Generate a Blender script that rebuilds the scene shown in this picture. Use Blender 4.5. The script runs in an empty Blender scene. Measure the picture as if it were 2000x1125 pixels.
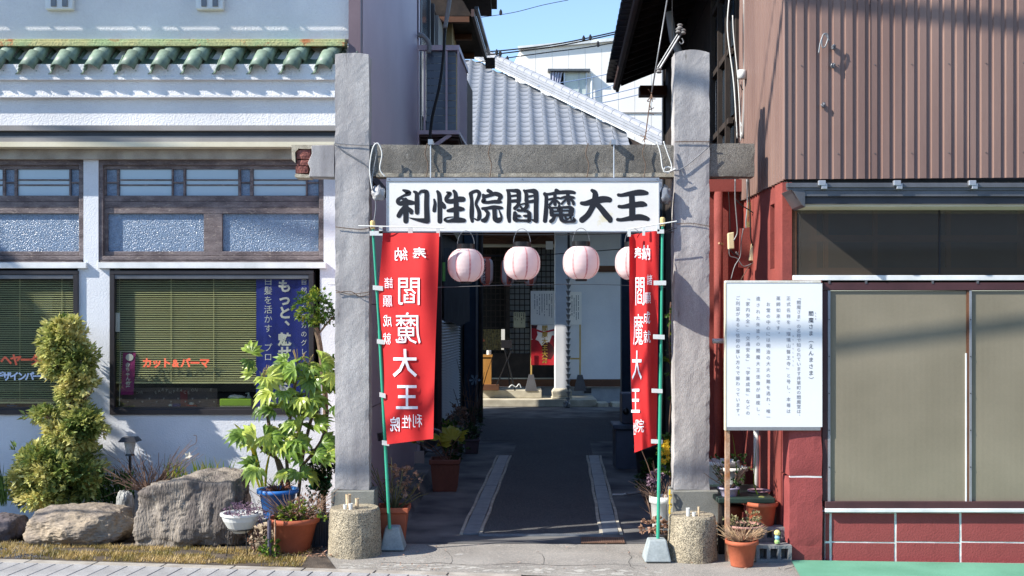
import bpy, bmesh, math, random
from mathutils import Vector, Matrix, noise
R=math.radians
random.seed(7)
SC=bpy.context.scene
COL=SC.collection
# ---------------------------------------------------------------- camera
F=2185.0; H=2.065; YH=620.0          # focal length in photo pixels, eye height, horizon row
cam_d=bpy.data.cameras.new('camera'); cam=bpy.data.objects.new('camera',cam_d); COL.objects.link(cam)
cam.location=(0,0,H); cam.rotation_euler=(R(90),0,0)
cam_d.sensor_width=36; cam_d.lens=F/2000*36; cam_d.shift_y=0.02875; cam_d.clip_end=800; cam_d.clip_start=.05
SC.camera=cam
# ---------------------------------------------------------------- daylight
LX,LY,LZ=1.24,0.46,-1.0               # direction in which the sunlight travels
sd=Vector((-LX,-LY,-LZ)).normalized()
ELEV=math.asin(sd.z); AZ=math.atan2(sd.x,sd.y)
w=bpy.data.worlds.new('World'); SC.world=w; w.use_nodes=True
nt=w.node_tree; nt.nodes.clear()
o_=nt.nodes.new('ShaderNodeOutputWorld'); b_=nt.nodes.new('ShaderNodeBackground'); s_=nt.nodes.new('ShaderNodeTexSky')
s_.sky_type='NISHITA'; s_.sun_disc=False; s_.sun_elevation=ELEV; s_.sun_rotation=AZ
s_.air_density=1.0; s_.dust_density=0.0; s_.ozone_density=4.5; s_.altitude=0
b_.inputs['Strength'].default_value=0.15
hs=nt.nodes.new('ShaderNodeHueSaturation'); hs.inputs['Saturation'].default_value=.95; nt.links.new(s_.outputs[0],hs.inputs['Color']); nt.links.new(hs.outputs[0],b_.inputs[0]); nt.links.new(b_.outputs[0],o_.inputs[0])
sl=bpy.data.lights.new('sun','SUN'); sl.energy=4.8; sl.angle=R(.5); sl.color=(1,.93,.83)
so=bpy.data.objects.new('sun',sl); COL.objects.link(so)
so.rotation_euler=(-sd).to_track_quat('-Z','Y').to_euler(); so.location=(-8,-4,9)
SC.view_settings.view_transform='Standard'; SC.view_settings.look='None'
SC.view_settings.gamma=1; SC.view_settings.use_curve_mapping=False
SC.view_settings.exposure=0.93
try:
    SC.cycles.max_bounces=8; SC.cycles.diffuse_bounces=4; SC.cycles.transparent_max_bounces=12
except Exception: pass
# ---------------------------------------------------------------- helpers
def lin(h):
    if isinstance(h,(tuple,list)): return (h[0],h[1],h[2],1)
    h=h.lstrip('#'); v=[int(h[i:i+2],16)/255 for i in (0,2,4)]
    v=[x/12.92 if x<=.04045 else ((x+.055)/1.055)**2.4 for x in v]
    return (v[0],v[1],v[2],1)
MC={}
def M(name,c1,c2=None,rough=.75,scale=3.0,stretch=(1,1,1),bump=.25,bscale=60.0,bdist=.004,fine=.12,metal=0.0,spec=.4,
      rnd=0.0,lo=.35,hi=.65,detail=5,speck=None,sscale=220,voro=False,wear=None,wscale=9,wlo=.6,sub=0,trans=0):
    """colour noise between c1 and c2, fine grain, optional speckle and worn patches, relief by bump"""
    if name in MC: return MC[name]
    m=bpy.data.materials.new(name); m.use_nodes=True; MC[name]=m
    n=m.node_tree.nodes; l=m.node_tree.links; p=n['Principled BSDF']
    a=lin(c1); b=lin(c2) if c2 else tuple(x*.78 for x in a[:3])+(1,)
    tc=n.new('ShaderNodeTexCoord'); mp=n.new('ShaderNodeMapping'); mp.inputs['Scale'].default_value=stretch
    l.new(tc.outputs['Object'],mp.inputs[0])
    n1=n.new('ShaderNodeTexNoise'); n1.inputs['Scale'].default_value=scale; n1.inputs['Detail'].default_value=detail
    l.new(mp.outputs[0],n1.inputs['Vector'])
    mr=n.new('ShaderNodeMapRange'); mr.inputs[1].default_value=lo; mr.inputs[2].default_value=hi
    l.new(n1.outputs[0],mr.inputs[0])
    mx=n.new('ShaderNodeMixRGB'); mx.inputs[1].default_value=a; mx.inputs[2].default_value=b
    l.new(mr.outputs[0],mx.inputs[0]); out=mx.outputs[0]
    n2=n.new('ShaderNodeTexNoise'); n2.inputs['Scale'].default_value=bscale; n2.inputs['Detail'].default_value=3
    l.new(mp.outputs[0],n2.inputs['Vector'])
    if fine>0:
        mr2=n.new('ShaderNodeMapRange'); mr2.inputs[3].default_value=1-fine; mr2.inputs[4].default_value=1+fine
        mr2.inputs[1].default_value=.3; mr2.inputs[2].default_value=.7
        l.new(n2.outputs[0],mr2.inputs[0])
        m2=n.new('ShaderNodeMixRGB'); m2.blend_type='MULTIPLY'; m2.inputs[0].default_value=1
        l.new(out,m2.inputs[1]); l.new(mr2.outputs[0],m2.inputs[2]); out=m2.outputs[0]
    if speck:
        v=n.new('ShaderNodeTexVoronoi'); v.inputs['Scale'].default_value=sscale; l.new(tc.outputs['Object'],v.inputs['Vector'])
        sx=n.new('ShaderNodeSeparateColor'); l.new(v.outputs['Color'],sx.inputs[0])
        mr3=n.new('ShaderNodeMapRange'); mr3.inputs[1].default_value=.55; mr3.inputs[2].default_value=.95; mr3.inputs[4].default_value=.8
        l.new(sx.outputs[0],mr3.inputs[0])
        m3=n.new('ShaderNodeMixRGB'); m3.inputs[2].default_value=lin(speck); l.new(mr3.outputs[0],m3.inputs[0]); l.new(out,m3.inputs[1]); out=m3.outputs[0]
    if wear:
        nw=n.new('ShaderNodeTexNoise'); nw.inputs['Scale'].default_value=wscale; nw.inputs['Detail'].default_value=8; nw.inputs['Roughness'].default_value=.7
        l.new(mp.outputs[0],nw.inputs['Vector'])
        mr4=n.new('ShaderNodeMapRange'); mr4.inputs[1].default_value=wlo; mr4.inputs[2].default_value=wlo+.06
        l.new(nw.outputs[0],mr4.inputs[0])
        m4=n.new('ShaderNodeMixRGB'); m4.inputs[2].default_value=lin(wear); l.new(mr4.outputs[0],m4.inputs[0]); l.new(out,m4.inputs[1]); out=m4.outputs[0]
    if rnd>0:
        oi=n.new('ShaderNodeObjectInfo'); mr5=n.new('ShaderNodeMapRange'); mr5.inputs[3].default_value=1-rnd; mr5.inputs[4].default_value=1+rnd
        l.new(oi.outputs['Random'],mr5.inputs[0])
        m5=n.new('ShaderNodeMixRGB'); m5.blend_type='MULTIPLY'; m5.inputs[0].default_value=1
        l.new(out,m5.inputs[1]); l.new(mr5.outputs[0],m5.inputs[2]); out=m5.outputs[0]
    l.new(out,p.inputs['Base Color'])
    p.inputs['Roughness'].default_value=rough; p.inputs['Metallic'].default_value=metal
    p.inputs['Specular IOR Level'].default_value=spec
    if bump>0:
        bp=n.new('ShaderNodeBump'); bp.inputs['Strength'].default_value=bump; bp.inputs['Distance'].default_value=bdist
        src=n2.outputs[0]
        if voro:
            vv=n.new('ShaderNodeTexVoronoi'); vv.feature='SMOOTH_F1'; vv.inputs['Scale'].default_value=bscale*.6; l.new(mp.outputs[0],vv.inputs['Vector'])
            src=vv.outputs['Distance']
        l.new(src,bp.inputs['Height']); l.new(bp.outputs[0],p.inputs['Normal'])
    if trans>0:
        tr=n.new('ShaderNodeBsdfTranslucent'); ms=n.new('ShaderNodeMixShader'); ms.inputs[0].default_value=trans
        l.new(out,tr.inputs[0]); l.new(p.outputs[0],ms.inputs[1]); l.new(tr.outputs[0],ms.inputs[2])
        l.new(ms.outputs[0],n['Material Output'].inputs[0])
    return m
def leafmat(name,cols,trans=.35,rough=.5,spec=.35):
    """cols: list of (pos,hex) along the per-leaf 'tint' attribute"""
    m=bpy.data.materials.new(name); m.use_nodes=True; n=m.node_tree.nodes; l=m.node_tree.links; p=n['Principled BSDF']
    at=n.new('ShaderNodeAttribute'); at.attribute_name='tint'
    cr=n.new('ShaderNodeValToRGB'); e=cr.color_ramp.elements
    e[0].position=cols[0][0]; e[0].color=lin(cols[0][1]); e[1].position=cols[-1][0]; e[1].color=lin(cols[-1][1])
    for ps,cc in cols[1:-1]:
        k=e.new(ps); k.color=lin(cc)
    l.new(at.outputs['Fac'],cr.inputs[0]); l.new(cr.outputs[0],p.inputs['Base Color'])
    p.inputs['Roughness'].default_value=rough; p.inputs['Specular IOR Level'].default_value=spec
    tr=n.new('ShaderNodeBsdfTranslucent'); ms=n.new('ShaderNodeMixShader'); ms.inputs[0].default_value=trans
    l.new(cr.outputs[0],tr.inputs[0]); l.new(p.outputs[0],ms.inputs[1]); l.new(tr.outputs[0],ms.inputs[2])
    l.new(ms.outputs[0],n['Material Output'].inputs[0])
    return m
def glassmat(name,tint='#ffffff',refl=.12,rough=.02,bump=0,bscale=60):
    m=bpy.data.materials.new(name); m.use_nodes=True; n=m.node_tree.nodes; l=m.node_tree.links
    n.remove(n['Principled BSDF'])
    t=n.new('ShaderNodeBsdfTransparent'); t.inputs[0].default_value=lin(tint)
    g=n.new('ShaderNodeBsdfGlossy'); g.inputs['Roughness'].default_value=rough
    fr=n.new('ShaderNodeLayerWeight'); fr.inputs[0].default_value=.35
    mr=n.new('ShaderNodeMapRange'); mr.inputs[3].default_value=refl; mr.inputs[4].default_value=.3
    l.new(fr.outputs['Fresnel'],mr.inputs[0])
    ms=n.new('ShaderNodeMixShader'); l.new(mr.outputs[0],ms.inputs[0]); l.new(t.outputs[0],ms.inputs[1]); l.new(g.outputs[0],ms.inputs[2])
    if bump:
        tc=n.new('ShaderNodeTexCoord'); nn=n.new('ShaderNodeTexNoise'); nn.inputs['Scale'].default_value=bscale; l.new(tc.outputs['Object'],nn.inputs[0])
        bp=n.new('ShaderNodeBump'); bp.inputs['Strength'].default_value=bump; bp.inputs['Distance'].default_value=.01
        l.new(nn.outputs[0],bp.inputs['Height']); l.new(bp.outputs[0],g.inputs['Normal'])
    l.new(ms.outputs[0],n['Material Output'].inputs[0])
    return m
def W(px,py,Y): return Vector(((px-1000)*Y/F,Y,H+(YH-py)*Y/F))
class G:
    def __init__(s): s.v=[]; s.f=[]; s.t=[]
    def add(s,vs,fs,tint=None):
        b=len(s.v); s.v+= [tuple(x) for x in vs]; s.f+=[tuple(i+b for i in f) for f in fs]
        if tint is not None: s.t+=[tint]*len(fs)
        return s
    def box(s,x0,x1,y0,y1,z0,z1,rz=0,c=None):
        vs=[(x0,y0,z0),(x1,y0,z0),(x1,y1,z0),(x0,y1,z0),(x0,y0,z1),(x1,y0,z1),(x1,y1,z1),(x0,y1,z1)]
        if rz:
            cx,cy=c if c else ((x0+x1)/2,(y0+y1)/2); ca,sa=math.cos(rz),math.sin(rz)
            vs=[(cx+(x-cx)*ca-(y-cy)*sa,cy+(x-cx)*sa+(y-cy)*ca,z) for x,y,z in vs]
        return s.add(vs,[(0,3,2,1),(4,5,6,7),(0,1,5,4),(1,2,6,5),(2,3,7,6),(3,0,4,7)])
    def hexa(s,vs): # 4 bottom + 4 top corners
        return s.add(vs,[(0,3,2,1),(4,5,6,7),(0,1,5,4),(1,2,6,5),(2,3,7,6),(3,0,4,7)])
    def pb(s,px0,py0,px1,py1,Y,d):   # box whose front face covers the given picture rectangle at depth Y
        a=W(px0,py1,Y); b=W(px1,py0,Y)
        return s.box(a.x,b.x,Y,Y+d,a.z,b.z)
    def quad(s,a,b,c,d): return s.add([a,b,c,d],[(0,1,2,3)])
    def beam(s,a,b,wd,ht,up=(0,0,1)):
        a=Vector(a); b=Vector(b); d=(b-a).normalized(); u=Vector(up)
        sx=d.cross(u)
        if sx.length<1e-4: sx=d.cross(Vector((1,0,0)))
        sx.normalize(); uz=sx.cross(d).normalized(); sx*=wd/2; uz*=ht/2
        return s.hexa([a-sx-uz,a+sx-uz,b+sx-uz,b-sx-uz,a-sx+uz,a+sx+uz,b+sx+uz,b-sx+uz])
    def tube(s,pts,r,n=6,cap=True):
        pts=[Vector(p) for p in pts]; k=len(pts); b=len(s.v); rr=r if isinstance(r,(list,tuple)) else [r]*k
        pu=None
        for i,p in enumerate(pts):
            d=(pts[min(i+1,k-1)]-pts[max(i-1,0)])
            d=d.normalized() if d.length>1e-9 else Vector((0,0,1))
            if pu is None:
                u=d.cross(Vector((0,0,1)))
                if u.length<1e-3: u=d.cross(Vector((1,0,0)))
            else: u=pu-d*pu.dot(d)
            u.normalize(); pu=u; v=d.cross(u)
            for j in range(n):
                a=2*math.pi*j/n; s.v.append(tuple(p+u*math.cos(a)*rr[i]+v*math.sin(a)*rr[i]))
        for i in range(k-1):
            for j in range(n):
                s.f.append((b+i*n+j,b+i*n+(j+1)%n,b+(i+1)*n+(j+1)%n,b+(i+1)*n+j))
        if cap:
            s.f.append(tuple(b+j for j in range(n))[::-1]); s.f.append(tuple(b+(k-1)*n+j for j in range(n)))
        return s
    def lathe(s,prof,c=(0,0,0),n=20,jit=0,sx=1,sy=1):
        b=len(s.v); k=len(prof)
        for i,(r,z) in enumerate(prof):
            for j in range(n):
                a=2*math.pi*j/n; s.v.append((c[0]+r*math.cos(a)*sx,c[1]+r*math.sin(a)*sy,c[2]+z))
        for i in range(k-1):
            for j in range(n): s.f.append((b+i*n+j,b+i*n+(j+1)%n,b+(i+1)*n+(j+1)%n,b+(i+1)*n+j))
        s.f.append(tuple(b+j for j in range(n))[::-1]); s.f.append(tuple(b+(k-1)*n+j for j in range(n)))
        return s
    def prism(s,poly,fn,depthvec):
        vs=[Vector(fn(*p)) for p in poly]; n=len(vs); dv=Vector(depthvec)
        return s.add(vs+[v+dv for v in vs],[tuple(range(n)),tuple(range(n,2*n))[::-1]]+[(i,i+n,(i+1)%n+n,(i+1)%n) for i in range(n)])
    def sheet(s,fn,nu,nv):
        b=len(s.v)
        for i in range(nu+1):
            for j in range(nv+1): s.v.append(tuple(fn(i/nu,j/nv)))
        for i in range(nu):
            for j in range(nv):
                a=b+i*(nv+1)+j; s.f.append((a,a+nv+1,a+nv+2,a+1))
        return s
WL={}
def wl(o): return WL.get(o.name,Vector((0,0,0)))
def thing(name,label,cat,loc,group=None):
    o=bpy.data.objects.new(name,None); COL.objects.link(o); o.location=loc; WL[o.name]=Vector(loc)
    o.empty_display_size=.1
    o['label']=label; o['category']=cat
    if group: o['group']=group
    return o
def ob(name,g,mat,par=None,label=None,kind=None,smooth=False,bev=0,seg=1,loc=None,mesh=None,solid=0,fix=True):
    L=wl(par) if par else Vector((0,0,0))
    if mesh is None:
        if loc is None and g.v:
            xs=[v[0] for v in g.v]; ys=[v[1] for v in g.v]; zs=[v[2] for v in g.v]
            loc=Vector(((min(xs)+max(xs))/2,(min(ys)+max(ys))/2,min(zs)))
        loc=Vector(loc)
        me=bpy.data.meshes.new(name); me.from_pydata([(v[0]-loc.x,v[1]-loc.y,v[2]-loc.z) for v in g.v],[],g.f)
        if g.t and len(g.t)==len(g.f):
            at=me.attributes.new('tint','FLOAT','FACE'); at.data.foreach_set('value',g.t)
        if fix:
            bm=bmesh.new(); bm.from_mesh(me); bmesh.ops.recalc_face_normals(bm,faces=bm.faces); bm.to_mesh(me); bm.free()
        if smooth: me.polygons.foreach_set('use_smooth',[True]*len(me.polygons))
        me.materials.append(mat)
    else: me=mesh; loc=Vector(loc)
    o=bpy.data.objects.new(name,me); COL.objects.link(o)
    if par: o.parent=par
    o.location=loc-L; WL[o.name]=Vector(loc)
    if label: o['label']=label
    if kind: o['kind']=kind
    if bev:
        md=o.modifiers.new('bevel','BEVEL'); md.width=bev; md.segments=seg; md.limit_method='ANGLE'; md.angle_limit=R(35)
    if solid:
        md=o.modifiers.new('solid','SOLIDIFY'); md.thickness=solid; md.offset=0
    return o
def solo(name,g,mat,label,cat,group=None,**k):
    o=ob(name,g,mat,None,label=label,**k); o['category']=cat
    if group: o['group']=group
    return o
def struct(name,g,mat,**k): return ob(name,g,mat,None,kind='structure',**k)
def kids(o): return [c for c in o.children]
def dup(o,loc,label=None,rz=None,scale=None):
    def rec(a,par):
        c=a.copy(); COL.objects.link(c)
        if par: c.parent=par
        for ch in kids(a): rec(ch,c)
        return c
    c=rec(o,None); c.location=loc
    if rz is not None: c.rotation_euler.z=rz
    if scale: c.scale=(scale,)*3
    if label: c['label']=label
    return c
# ---- lettering
GL={}
def glyph(ch,bold=0.0):
    k=(ch,bold)
    if k in GL: return GL[k]
    c=bpy.data.curves.new('glyph','FONT'); c.body=ch; c.size=1; c.offset=bold; c.resolution_u=2
    o=bpy.data.objects.new('glyph',c); me=bpy.data.meshes.new_from_object(o)
    vs=[(v.co.x,v.co.y) for v in me.vertices]; fs=[tuple(p.vertices) for p in me.polygons]
    bpy.data.objects.remove(o); bpy.data.curves.remove(c); bpy.data.meshes.remove(me)
    wch=1.0 if ord(ch)>0x2000 else max([v[0] for v in vs] or [.5])
    GL[k]=(vs,fs,wch); return GL[k]
def put(g,ch,cx,cy,size,fn,bold=.0,sx=1,sy=1,grid=0,shear=0,rot=0):
    """put one character, centre (cx,cy) in the u,v plane, mapped by fn(u,v)->xyz"""
    vs,fs,wch=glyph(ch,bold)
    if not vs: return
    ca,sa=math.cos(rot),math.sin(rot)
    P=[]
    for x,y in vs:
        a=(x-wch/2)*size*sx; b=(y-.36)*size*sy+a*shear; P.append((cx+a*ca-b*sa,cy+a*sa+b*ca))
    if grid:
        bm=bmesh.new(); bv=[bm.verts.new((p[0],p[1],0)) for p in P]
        for f in fs:
            try: bm.faces.new([bv[i] for i in f])
            except Exception: pass
        for ax,nrm in ((0,(1,0,0)),(1,(0,1,0))):
            lo=min(p[ax] for p in P); hi=max(p[ax] for p in P); t=math.ceil(lo/grid)*grid
            while t<hi:
                co=[0,0,0]; co[ax]=t
                bmesh.ops.bisect_plane(bm,geom=list(bm.verts)+list(bm.edges)+list(bm.faces),plane_co=co,plane_no=nrm,dist=1e-6); t+=grid
        bm.verts.index_update(); P=[(v.co.x,v.co.y) for v in bm.verts]; fs=[tuple(v.index for v in f.verts) for f in bm.faces]; bm.free()
    g.add([fn(u,v) for u,v in P],fs)
VERT_ROT='ー「」（）'
def column(g,text,cx,top,pitch,size,fn,**k):
    for i,ch in enumerate(text):
        if ch in '　 ': continue
        cy=top-i*pitch-pitch/2; x=cx; r=0
        if ch in VERT_ROT: r=-math.pi/2
        if ch in '、。': x=cx+size*.5; cy+=size*.5
        put(g,ch,x,cy,size,fn,rot=r,**k)
def row(g,text,x0,cy,pitch,size,fn,**k):
    for i,ch in enumerate(text): put(g,ch,x0+i*pitch+pitch/2,cy,size,fn,**k)
def ink(g,strokes,fn,dy):
    """brush strokes given as (x,y,r) chains; each stroke lies a hair in front of the one before"""
    for k,st in enumerate(strokes):
        d=dy*k; pts=[]
        for i in range(len(st)-1):     # resample smoothly
            p0=st[max(i-1,0)];p1=st[i];p2=st[i+1];p3=st[min(i+2,len(st)-1)]
            for q in range(5):
                t=q/5; pts.append(tuple(.5*((2*b)+(-a+c)*t+(2*a-5*b+4*c-e)*t*t+(-a+3*b-3*c+e)*t**3) for a,b,c,e in zip(p0,p1,p2,p3)))
        pts.append(st[-1])
        L=[];Rr=[]
        for i,p in enumerate(pts):
            a=pts[max(i-1,0)]; b=pts[min(i+1,len(pts)-1)]; tx,ty=b[0]-a[0],b[1]-a[1]; n=math.hypot(tx,ty) or 1
            nx,ny=-ty/n,tx/n; L.append((p[0]+nx*p[2],p[1]+ny*p[2])); Rr.append((p[0]-nx*p[2],p[1]-ny*p[2]))
        vs=[fn(x,y,d) for x,y in L]+[fn(x,y,d) for x,y in Rr]; n=len(L)
        g.add(vs,[(i,i+1,n+i+1,n+i) for i in range(n-1)])
        for e,p,q in ((0,pts[0],pts[1]),(1,pts[-1],pts[-2])):
            a0=math.atan2(p[1]-q[1],p[0]-q[0])
            arc=[(p[0]+p[2]*math.cos(a0-math.pi/2+math.pi*j/8),p[1]+p[2]*math.sin(a0-math.pi/2+math.pi*j/8)) for j in range(9)]
            g.add([fn(x,y,d) for x,y in arc],[tuple(range(9))])
# ---- leaves
def rvec():
    while True:
        v=Vector((random.uniform(-1,1),random.uniform(-1,1),random.uniform(-1,1)))
        if .05<v.length<1: return v.normalized()
def leaf(g,p,d,up,L,wd,tint,fold=.25):
    d=d.normalized(); s=d.cross(up)
    if s.length<1e-3: s=d.cross(Vector((1,0,0)))
    s.normalize(); n=s.cross(d)
    b=len(g.v); a=p; t=p+d*L-n*L*.12; m=p+d*L*.45
    g.v+=[tuple(a),tuple(m+s*wd+n*fold*wd),tuple(t),tuple(m-s*wd+n*fold*wd),tuple(m)]
    g.f+=[(b,b+1,b+4),(b+1,b+2,b+4),(b+2,b+3,b+4),(b+3,b,b+4)]; g.t+=[tint]*4
def blob(g,c,rad,n,L,wd,hollow=.55,tb=None,clump=.35,twist=.7,seed=0):
    """leaves through an uneven ellipsoid volume, gathered in tufts at the twig ends"""
    rnd=random.Random(seed); c=Vector(c)
    nt=max(1,n//7)
    for i in range(nt):
        d=rvec(); r=(rnd.uniform(hollow**3,1))**(1/3)
        k=1+clump*noise.noise(d*2.3+Vector((seed*3.1,0,0)))*1.6
        p=c+Vector((d.x*rad[0],d.y*rad[1],d.z*rad[2]))*r*k
        base=rnd.random()
        for j in range(7):
            dd=(d*.9+rvec()*twist+Vector((0,0,.25))).normalized()
            t=min(1,max(0,base*.6+rnd.random()*.4))
            if tb: t=tb(p,t,rnd)
            s=rnd.uniform(.6,1.15)
            leaf(g,p+rvec()*L*.3,dd,(Vector((0,0,1))+rvec()*.7).normalized(),L*s,wd*s,t)
# ================================================================ materials
m_asph=M('dark_asphalt','#3c3f43','#303338',rough=.9,scale=1.3,bump=.5,bscale=140,fine=.25,speck='#8b8781',sscale=260)
m_conc_dirty=M('dirty_concrete','#807f7c','#333439',rough=.9,scale=1.7,bump=.4,bscale=90,fine=.2,lo=.3,hi=.7,detail=9)
m_apron=M('apron_concrete','#8c8a85','#706e6a',rough=.9,scale=1.6,bump=.4,bscale=120,fine=.2,speck='#b5ada2',sscale=230,wear='#a5a39d',wscale=3.2,wlo=.62)
m_street=M('street_asphalt','#5b5b5b','#4b4b4b',rough=.9,scale=.7,bump=.4,bscale=120,fine=.2,speck='#85827c')
m_soil=M('garden_soil','#5c5248','#3c352f',rough=1,scale=6,bump=.8,bscale=70,fine=.3,bdist=.01)
m_stone_tile=M('pavement_stone','#a9a9a9','#8f8f90',rough=.85,scale=5,bump=.35,bscale=150,fine=.12,speck='#6f6f6f',sscale=300,rnd=.1)
m_kerb=M('kerb_concrete','#aaa59c','#8b857c',rough=.9,scale=5,bump=.35,bscale=120,fine=.15)
m_stucco=M('white_stucco','#e2e2e2','#cfd0d2',rough=.85,scale=1.2,bump=.7,bscale=70,bdist=.010,fine=.03,voro=False)
m_stucco2=M('smoother_white_stucco','#dadde2','#cbd0d6',rough=.85,scale=1.5,bump=.6,bscale=75,bdist=.007,fine=.03,wear='#b9bcc0',wscale=1.6,wlo=.72)
m_mauve=M('mauve_metal_siding','#c9b8c0','#bdabb4',rough=.55,scale=1,bump=.1,fine=.03)
m_mauve_d=M('dark_mauve_trim','#6f6068','#62545c',rough=.5,scale=2,bump=.1,fine=.03)
m_oldwood=M('weathered_window_wood','#7d7474','#5a5254',rough=.85,scale=5,stretch=(1,1,3),bump=.8,bscale=45,bdist=.008,fine=.2,wear='#8f8580',wscale=14,wlo=.58)
m_alu_d=M('dark_bronze_aluminium','#3d3b3d','#353336',rough=.4,metal=.4,bump=.0,fine=.04)
m_alu_g=M('grey_aluminium','#6e7074','#5e6064',rough=.4,metal=.5,bump=.05,fine=.05)
m_whitetrim=M('white_painted_trim','#dfe2e2','#c5cacb',rough=.5,scale=4,bump=.15,fine=.03,wear='#9fa3a0',wscale=12,wlo=.7)
m_cream=M('cream_metal_trim','#d3cdb6','#c6bfa6',rough=.6,scale=2,bump=.05,fine=.03)
m_greygutter=M('grey_gutter_plastic','#8e8b88','#7f7c7a',rough=.6,scale=2,bump=.05,fine=.03)
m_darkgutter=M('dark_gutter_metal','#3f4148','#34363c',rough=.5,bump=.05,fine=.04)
m_copper=M('verdigris_flashing','#8fa377','#a8a272',rough=.8,scale=3,bump=.8,bscale=50,bdist=.01,fine=.2,wear='#a56a42',wscale=5,wlo=.57)
m_gtile=M('green_glazed_tile','#5a7064','#7b8d7c',rough=.5,scale=6,bump=.25,bscale=30,fine=.12,rnd=.16,spec=.5,wear='#8f9f8a',wscale=10,wlo=.66)
m_paneclear=M('frosted_pane_sky_tint','#9fb4c4','#8aa0b4',rough=.12,scale=1.2,bump=.04,bscale=4,bdist=.01,fine=.02,spec=.9)  # pale blue of the reflected sky is put into the frosted pane colour
m_panepat=M('pebbled_pattern_pane','#7488a0','#62778f',rough=.25,scale=20,bump=.7,bscale=75,bdist=.015,fine=.2,spec=.9)
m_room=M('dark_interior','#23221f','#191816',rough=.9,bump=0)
m_blind=M('green_venetian_blind','#d2d0a4','#c6c497',rough=.5,scale=1,bump=0,fine=.02)
m_bluecloth=M('royal_blue_banner_cloth','#2a3cae','#222f92',rough=.8,scale=3,bump=.1,fine=.05,trans=.15)
m_prtwhite=M('white_print','#e6e6ea','#dcdce2',rough=.6,bump=0,fine=0)
m_prtorange=M('orange_window_lettering','#ef6f4e','#e86846',rough=.5,bump=0,fine=0)
m_prtblue=M('pale_blue_window_lettering','#cfdcf2','#c3d2ee',rough=.5,bump=0,fine=0)
m_glass=glassmat('window_glass','#f3f5f0',refl=.08,rough=.01,bump=.02,bscale=1.5)
m_conc=M('weathered_gate_concrete','#bdbbb9','#858386',rough=.92,scale=3.0,stretch=(2.0,2.0,.38),bump=.8,bscale=110,bdist=.004,fine=.1,detail=9,speck='#8a8784',sscale=300,lo=.34,hi=.68,wear='#716d68',wscale=3.2,wlo=.63)
m_conc2=M('exposed_aggregate_concrete','#8c8880','#65625c',rough=.95,scale=3,bump=1,bscale=150,bdist=.008,fine=.2,speck='#4d4b47',sscale=190,wear='#c9c7c0',wscale=2.6,wlo=.68)
m_plinth=M('smooth_grey_plinth_concrete','#8b8c86','#74756f',rough=.9,scale=4,bump=.3,bscale=90,fine=.1,speck='#6c6d68',sscale=260)
m_aggr=M('pebbled_bollard_concrete','#b5aa92','#958b77',rough=.95,scale=4,bump=1,bscale=110,bdist=.015,fine=.35,speck='#4c473e',sscale=130,wear='#cfc7b2',wscale=60,wlo=.62)
m_brick=M('old_red_brick','#8e5a50','#6c3f3a',rough=.9,scale=14,bump=1,bscale=60,bdist=.01,fine=.3,rnd=.1)
m_wire=M('grey_wire','#8c8f92','#74777a',rough=.5,metal=.5,bump=0)
m_wireb=M('black_cable','#1c1c1e','#151517',rough=.6,bump=0)
m_rustwire=M('rusty_wire','#6c5a4c','#4c4038',rough=.8,bump=0)
m_signwhite=M('white_sign_face','#eceae2','#e2e1da',rough=.35,scale=2,bump=0,fine=.02,wear='#d9d2b4',wscale=2.2,wlo=.64)
m_ink=M('black_brush_ink','#1d1e24','#24252b',rough=.5,bump=0,fine=.02)
m_alu=M('bare_aluminium_rail','#b3b6bb','#a0a4a9',rough=.35,metal=.6,bump=.05,fine=.05)
m_red=M('red_banner_cloth','#d42b2c','#c92427',rough=.75,scale=4,bump=.15,bscale=300,fine=.04,trans=.22)
m_greenpole=M('green_banner_pole','#3aa184','#339577',rough=.35,bump=0,fine=.02)
m_plwhite=M('white_plastic','#dadcd8','#c9cbc7',rough=.45,bump=0,fine=.03)
m_cap=M('cream_pole_cap','#d8bd82','#c9ad72',rough=.5,bump=0)
m_base=M('pale_grey_cast_weight','#9ba4a5','#8a9394',rough=.8,scale=9,bump=.4,fine=.1)
m_lant=M('pink_lantern_paper','#fbeceb','#f8e2e2',rough=.7,bump=.0,fine=.02,trans=.45)
m_lantred=M('red_lantern_stripe','#dd7c80','#d06b70',rough=.7,bump=0,fine=.02,trans=.3)
m_black=M('black_lacquer','#1a1a1c','#232325',rough=.3,bump=0)
m_navy=M('navy_painted_post','#2c3c4f','#243344',rough=.6,scale=5,bump=.2,fine=.08)
m_darkwood=M('old_dark_timber','#39302a','#241e1b',rough=.85,scale=4,bump=.4,bscale=50,fine=.2)
m_brown=M('brown_timber','#6a4630','#553726',rough=.7,scale=4,stretch=(.3,1,1),bump=.3,fine=.15)
m_shrinewhite=M('white_plaster','#dcdedf','#d0d3d6',rough=.8,scale=1.5,bump=.1,fine=.03)
m_brownside=M('brown_corrugated_siding','#8a7167','#775f57',rough=.5,scale=1.1,stretch=(2.5,2.5,.3),bump=.08,bscale=30,fine=.03,metal=.05,detail=7)
m_browntrim=M('dark_brown_trim','#4c3a38','#3f302f',rough=.6,bump=.1,fine=.08)
m_redwall=M('red_painted_render','#8f4443','#7f3b3a',rough=.8,scale=2.5,bump=.6,bscale=75,bdist=.005,fine=.08,wear='#a55a54',wscale=7,wlo=.68)
m_redwall2=M('salmon_red_paint','#8d443c','#763833',rough=.8,scale=2,bump=.5,bscale=60,bdist=.005,fine=.1,wear='#a9665a',wscale=5,wlo=.66)
m_mortar=M('white_joint_paint','#e3e5e3','#c9cdcb',rough=.7,scale=12,bump=.5,fine=.08)
m_maroon=M('maroon_window_frame','#4b3033','#3f282b',rough=.5,bump=.15,fine=.06)
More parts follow.
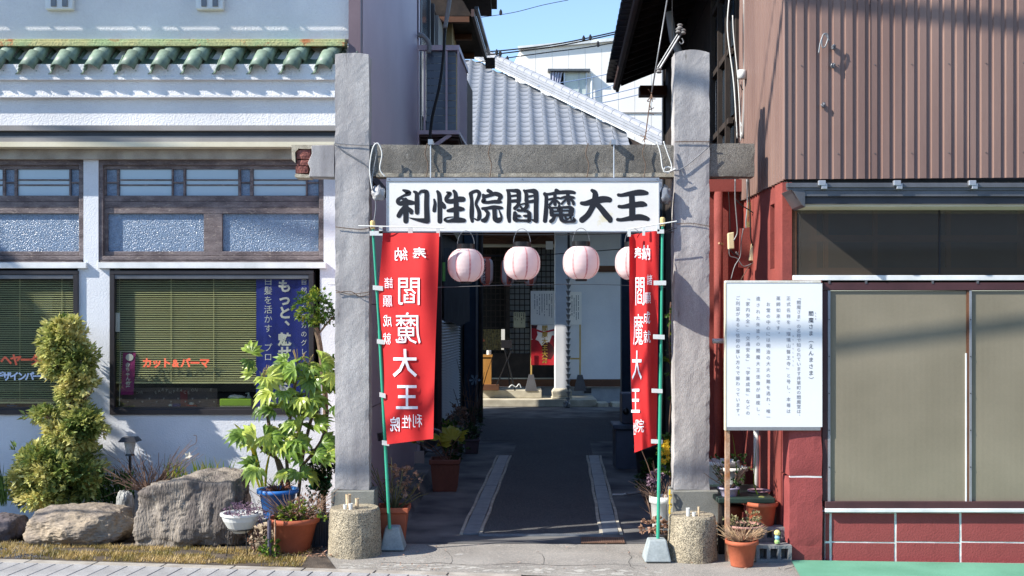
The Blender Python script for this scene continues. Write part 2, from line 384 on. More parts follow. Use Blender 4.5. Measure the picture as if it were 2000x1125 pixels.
m_screen=M('olive_grey_ribbed_panel','#7d7965','#6f6c5a',rough=.45,scale=1.2,stretch=(12,12,.15),bump=.25,bscale=20,fine=.05)
m_greenfloor=M('mint_green_floor_paint','#669f86','#588f76',rough=.7,scale=2,bump=.3,fine=.05,wear='#86c7a9',wscale=6,wlo=.66)
m_terra=M('terracotta_pot','#b06043','#9c5238',rough=.8,scale=6,bump=.25,fine=.06,wear='#c99a84',wscale=9,wlo=.68)
m_browpot=M('brown_plastic_planter','#7a4c3d','#6e4437',rough=.55,scale=6,bump=.1,fine=.05)
m_purplepot=M('dusky_plastic_planter','#5d5056','#51454b',rough=.55,bump=.1)
m_bluepot=M('blue_plastic_pot','#2f6fb8','#2862a6',rough=.45,bump=.05,fine=.05)
m_potsoil=M('potting_soil','#3a2e26','#2a211b',rough=1,bump=.8,bscale=120,fine=.3)
m_rust=M('rusty_steel','#93623d','#b59a84',rough=.85,scale=9,bump=.4,fine=.2)
m_cinder=M('grey_cinder_block','#87898a','#737576',rough=.95,scale=8,bump=.8,bscale=120,fine=.2)
m_bark=M('grey_brown_bark','#7c6a58','#5c4d3f',rough=.95,scale=12,bump=.8,bscale=60,fine=.25)
m_twig=M('dry_twig','#7a6354','#5d493d',rough=.95,bump=.2,fine=.2)
m_gtilegrey=M('silver_grey_roof_tile','#8c9097','#7c8087',rough=.35,scale=5,bump=.1,fine=.06,rnd=.07,spec=.6)
m_ridge=M('pale_ridge_tile','#97999e','#888b90',rough=.35,scale=4,bump=.1,fine=.05,spec=.6)
m_bgwhite=M('white_panel_cladding','#efece6','#e6e3dc',rough=.7,scale=.6,bump=.05,fine=.02)
# ================================================================ ground
AV=Vector((.0458,1,0))                       # direction in which the alley runs
a_st=R(-7.35); SU=Vector((math.cos(a_st),math.sin(a_st),0)); SV=Vector((-math.sin(a_st),math.cos(a_st),0)); S0=Vector((-4.37,9.54,0))
def sp(u,v,z=0): p=S0+SU*u+SV*v; return (p.x,p.y,z)
g=G(); g.add([(-250,-120,-.03),(250,-120,-.03),(250,420,-.03),(-250,420,-.03)],[(0,1,2,3)]); struct('ground',g,m_soil)
g=G(); g.add([sp(-60,-8,-.012),sp(70,-8,-.012),sp(70,-2.6,-.012),sp(-60,-2.6,-.012)],[(0,1,2,3)]); struct('road',g,m_street)
g=G(); g.add([sp(-60,-2.6,-.008),sp(70,-2.6,-.008),sp(70,-.12,-.008),sp(-60,-.12,-.008)],[(0,1,2,3)]); pav=struct('pavement',g,m_kerb)
g=G(); g.box(0,.151,0,.44,-.006,.006); 
proto=ob('paving_stone',g,m_stone_tile,pav,bev=.004)
def stone_at(o,i,r):
    p=sp(-.35+i*.158,-.13-(r+1)*.445-(.0 if r==0 else 0),0); o.location=Vector(p)-wl(pav)+Vector((0,0,random.uniform(-.001,.001)-.0)); o.rotation_euler.z=a_st+random.uniform(-.004,.004)
me=proto.data; me.transform(Matrix.Translation((.0755,.22,0)))
stone_at(proto,0,0); k=0
for r in range(2):
    for i in range(-14,31):
        if r==0 and i==0: continue
        c=proto.copy(); COL.objects.link(c); stone_at(c,i,r)
g=G(); 
for i in range(8): g.box(-.3+i*.6,-.3+i*.6+.59,-.115,-.0,-.01,.008)
g.v=[sp(v[0],v[1],v[2]) for v in g.v]; struct('kerb',g,m_kerb,bev=.004)
# forecourt, alley floor
g=G(); g.add([sp(2.75,0,0),sp(14,0,0),(9,10.25,0),(-1.8,10.25,0)],[(0,1,2,3)]); struct('forecourt',g,m_apron)
def al(xo,Y,z=0): return (xo+.0458*(Y-10),Y,z)      # alley coordinates: offset from its middle line at Y=10
g=G(); g.add([al(-1.62,10.2,.003),al(2.3,10.2,.003),al(2.3,25.9,.003),al(-1.62,25.9,.003)],[(0,1,2,3)]); struct('alley_path',g,m_conc_dirty)
g=G(); g.add([al(-.30,10.62,.008),al(.90,10.62,.008),al(.90,18.6,.008),al(-.30,18.6,.008)],[(0,1,2,3)]);
g.add([al(-1.15,18.6,.008),al(2.2,18.6,.008),al(2.2,22.8,.008),al(-1.15,22.8,.008)],[(0,1,2,3)]); struct('asphalt_strip',g,m_asph)
g=G(); g.add([al(-.62,22.84,.009),al(1.9,22.84,.009),al(1.9,25.7,.009),al(-.62,25.7,.009)],[(0,1,2,3)]); struct('courtyard_paving',g,m_conc_dirty)
m_drain=M('steel_gutter_cover','#868c92','#74797f',rough=.5,metal=.3,scale=8,bump=.2,fine=.08)
m_edge=M('pale_drain_edging','#c4bfb0','#a39d8d',rough=.9,scale=8,bump=.4,fine=.12)
for s,x0 in ((0,-.53),(1,.80)):
    dr=thing('drain_cover','flat grey channel cover with pale edges along the %s side of the alley'%('left' if s==0 else 'right'),'drain cover',al(x0,10.6),'channel covers along the alley')
    for j in range(6):
        y0=10.6+j*1.0; xa=x0+.035; xb=x0+.185
        g=G(); g.hexa([al(xa,y0,.004),al(xb,y0,.004),al(xb,y0+.985,.004),al(xa,y0+.985,.004),al(xa,y0,.022),al(xb,y0,.022),al(xb,y0+.985,.022),al(xa,y0+.985,.022)])
        ob('panel',g,m_drain,dr,bev=.003)
    for xe in (x0,x0+.19):
        g=G(); n=14
        for j in range(n):
            y0=10.6+j*6/n; y1=y0+6/n; ja,jb=[.006*math.sin(q*1.7+xe*9) for q in (j,j+1)]
            g.hexa([al(xe+ja,y0,.004),al(xe+.03+ja,y0,.004),al(xe+.03+jb,y1,.004),al(xe+jb,y1,.004),al(xe+ja,y0,.02),al(xe+.03+ja,y0,.02),al(xe+.03+jb,y1,.02),al(xe+jb,y1,.02)])
        ob('edging',g,m_edge,dr)
gr=thing('drain_grate','long narrow slotted drain grate crossing the alley entrance','drain grate',al(.3,10.5))
g=G(); 
for e in (10.535,10.585): g.hexa([al(-.34,e,.004),al(.82,e,.004),al(.82,e+.008,.004),al(-.34,e+.008,.004),al(-.34,e,.018),al(.82,e,.018),al(.82,e+.008,.018),al(-.34,e+.008,.018)])
ob('frame',g,m_drain,gr)
g=G()
for j in range(64):
    x=-.33+j*.0181; g.hexa([al(x,10.543,.004),al(x+.008,10.543,.004),al(x+.008,10.585,.004),al(x,10.585,.004),al(x,10.543,.016),al(x+.008,10.543,.016),al(x+.008,10.585,.016),al(x,10.585,.016)])
ob('bars',g,m_drain,gr,kind='stuff')
g=G(); g.add([al(-.34,10.54,.0045),al(.82,10.54,.0045),al(.82,10.59,.0045),al(-.34,10.59,.0045)],[(0,1,2,3)]); ob('channel',g,m_room,gr,fix=False)
gr2=thing('iron_grate','square rusty iron drain grating in front of the right channel cover','drain grate',al(.7,10.3))
g=G(); g.hexa([al(.62,10.18,.004),al(1.02,10.18,.004),al(1.02,10.42,.004),al(.62,10.42,.004),al(.62,10.18,.009),al(1.02,10.18,.009),al(1.02,10.42,.009),al(.62,10.42,.009)]); ob('plate',g,m_room,gr2)
g=G()
for j in range(20):
    x=.625+j*.02; g.hexa([al(x,10.18,.009),al(x+.01,10.18,.009),al(x+.01,10.42,.009),al(x,10.42,.009),al(x,10.18,.018),al(x+.01,10.18,.018),al(x+.01,10.42,.018),al(x,10.42,.018)])
for e in (10.18,10.25,10.33,10.41): g.hexa([al(.62,e,.009),al(1.02,e,.009),al(1.02,e+.012,.009),al(.62,e+.012,.009),al(.62,e,.0195),al(1.02,e,.0195),al(1.02,e+.012,.0195),al(.62,e+.012,.0195)])
ob('bars',g,M('rusty_grating','#8a6a58','#6d5346',rough=.9,scale=12,bump=.4),gr2,kind='stuff')
# green painted floor right
g=G(); g.add([W(1545,1097,9.47)*1,(9,9.0,.0),(9,7,.0),W(1572,1150,8.6)*1],[(0,1,2,3)]); g.v=[(v[0],v[1],.012) for v in g.v]; struct('painted_floor',g,m_greenfloor)
# pale worn paint patches on the forecourt
m_patch=M('worn_pale_paint','#aba9a2','#8f8c85',rough=.9,scale=14,bump=.3,fine=.2,lo=.45,hi=.55)
def holey(m,scale,lo,stretch=(1,1,1)):
    n=m.node_tree.nodes; l=m.node_tree.links; p=n['Principled BSDF']; tc=n.new('ShaderNodeTexCoord'); mp=n.new('ShaderNodeMapping'); mp.inputs['Scale'].default_value=stretch
    nn=n.new('ShaderNodeTexNoise'); nn.inputs['Scale'].default_value=scale; nn.inputs['Detail'].default_value=9; nn.inputs['Roughness'].default_value=.65
    l.new(tc.outputs['Object'],mp.inputs[0]); l.new(mp.outputs[0],nn.inputs[0]); mr=n.new('ShaderNodeMapRange'); mr.inputs[1].default_value=lo; mr.inputs[2].default_value=lo+.03
    l.new(nn.outputs[0],mr.inputs[0]); l.new(mr.outputs[0],p.inputs['Alpha'])
holey(m_patch,4,.50,(1,2.4,1))
pt=G(); pt.add([sp(2.9,.04,.0012),sp(5.6,.10,.0012),sp(5.6,.34,.0012),sp(2.9,.26,.0012)],[(0,1,2,3)])
struct('worn_patch',pt,m_patch,fix=False)
# ================================================================ white salon building on the left
WY=11.3; XC=-1.65
sal=thing('salon_building','white stucco hair salon with green tile eave and big windows left of the gate','building',(-4,WY,0))
def wp(g,x0,y0,x1,y1,Y=WY,d=.3): return g.pb(x0,y0,x1,y1,Y,d)
g=G()
wp(g,-900,808,681,1060); wp(g,152,524,214,808); wp(g,625,524,681,808); wp(g,163,312,192,524); wp(g,632,312,681,524)
wp(g,-900,524,-420,808); wp(g,-900,312,-420,524)
ob('wall',g,m_stucco2,sal)
g=G(); g.pb(-900,-700,681,76,11.42,.3); ob('upper_wall',g,m_stucco,sal)
# frieze made of three stepped plaster bands
def band(name,y0,y1,Y,m,lip=0,ang=0):
    g=G(); a=W(-900,y1,WY); b=W(681,y0,WY); g.box(a.x,XC,Y,Y+.45,a.z,b.z)
    if lip: g.box(a.x,XC+.002,Y-lip,Y+.2,a.z-.012,a.z+.012)
    return ob(name,g,m,sal)
band('plaster_band',129,157,11.215,m_stucco,lip=.012); band('plaster_band',159,190,11.25,m_stucco,lip=.02); band('plaster_band',192,250,11.30,m_stucco,lip=.004)
band('gutter_edge',252,262,11.08,m_greygutter); band('gutter_dark_strip',262.5,271,11.13,m_darkgutter)  # second band is a dark metal strip set back below the gutter edge
band('fascia',271.5,283,11.11,m_greygutter); band('cream_fascia',283.5,293,11.085,m_cream); band('lintel',293.5,312,11.24,m_kerb)
g=G(); a=W(-900,84,11.2); b=W(672,73,11.2); g.box(a.x,b.x,11.26,11.43,a.z,b.z); g.box(a.x,b.x,11.24,11.262,a.z-.02,b.z-.03)
ob('flashing',g,m_copper,sal,bev=.004)
# green roof tiles: cover tiles (half round) and pan tiles in two courses
def tile_mesh(r,L,up,seg=8,thick=.013):
    g=G(); vs=[];n=seg
    for e,y in ((0,0),(1,L)):
        rr_=r*(1 if e==0 else .9)
        for q in (rr_,rr_-thick):
            for j in range(n+1):
                a=math.pi*j/n
                vs.append((math.cos(a)*q,y,(math.sin(a)*q)*(1 if up else -.62)))
    g.v=vs; m=n+1
    def idx(e,q,j): return (e*2+q)*m+j
    for j in range(n):
        g.f.append((idx(0,0,j),idx(0,0,j+1),idx(1,0,j+1),idx(1,0,j)))
        g.f.append((idx(0,1,j),idx(1,1,j),idx(1,1,j+1),idx(0,1,j+1)))
        for e in (0,1): g.f.append((idx(e,0,j),idx(e,1,j),idx(e,1,j+1),idx(e,0,j+1)))
    for j in (0,n): g.f.append((idx(0,0,j),idx(1,0,j),idx(1,1,j),idx(0,1,j)))
    return g
def me_of(name,g,mat,smooth=False):
    me=bpy.data.meshes.new(name); me.from_pydata(g.v,[],g.f)
    if g.t and len(g.t)==len(g.f):
        at=me.attributes.new('tint','FLOAT','FACE'); at.data.foreach_set('value',g.t)
    else:
        bm=bmesh.new(); bm.from_mesh(me); bmesh.ops.recalc_face_normals(bm,faces=bm.faces); bm.to_mesh(me); bm.free()
    if smooth: me.polygons.foreach_set('use_smooth',[True]*len(me.polygons))
    me.materials.append(mat); return me
mc=me_of('cover_tile',tile_mesh(.092,.21,True),m_gtile,True); mp_=me_of('pan_tile',tile_mesh(.105,.20,False),m_gtile,True)
def inst(name,me,loc,par,rot=(0,0,0),scale=None):
    o=bpy.data.objects.new(name,me); COL.objects.link(o); o.parent=par; o.location=Vector(loc)-wl(par); o.rotation_euler=rot
    if scale: o.scale=scale
    return o
pitch=.325; slope=R(57)
for i in range(16):
    px=632-i*64.6+random.uniform(-2,2); x=(px-1000)*11.15/F
    for c in (0,1):
        z0=2.065+(620-(129 if c==0 else 110))/196.0; y0=11.175+c*.085
        inst('cover_tile',mc,(x+.0+.055*c,y0,z0-.035),sal,(slope+random.uniform(-.02,.02),0,R(-22)+random.uniform(-.02,.02)))
        inst('pan_tile',mp_,(x+pitch/2+.045*c,y0,z0-.035),sal,(slope,0,R(-22)))
# wall pieces closing the eave behind the tiles
g=G(); a=W(-900,112,11.22); g.add([(a.x,11.275,a.z-.10),(XC,11.275,a.z-.10),(XC,11.47,a.z+.20),(a.x,11.47,a.z+.20)],[(0,1,2,3)]); ob('eave_bedding',g,m_stucco,sal,fix=False)
# vent ornaments
for cx in (115,409):
    g=G(); g.pb(cx-27,-24,cx+27,18,11.36,.06); v=ob('wall_vent',g,m_whitetrim,sal,bev=.008)
    g=G()
    for k in (-1,1): g.pb(cx+k*11-5,-20,cx+k*11+5,12,11.345,.02)
    ob('vent_opening',g,m_alu_g,v)
# mauve corner board and side wall
g=G(); g.box(XC-.001,-1.53,WY+.0,WY+.12,0,9); ob('corner_board',g,m_mauve_d,sal)
def sx_(Y): return -1.53+.0458*(Y-11.3)
side=thing('alley_house','mauve clad two storey house lining the left side of the alley','house',(-2.5,13.5,0))
g=G(); g.hexa([(sx_(11.42)-.3,11.72,0),(sx_(11.42),11.42,0),(sx_(15.7),15.7,0),(sx_(15.7)-.3,15.7,0),(sx_(11.42)-.3,11.72,9),(sx_(11.42),11.42,9),(sx_(15.7),15.7,9),(sx_(15.7)-.3,15.7,9)])
ob('wall',g,m_mauve,side)
g=G()
for z in (6.55,7.55,2.2,1.1):
    g.hexa([(sx_(11.42),11.42,z),(sx_(11.42)+.003,11.42,z),(sx_(15.7)+.003,15.7,z),(sx_(15.7),15.7,z),(sx_(11.42),11.42,z+.012),(sx_(11.42)+.003,11.42,z+.012),(sx_(15.7)+.003,15.7,z+.012),(sx_(15.7),15.7,z+.012)])
ob('panel_joint',g,m_mauve_d,side)
# small lean-to closing the gap between gate post and house
lt=thing('side_screen_wall','low grey side wall with small tiled cap behind the left gate post','wall',(-1.6,10.3,0))
g=G(); g.hexa([(-1.61,10.32,0),(-1.47,10.32,0),(-1.47,11.4,0),(-1.61,11.4,0),(-1.61,10.32,3.28),(-1.47,10.32,3.28),(-1.47,11.4,3.28),(-1.61,11.4,3.28)]); ob('wall',g,m_mauve,lt)
g=G(); g.hexa([(-1.6,10.25,3.28),(-1.25,10.25,3.28),(-1.2,11.4,3.28),(-1.6,11.4,3.28),(-1.6,10.25,3.68),(-1.5,10.25,3.66),(-1.5,11.4,3.66),(-1.6,11.4,3.68)]); ob('cap',g,m_darkwood,lt)
# windows of the salon --------------------------------------------------
def bars(g,rects,Y,d):
    for r in rects: g.pb(*r,Y,d)
def transom(x0,x1,clears,smalls,sashes,seed):
    g=G(); Y=WY+.05
    xs=[x0,x1]
    bars(g,[(x0,312,x1,322),(x0,322,x0+9,500),(x1-9,322,x1,500),(x0,500,x1,508)],WY+.012,.1)
    wn=ob('window',g,m_oldwood,sal,bev=.004)
    g=G(); bars(g,[(x0+9,322,x1-9,330),(x0+9,382,x1-9,393),(x0+9,393.5,x1-9,406),(x0+9,406.5,x1-9,417),(x0+9,491,x1-9,499.5)],Y,.05)
    ed=sorted([c[0] for c in clears]+[c[1] for c in clears]+[s[0] for s in smalls]+[s[1] for s in smalls])
    allp=sorted(clears+smalls)
    prev=x0+9
    for a,b in allp:
        if a>prev: g.pb(prev,330.2,a,381.8,Y+.002,.045)
        prev=b
    if prev<x1-9: g.pb(prev,330.2,x1-9,381.8,Y+.002,.045)
    prev=x0+9
    for a,b in sorted(sashes):
        if a>prev: g.pb(prev,417.2,a,490.8,Y+.002,.045)
        prev=b
    if prev<x1-9: g.pb(prev,417.2,x1-9,490.8,Y+.002,.045)
    ob('sash_frame',g,m_oldwood,wn,bev=.003)
    g=G()
    for a,b in clears:
        for yy in (350,360): g.pb(a,yy,b,yy+2.4,Y+.012,.02)
    for a,b in smalls: g.pb(a,355,b,358,Y+.012,.02)
    ob('muntin',g,m_oldwood,wn)
    for a,b in clears: 
        g=G(); g.pb(a,330,b,382,Y+.03,.006); ob('pane',g,m_paneclear,wn)
    for a,b in smalls:
        g=G(); g.pb(a,330,b,382,Y+.03,.006); ob('patterned_pane',g,m_panepat,wn)
    for a,b in sashes:
        g=G(); g.pb(a,417,b,491,Y+.03,.006); ob('patterned_pane',g,m_panepat,wn)
transom(192,632,[(232,335),(362,465),(494,597)],[(207,228),(338,358),(470,488),(600,622)],[(210,398),(434,622)],1)
transom(-270,163,[(33,135),(-97,5),(-227,-125)],[(10,28),(138,157),(-120,-101),(-255,-231)],[(-26,160),(-250,-62)],2)
g=G(); g.pb(190,512.5,636,524,WY-.045,.06); ob('sill_trim',g,m_whitetrim,sal,bev=.003)
g=G(); g.pb(-420,512.5,168,524,WY-.045,.06); ob('sill_trim',g,m_whitetrim,sal,bev=.003)
g=G(); g.pb(-420,509,160,512,WY-.02,.06); g.pb(196,509,630,512,WY-.02,.06); ob('sill_board',g,m_oldwood,sal)
def bigwin(x0,x1):
    g=G(); bars(g,[(x0,528,x1,536),(x0,536,x0+9,800),(x1-9,536,x1,800),(x0,800,x1,810)],WY-.03,.14)
    wn=ob('window',g,m_alu_d,sal,bev=.003)
    g=G(); bars(g,[(x0+9,536.2,x1-9,545),],WY-.02,.05); ob('roller_housing',g,m_alu_g,wn,bev=.004)
    g=G(); bars(g,[(x0+9,795,x1-9,800)],WY-.01,.08); ob('bottom_rail',g,m_alu_d,wn)
    g=G(); g.pb(x0+9,545,x1-9,796,WY-.005,.004); ob('pane',g,m_glass,wn)
bigwin(214,612); bigwin(-420,152)
# rooms behind
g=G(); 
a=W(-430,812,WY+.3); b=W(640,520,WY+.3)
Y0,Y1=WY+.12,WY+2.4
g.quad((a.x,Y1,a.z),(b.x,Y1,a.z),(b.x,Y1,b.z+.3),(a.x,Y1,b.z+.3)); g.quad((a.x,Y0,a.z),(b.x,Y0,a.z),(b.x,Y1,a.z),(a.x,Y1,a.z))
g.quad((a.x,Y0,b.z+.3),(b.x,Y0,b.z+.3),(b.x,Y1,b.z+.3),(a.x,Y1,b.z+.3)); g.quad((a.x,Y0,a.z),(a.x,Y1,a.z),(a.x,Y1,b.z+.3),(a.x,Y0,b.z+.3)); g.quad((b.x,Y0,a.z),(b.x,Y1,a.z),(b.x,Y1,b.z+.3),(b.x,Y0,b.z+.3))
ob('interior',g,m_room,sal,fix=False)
g=G(); g.pb(-430,797,640,803,WY+.05,.5); ob('inner_shelf',g,m_kerb,sal)
# rail frame added above the picture edge to cast striped shade on the upper wall
g=G()
g.box(-9.5,-2.9,10.88,10.92,6.305,9.0); g.box(-9.5,-2.9,10.88,10.92,6.20,6.237); g.box(-9.5,-2.9,10.88,10.92,6.07,6.09)
for x in (-8.6,-7.9,-7.15,-6.45,-5.75,-5.05,-4.35,-3.65): g.box(x,x+.05,10.885,10.915,6.09,6.305)
for i in range(14): g.beam((-8.8+i*.43,10.9,6.305),(-8.62+i*.43,10.9,6.09),.02,.022)
ob('shade_rail_frame',g,m_alu_g,sal)
# ---- blinds
for nm,x0,x1,y0,y1,lab in (('window_blind',222,603,546,743,'pale green venetian blind lowered behind the right salon window'),('window_blind',-410,143,546,782,'green venetian blind in the left salon window behind the variegated shrub')):
    t=thing(nm,lab,'blind',W((x0+x1)/2,y1,WY+.14),'venetian blinds in the salon windows')
    g=G(); Yb=WY+.045; a=W(x0,y1,Yb); b=W(x1,y0,Yb); n=int((y1-y0)/4.2)
    for i in range(n):
        z=a.z+(b.z-a.z)*i/n
        g.add([(a.x,Yb-.008,z-.0),(b.x,Yb-.008,z-.0),(b.x,Yb+.008,z+.0115),(a.x,Yb+.008,z+.0115)],[(0,1,2,3)])
    ob('slats',g,m_blind,t,kind='stuff',fix=False)
    g=G(); g.box(a.x,b.x,Yb-.012,Yb+.012,a.z-.03,a.z-.012); ob('bottom_bar',g,m_blind,t)
    g=G()
    for px in ((335,418,560) if x0>0 else (40,122,-80)):
        q=W(px,600,Yb); g.box(q.x-.003,q.x+.003,Yb-.014,Yb-.011,a.z-.02,b.z)
    ob('cord',g,m_blind,t)
# ---- window lettering
def fpl(Y): return lambda u,v: W(u,v,Y)
def fdn(Y): return lambda u,v: W(u,-v,Y)
wt=thing('window_lettering','orange lettering reading cut and perm stuck on the right salon window','lettering',W(344,710,WY+.025))
g=G(); row(g,'カット&パーマ',278,-709,18.7,20,fdn(WY-.0065),bold=.045); ob('characters',g,m_prtorange,wt,fix=False)
wt=thing('window_lettering','orange and white lettering on the left salon window beside the shrub','lettering',W(50,710,WY+.025))
g=G(); row(g,'ヘヤーダイ',2,-703,19.5,23,fdn(WY-.0065),bold=.045); ob('orange_characters',g,m_prtorange,wt,fix=False)
g=G(); row(g,'デザインパーマ',-9,-735,14.8,18,fdn(WY-.0065),bold=.04); ob('white_characters',g,m_prtblue,wt,fix=False)
# ---- blue banner inside
def foldcloth(x0,x1,y0,y1,Y,amp,k,seed=0):
    def fn(u,v):   # u,v picture pixels (v downwards)
        s=(u-x0)/(x1-x0); t=(v-y0)/(y1-y0)
        d=amp*(math.sin(s*k*6.28+t*1.6+seed)*.6+math.sin(s*k*11+seed*2-t*3)*.4)*(1 if t>0 else 1)
        p=W(u,v,Y); return (p.x,p.y+d,p.z)
    return fn
fb=foldcloth(500,607,543,800,WY+.018,.010,1.6,1)
bb=thing('blue_banner','blue cloth banner with vertical white Japanese lettering inside the salon window','banner',W(553,800,WY+.085))
g=G(); g.sheet(lambda i,j: fb(500+107*i,543+257*j),24,14); ob('cloth',g,m_bluecloth,bb,smooth=True)
def off(fn,d): return lambda u,v: (lambda p:(p[0],p[1]-d,p[2]))(fn(u,-v))
g=G(); f2=off(fb,.003)
column(g,'もっと、魅せる白髪',556,-546,26,26,f2,bold=.04,grid=8); column(g,'白髪を活かす、プロ',524,-540,18.5,17,f2,grid=8); column(g,'自然になるカのグレー',594,-542,17,13,f2,grid=8)
ob('characters',g,m_prtwhite,bb,fix=False)
# ================================================================ the gate
def rough(g,x0,x1,y0,y1,z0,z1,st=.06,amp=.004,seed=0,arch=0,taper=0):
    nx=max(2,int((x1-x0)/st)); ny=max(2,int((y1-y0)/st)); nz=max(2,int((z1-z0)/st))
    bm=bmesh.new(); idx={}
    def V(i,j,k):
        if (i,j,k) in idx: return idx[(i,j,k)]
        x=x0+(x1-x0)*i/nx; y=y0+(y1-y0)*j/ny; z=z0+(z1-z0)*k/nz
        if arch and k==nz: z+=arch*(1-(2*i/nx-1)**2)
        n=noise.noise_vector(Vector((x*7+seed,y*7,z*5)))*amp+noise.noise_vector(Vector((x*31+seed,y*31,z*25)))*amp*.35
        ext=sum((i in (0,nx),j in (0,ny),k in (0,nz)))
        e=.0
        if ext>=2:   # worn arrises
            e=amp*1.6*max(0,noise.noise(Vector((x*9+seed,y*9,z*9)))+.25)
        cx,cy=(x0+x1)/2,(y0+y1)/2
        p=Vector((x,y,z))+n; p.x+=(-e if x>cx else e); p.y+=(-e if y>cy else e)
        if taper: f=1-taper*k/nz; p.x=cx+(p.x-cx)*f; p.y=cy+(p.y-cy)*f
        idx[(i,j,k)]=bm.verts.new(p); return idx[(i,j,k)]
    for i in range(nx):
        for k in range(nz):
            bm.faces.new([V(i,0,k),V(i+1,0,k),V(i+1,0,k+1),V(i,0,k+1)]); bm.faces.new([V(i,ny,k),V(i,ny,k+1),V(i+1,ny,k+1),V(i+1,ny,k)])
    for j in range(ny):
        for k in range(nz):
            bm.faces.new([V(0,j,k),V(0,j,k+1),V(0,j+1,k+1),V(0,j+1,k)]); bm.faces.new([V(nx,j,k),V(nx,j+1,k),V(nx,j+1,k+1),V(nx,j,k+1)])
    for i in range(nx):
        for j in range(ny):
            bm.faces.new([V(i,j,nz),V(i+1,j,nz),V(i+1,j+1,nz),V(i,j+1,nz)]); bm.faces.new([V(i,j,0),V(i,j+1,0),V(i+1,j+1,0),V(i+1,j,0)])
    bm.verts.index_update(); g.add([v.co[:] for v in bm.verts],[tuple(v.index for v in f.verts) for f in bm.faces]); bm.free(); return g
GY=10.0; GS=F/GY
gate=thing('stone_gate','weathered concrete gate of two tall posts and a lintel at the alley entrance','gate',(0,10.1,0))
def gx(px): return (px-1000)/GS
def gz(py): return H+(YH-py)/GS
for a,b,t,sd_ in ((654,721,106,1),(1317,1386,103,5)):
    g=G(); rough(g,gx(a),gx(b),GY,GY+.20,gz(957),gz(t),st=.035,amp=.005,seed=sd_,arch=.03 if a>1000 else .012)
    ob('post',g,m_conc,gate,smooth=False)
for a,b in ((648,733),(1311,1402)):
    g=G(); rough(g,gx(a),gx(b),GY-.05,GY+.24,-.02,gz(957.5),st=.06,amp=.003,seed=a)
    ob('plinth',g,m_plinth,gate,bev=.006)
g=G(); rough(g,gx(722),gx(1317),GY+.03,GY+.20,gz(343),gz(281.5),st=.03,amp=.006,seed=9); ob('lintel',g,m_conc2,gate)
g=G(); rough(g,gx(1387),gx(1476),GY+.03,GY+.20,gz(343.5),gz(279),st=.03,amp=.005,seed=12); ob('lintel_end',g,m_conc2,gate,label='stubby right end of the lintel with a pale patched face')
g=G()
vs=[(608,284),(653,283),(653,346),(603,345),(606,330),(601,318),(609,300)]
g.prism(vs,lambda x,y:W(x,y,GY+.01),(0,.19,0)); ob('lintel_end',g,m_conc,gate,bev=.004,label='broken left end of the lintel with bricks showing')
g=G(); g.prism([(569,283),(653,282.5),(653,286),(600,291),(583,290),(576,297),(577,318),(570,312)],lambda x,y:W(x,y,GY+.015),(0,.18,0)); ob('mortar_edge',g,M('crumbling_mortar','#b3ab98','#968e7d',rough=.95,scale=20,bump=1,bscale=120,fine=.2),gate)
g=G(); g.prism([(576,339),(605,341),(605,347),(576,346)],lambda x,y:W(x,y,GY+.015),(0,.18,0)); ob('mortar_edge',g,MC['crumbling_mortar'],gate)
for q in ((578,292,607,310),(579,312.5,603,323),(577,325,602,338.5)):
    g=G(); a=W(q[0],q[3],GY+.03); b=W(q[2],q[1],GY+.03); rough(g,a.x,b.x,GY+.03,GY+.17,a.z,b.z,st=.025,amp=.006,seed=q[1]); ob('brick',g,m_brick,gate)
# spalled strip under the lintel
g=G(); n=60; pts=[]
for i in range(n+1):
    x=735+i*(1318-735)/n; t=338+3*noise.noise(Vector((x*.03,0,3)))+2*noise.noise(Vector((x*.11,0,9))); pts.append((x,t))
g.prism([(x,y) for x,y in pts]+[(1318,345.5),(735,345.5)],lambda x,y:W(x,y,GY+.022),(0,.17,0)); ob('spalled_edge',g,M('pale_spalled_concrete','#a39c8d','#7f786b',rough=.95,scale=12,bump=1,bscale=90,fine=.25),gate)
# wires bound round the posts and lintel
def wire(name,pts,r,mat,lab,cat='wire',n=5,grp=None): 
    g=G(); g.tube(pts,r,n=n); return solo(name,g,mat,lab,cat,grp,smooth=True)
def pw(L,Y): return [W(p[0],p[1],(p[2] if len(p)>2 else Y)) for p in L]
def smooth_pts(P,k=6):
    out=[]
    for i in range(len(P)-1):
        p0=P[max(i-1,0)];p1=P[i];p2=P[i+1];p3=P[min(i+2,len(P)-1)]
        for q in range(k):
            t=q/k; out.append(.5*((2*p1)+(p2-p0)*t+(2*p0-5*p1+4*p2-p3)*t*t+(3*p1-p0-3*p2+p3)*t**3))
    out.append(P[-1]); return out
def cw(name,L,Y,r,mat,lab,cat='wire',**k): return wire(name,smooth_pts(pw(L,Y)),r,mat,lab,cat,**k)
cw('wire',[(652,279),(680,282),(722,284)],9.985,.004,m_wire,'grey wire wrapped straight around the left gate post at lintel height')
cw('wire',[(652,281),(664,290),(690,306),(712,320),(724,340),(727,372)],9.98,.0045,m_wire,'grey wire slanting down across the left gate post')
cw('wire',[(655,443),(680,446),(705,448),(722,445)],9.985,.004,m_rustwire,'rusty wire tied round the left gate post at sign height')
cw('wire',[(655,567),(680,574),(700,573),(722,570)],9.985,.0035,m_rustwire,'thin doubled wire round the left gate post at banner middle')
cw('wire',[(656,572),(684,569),(703,579),(722,574)],9.98,.0035,m_rustwire,'lower rusty strand crossing the left gate post at banner middle')
cw('wire',[(1318,277),(1350,276),(1387,277)],9.985,.004,m_rustwire,'dark wire round the right gate post at lintel height')
cw('wire',[(1300,328),(1322,333),(1345,320),(1383,288)],9.975,.005,m_wire,'pale wire rising across the right gate post from the knot')
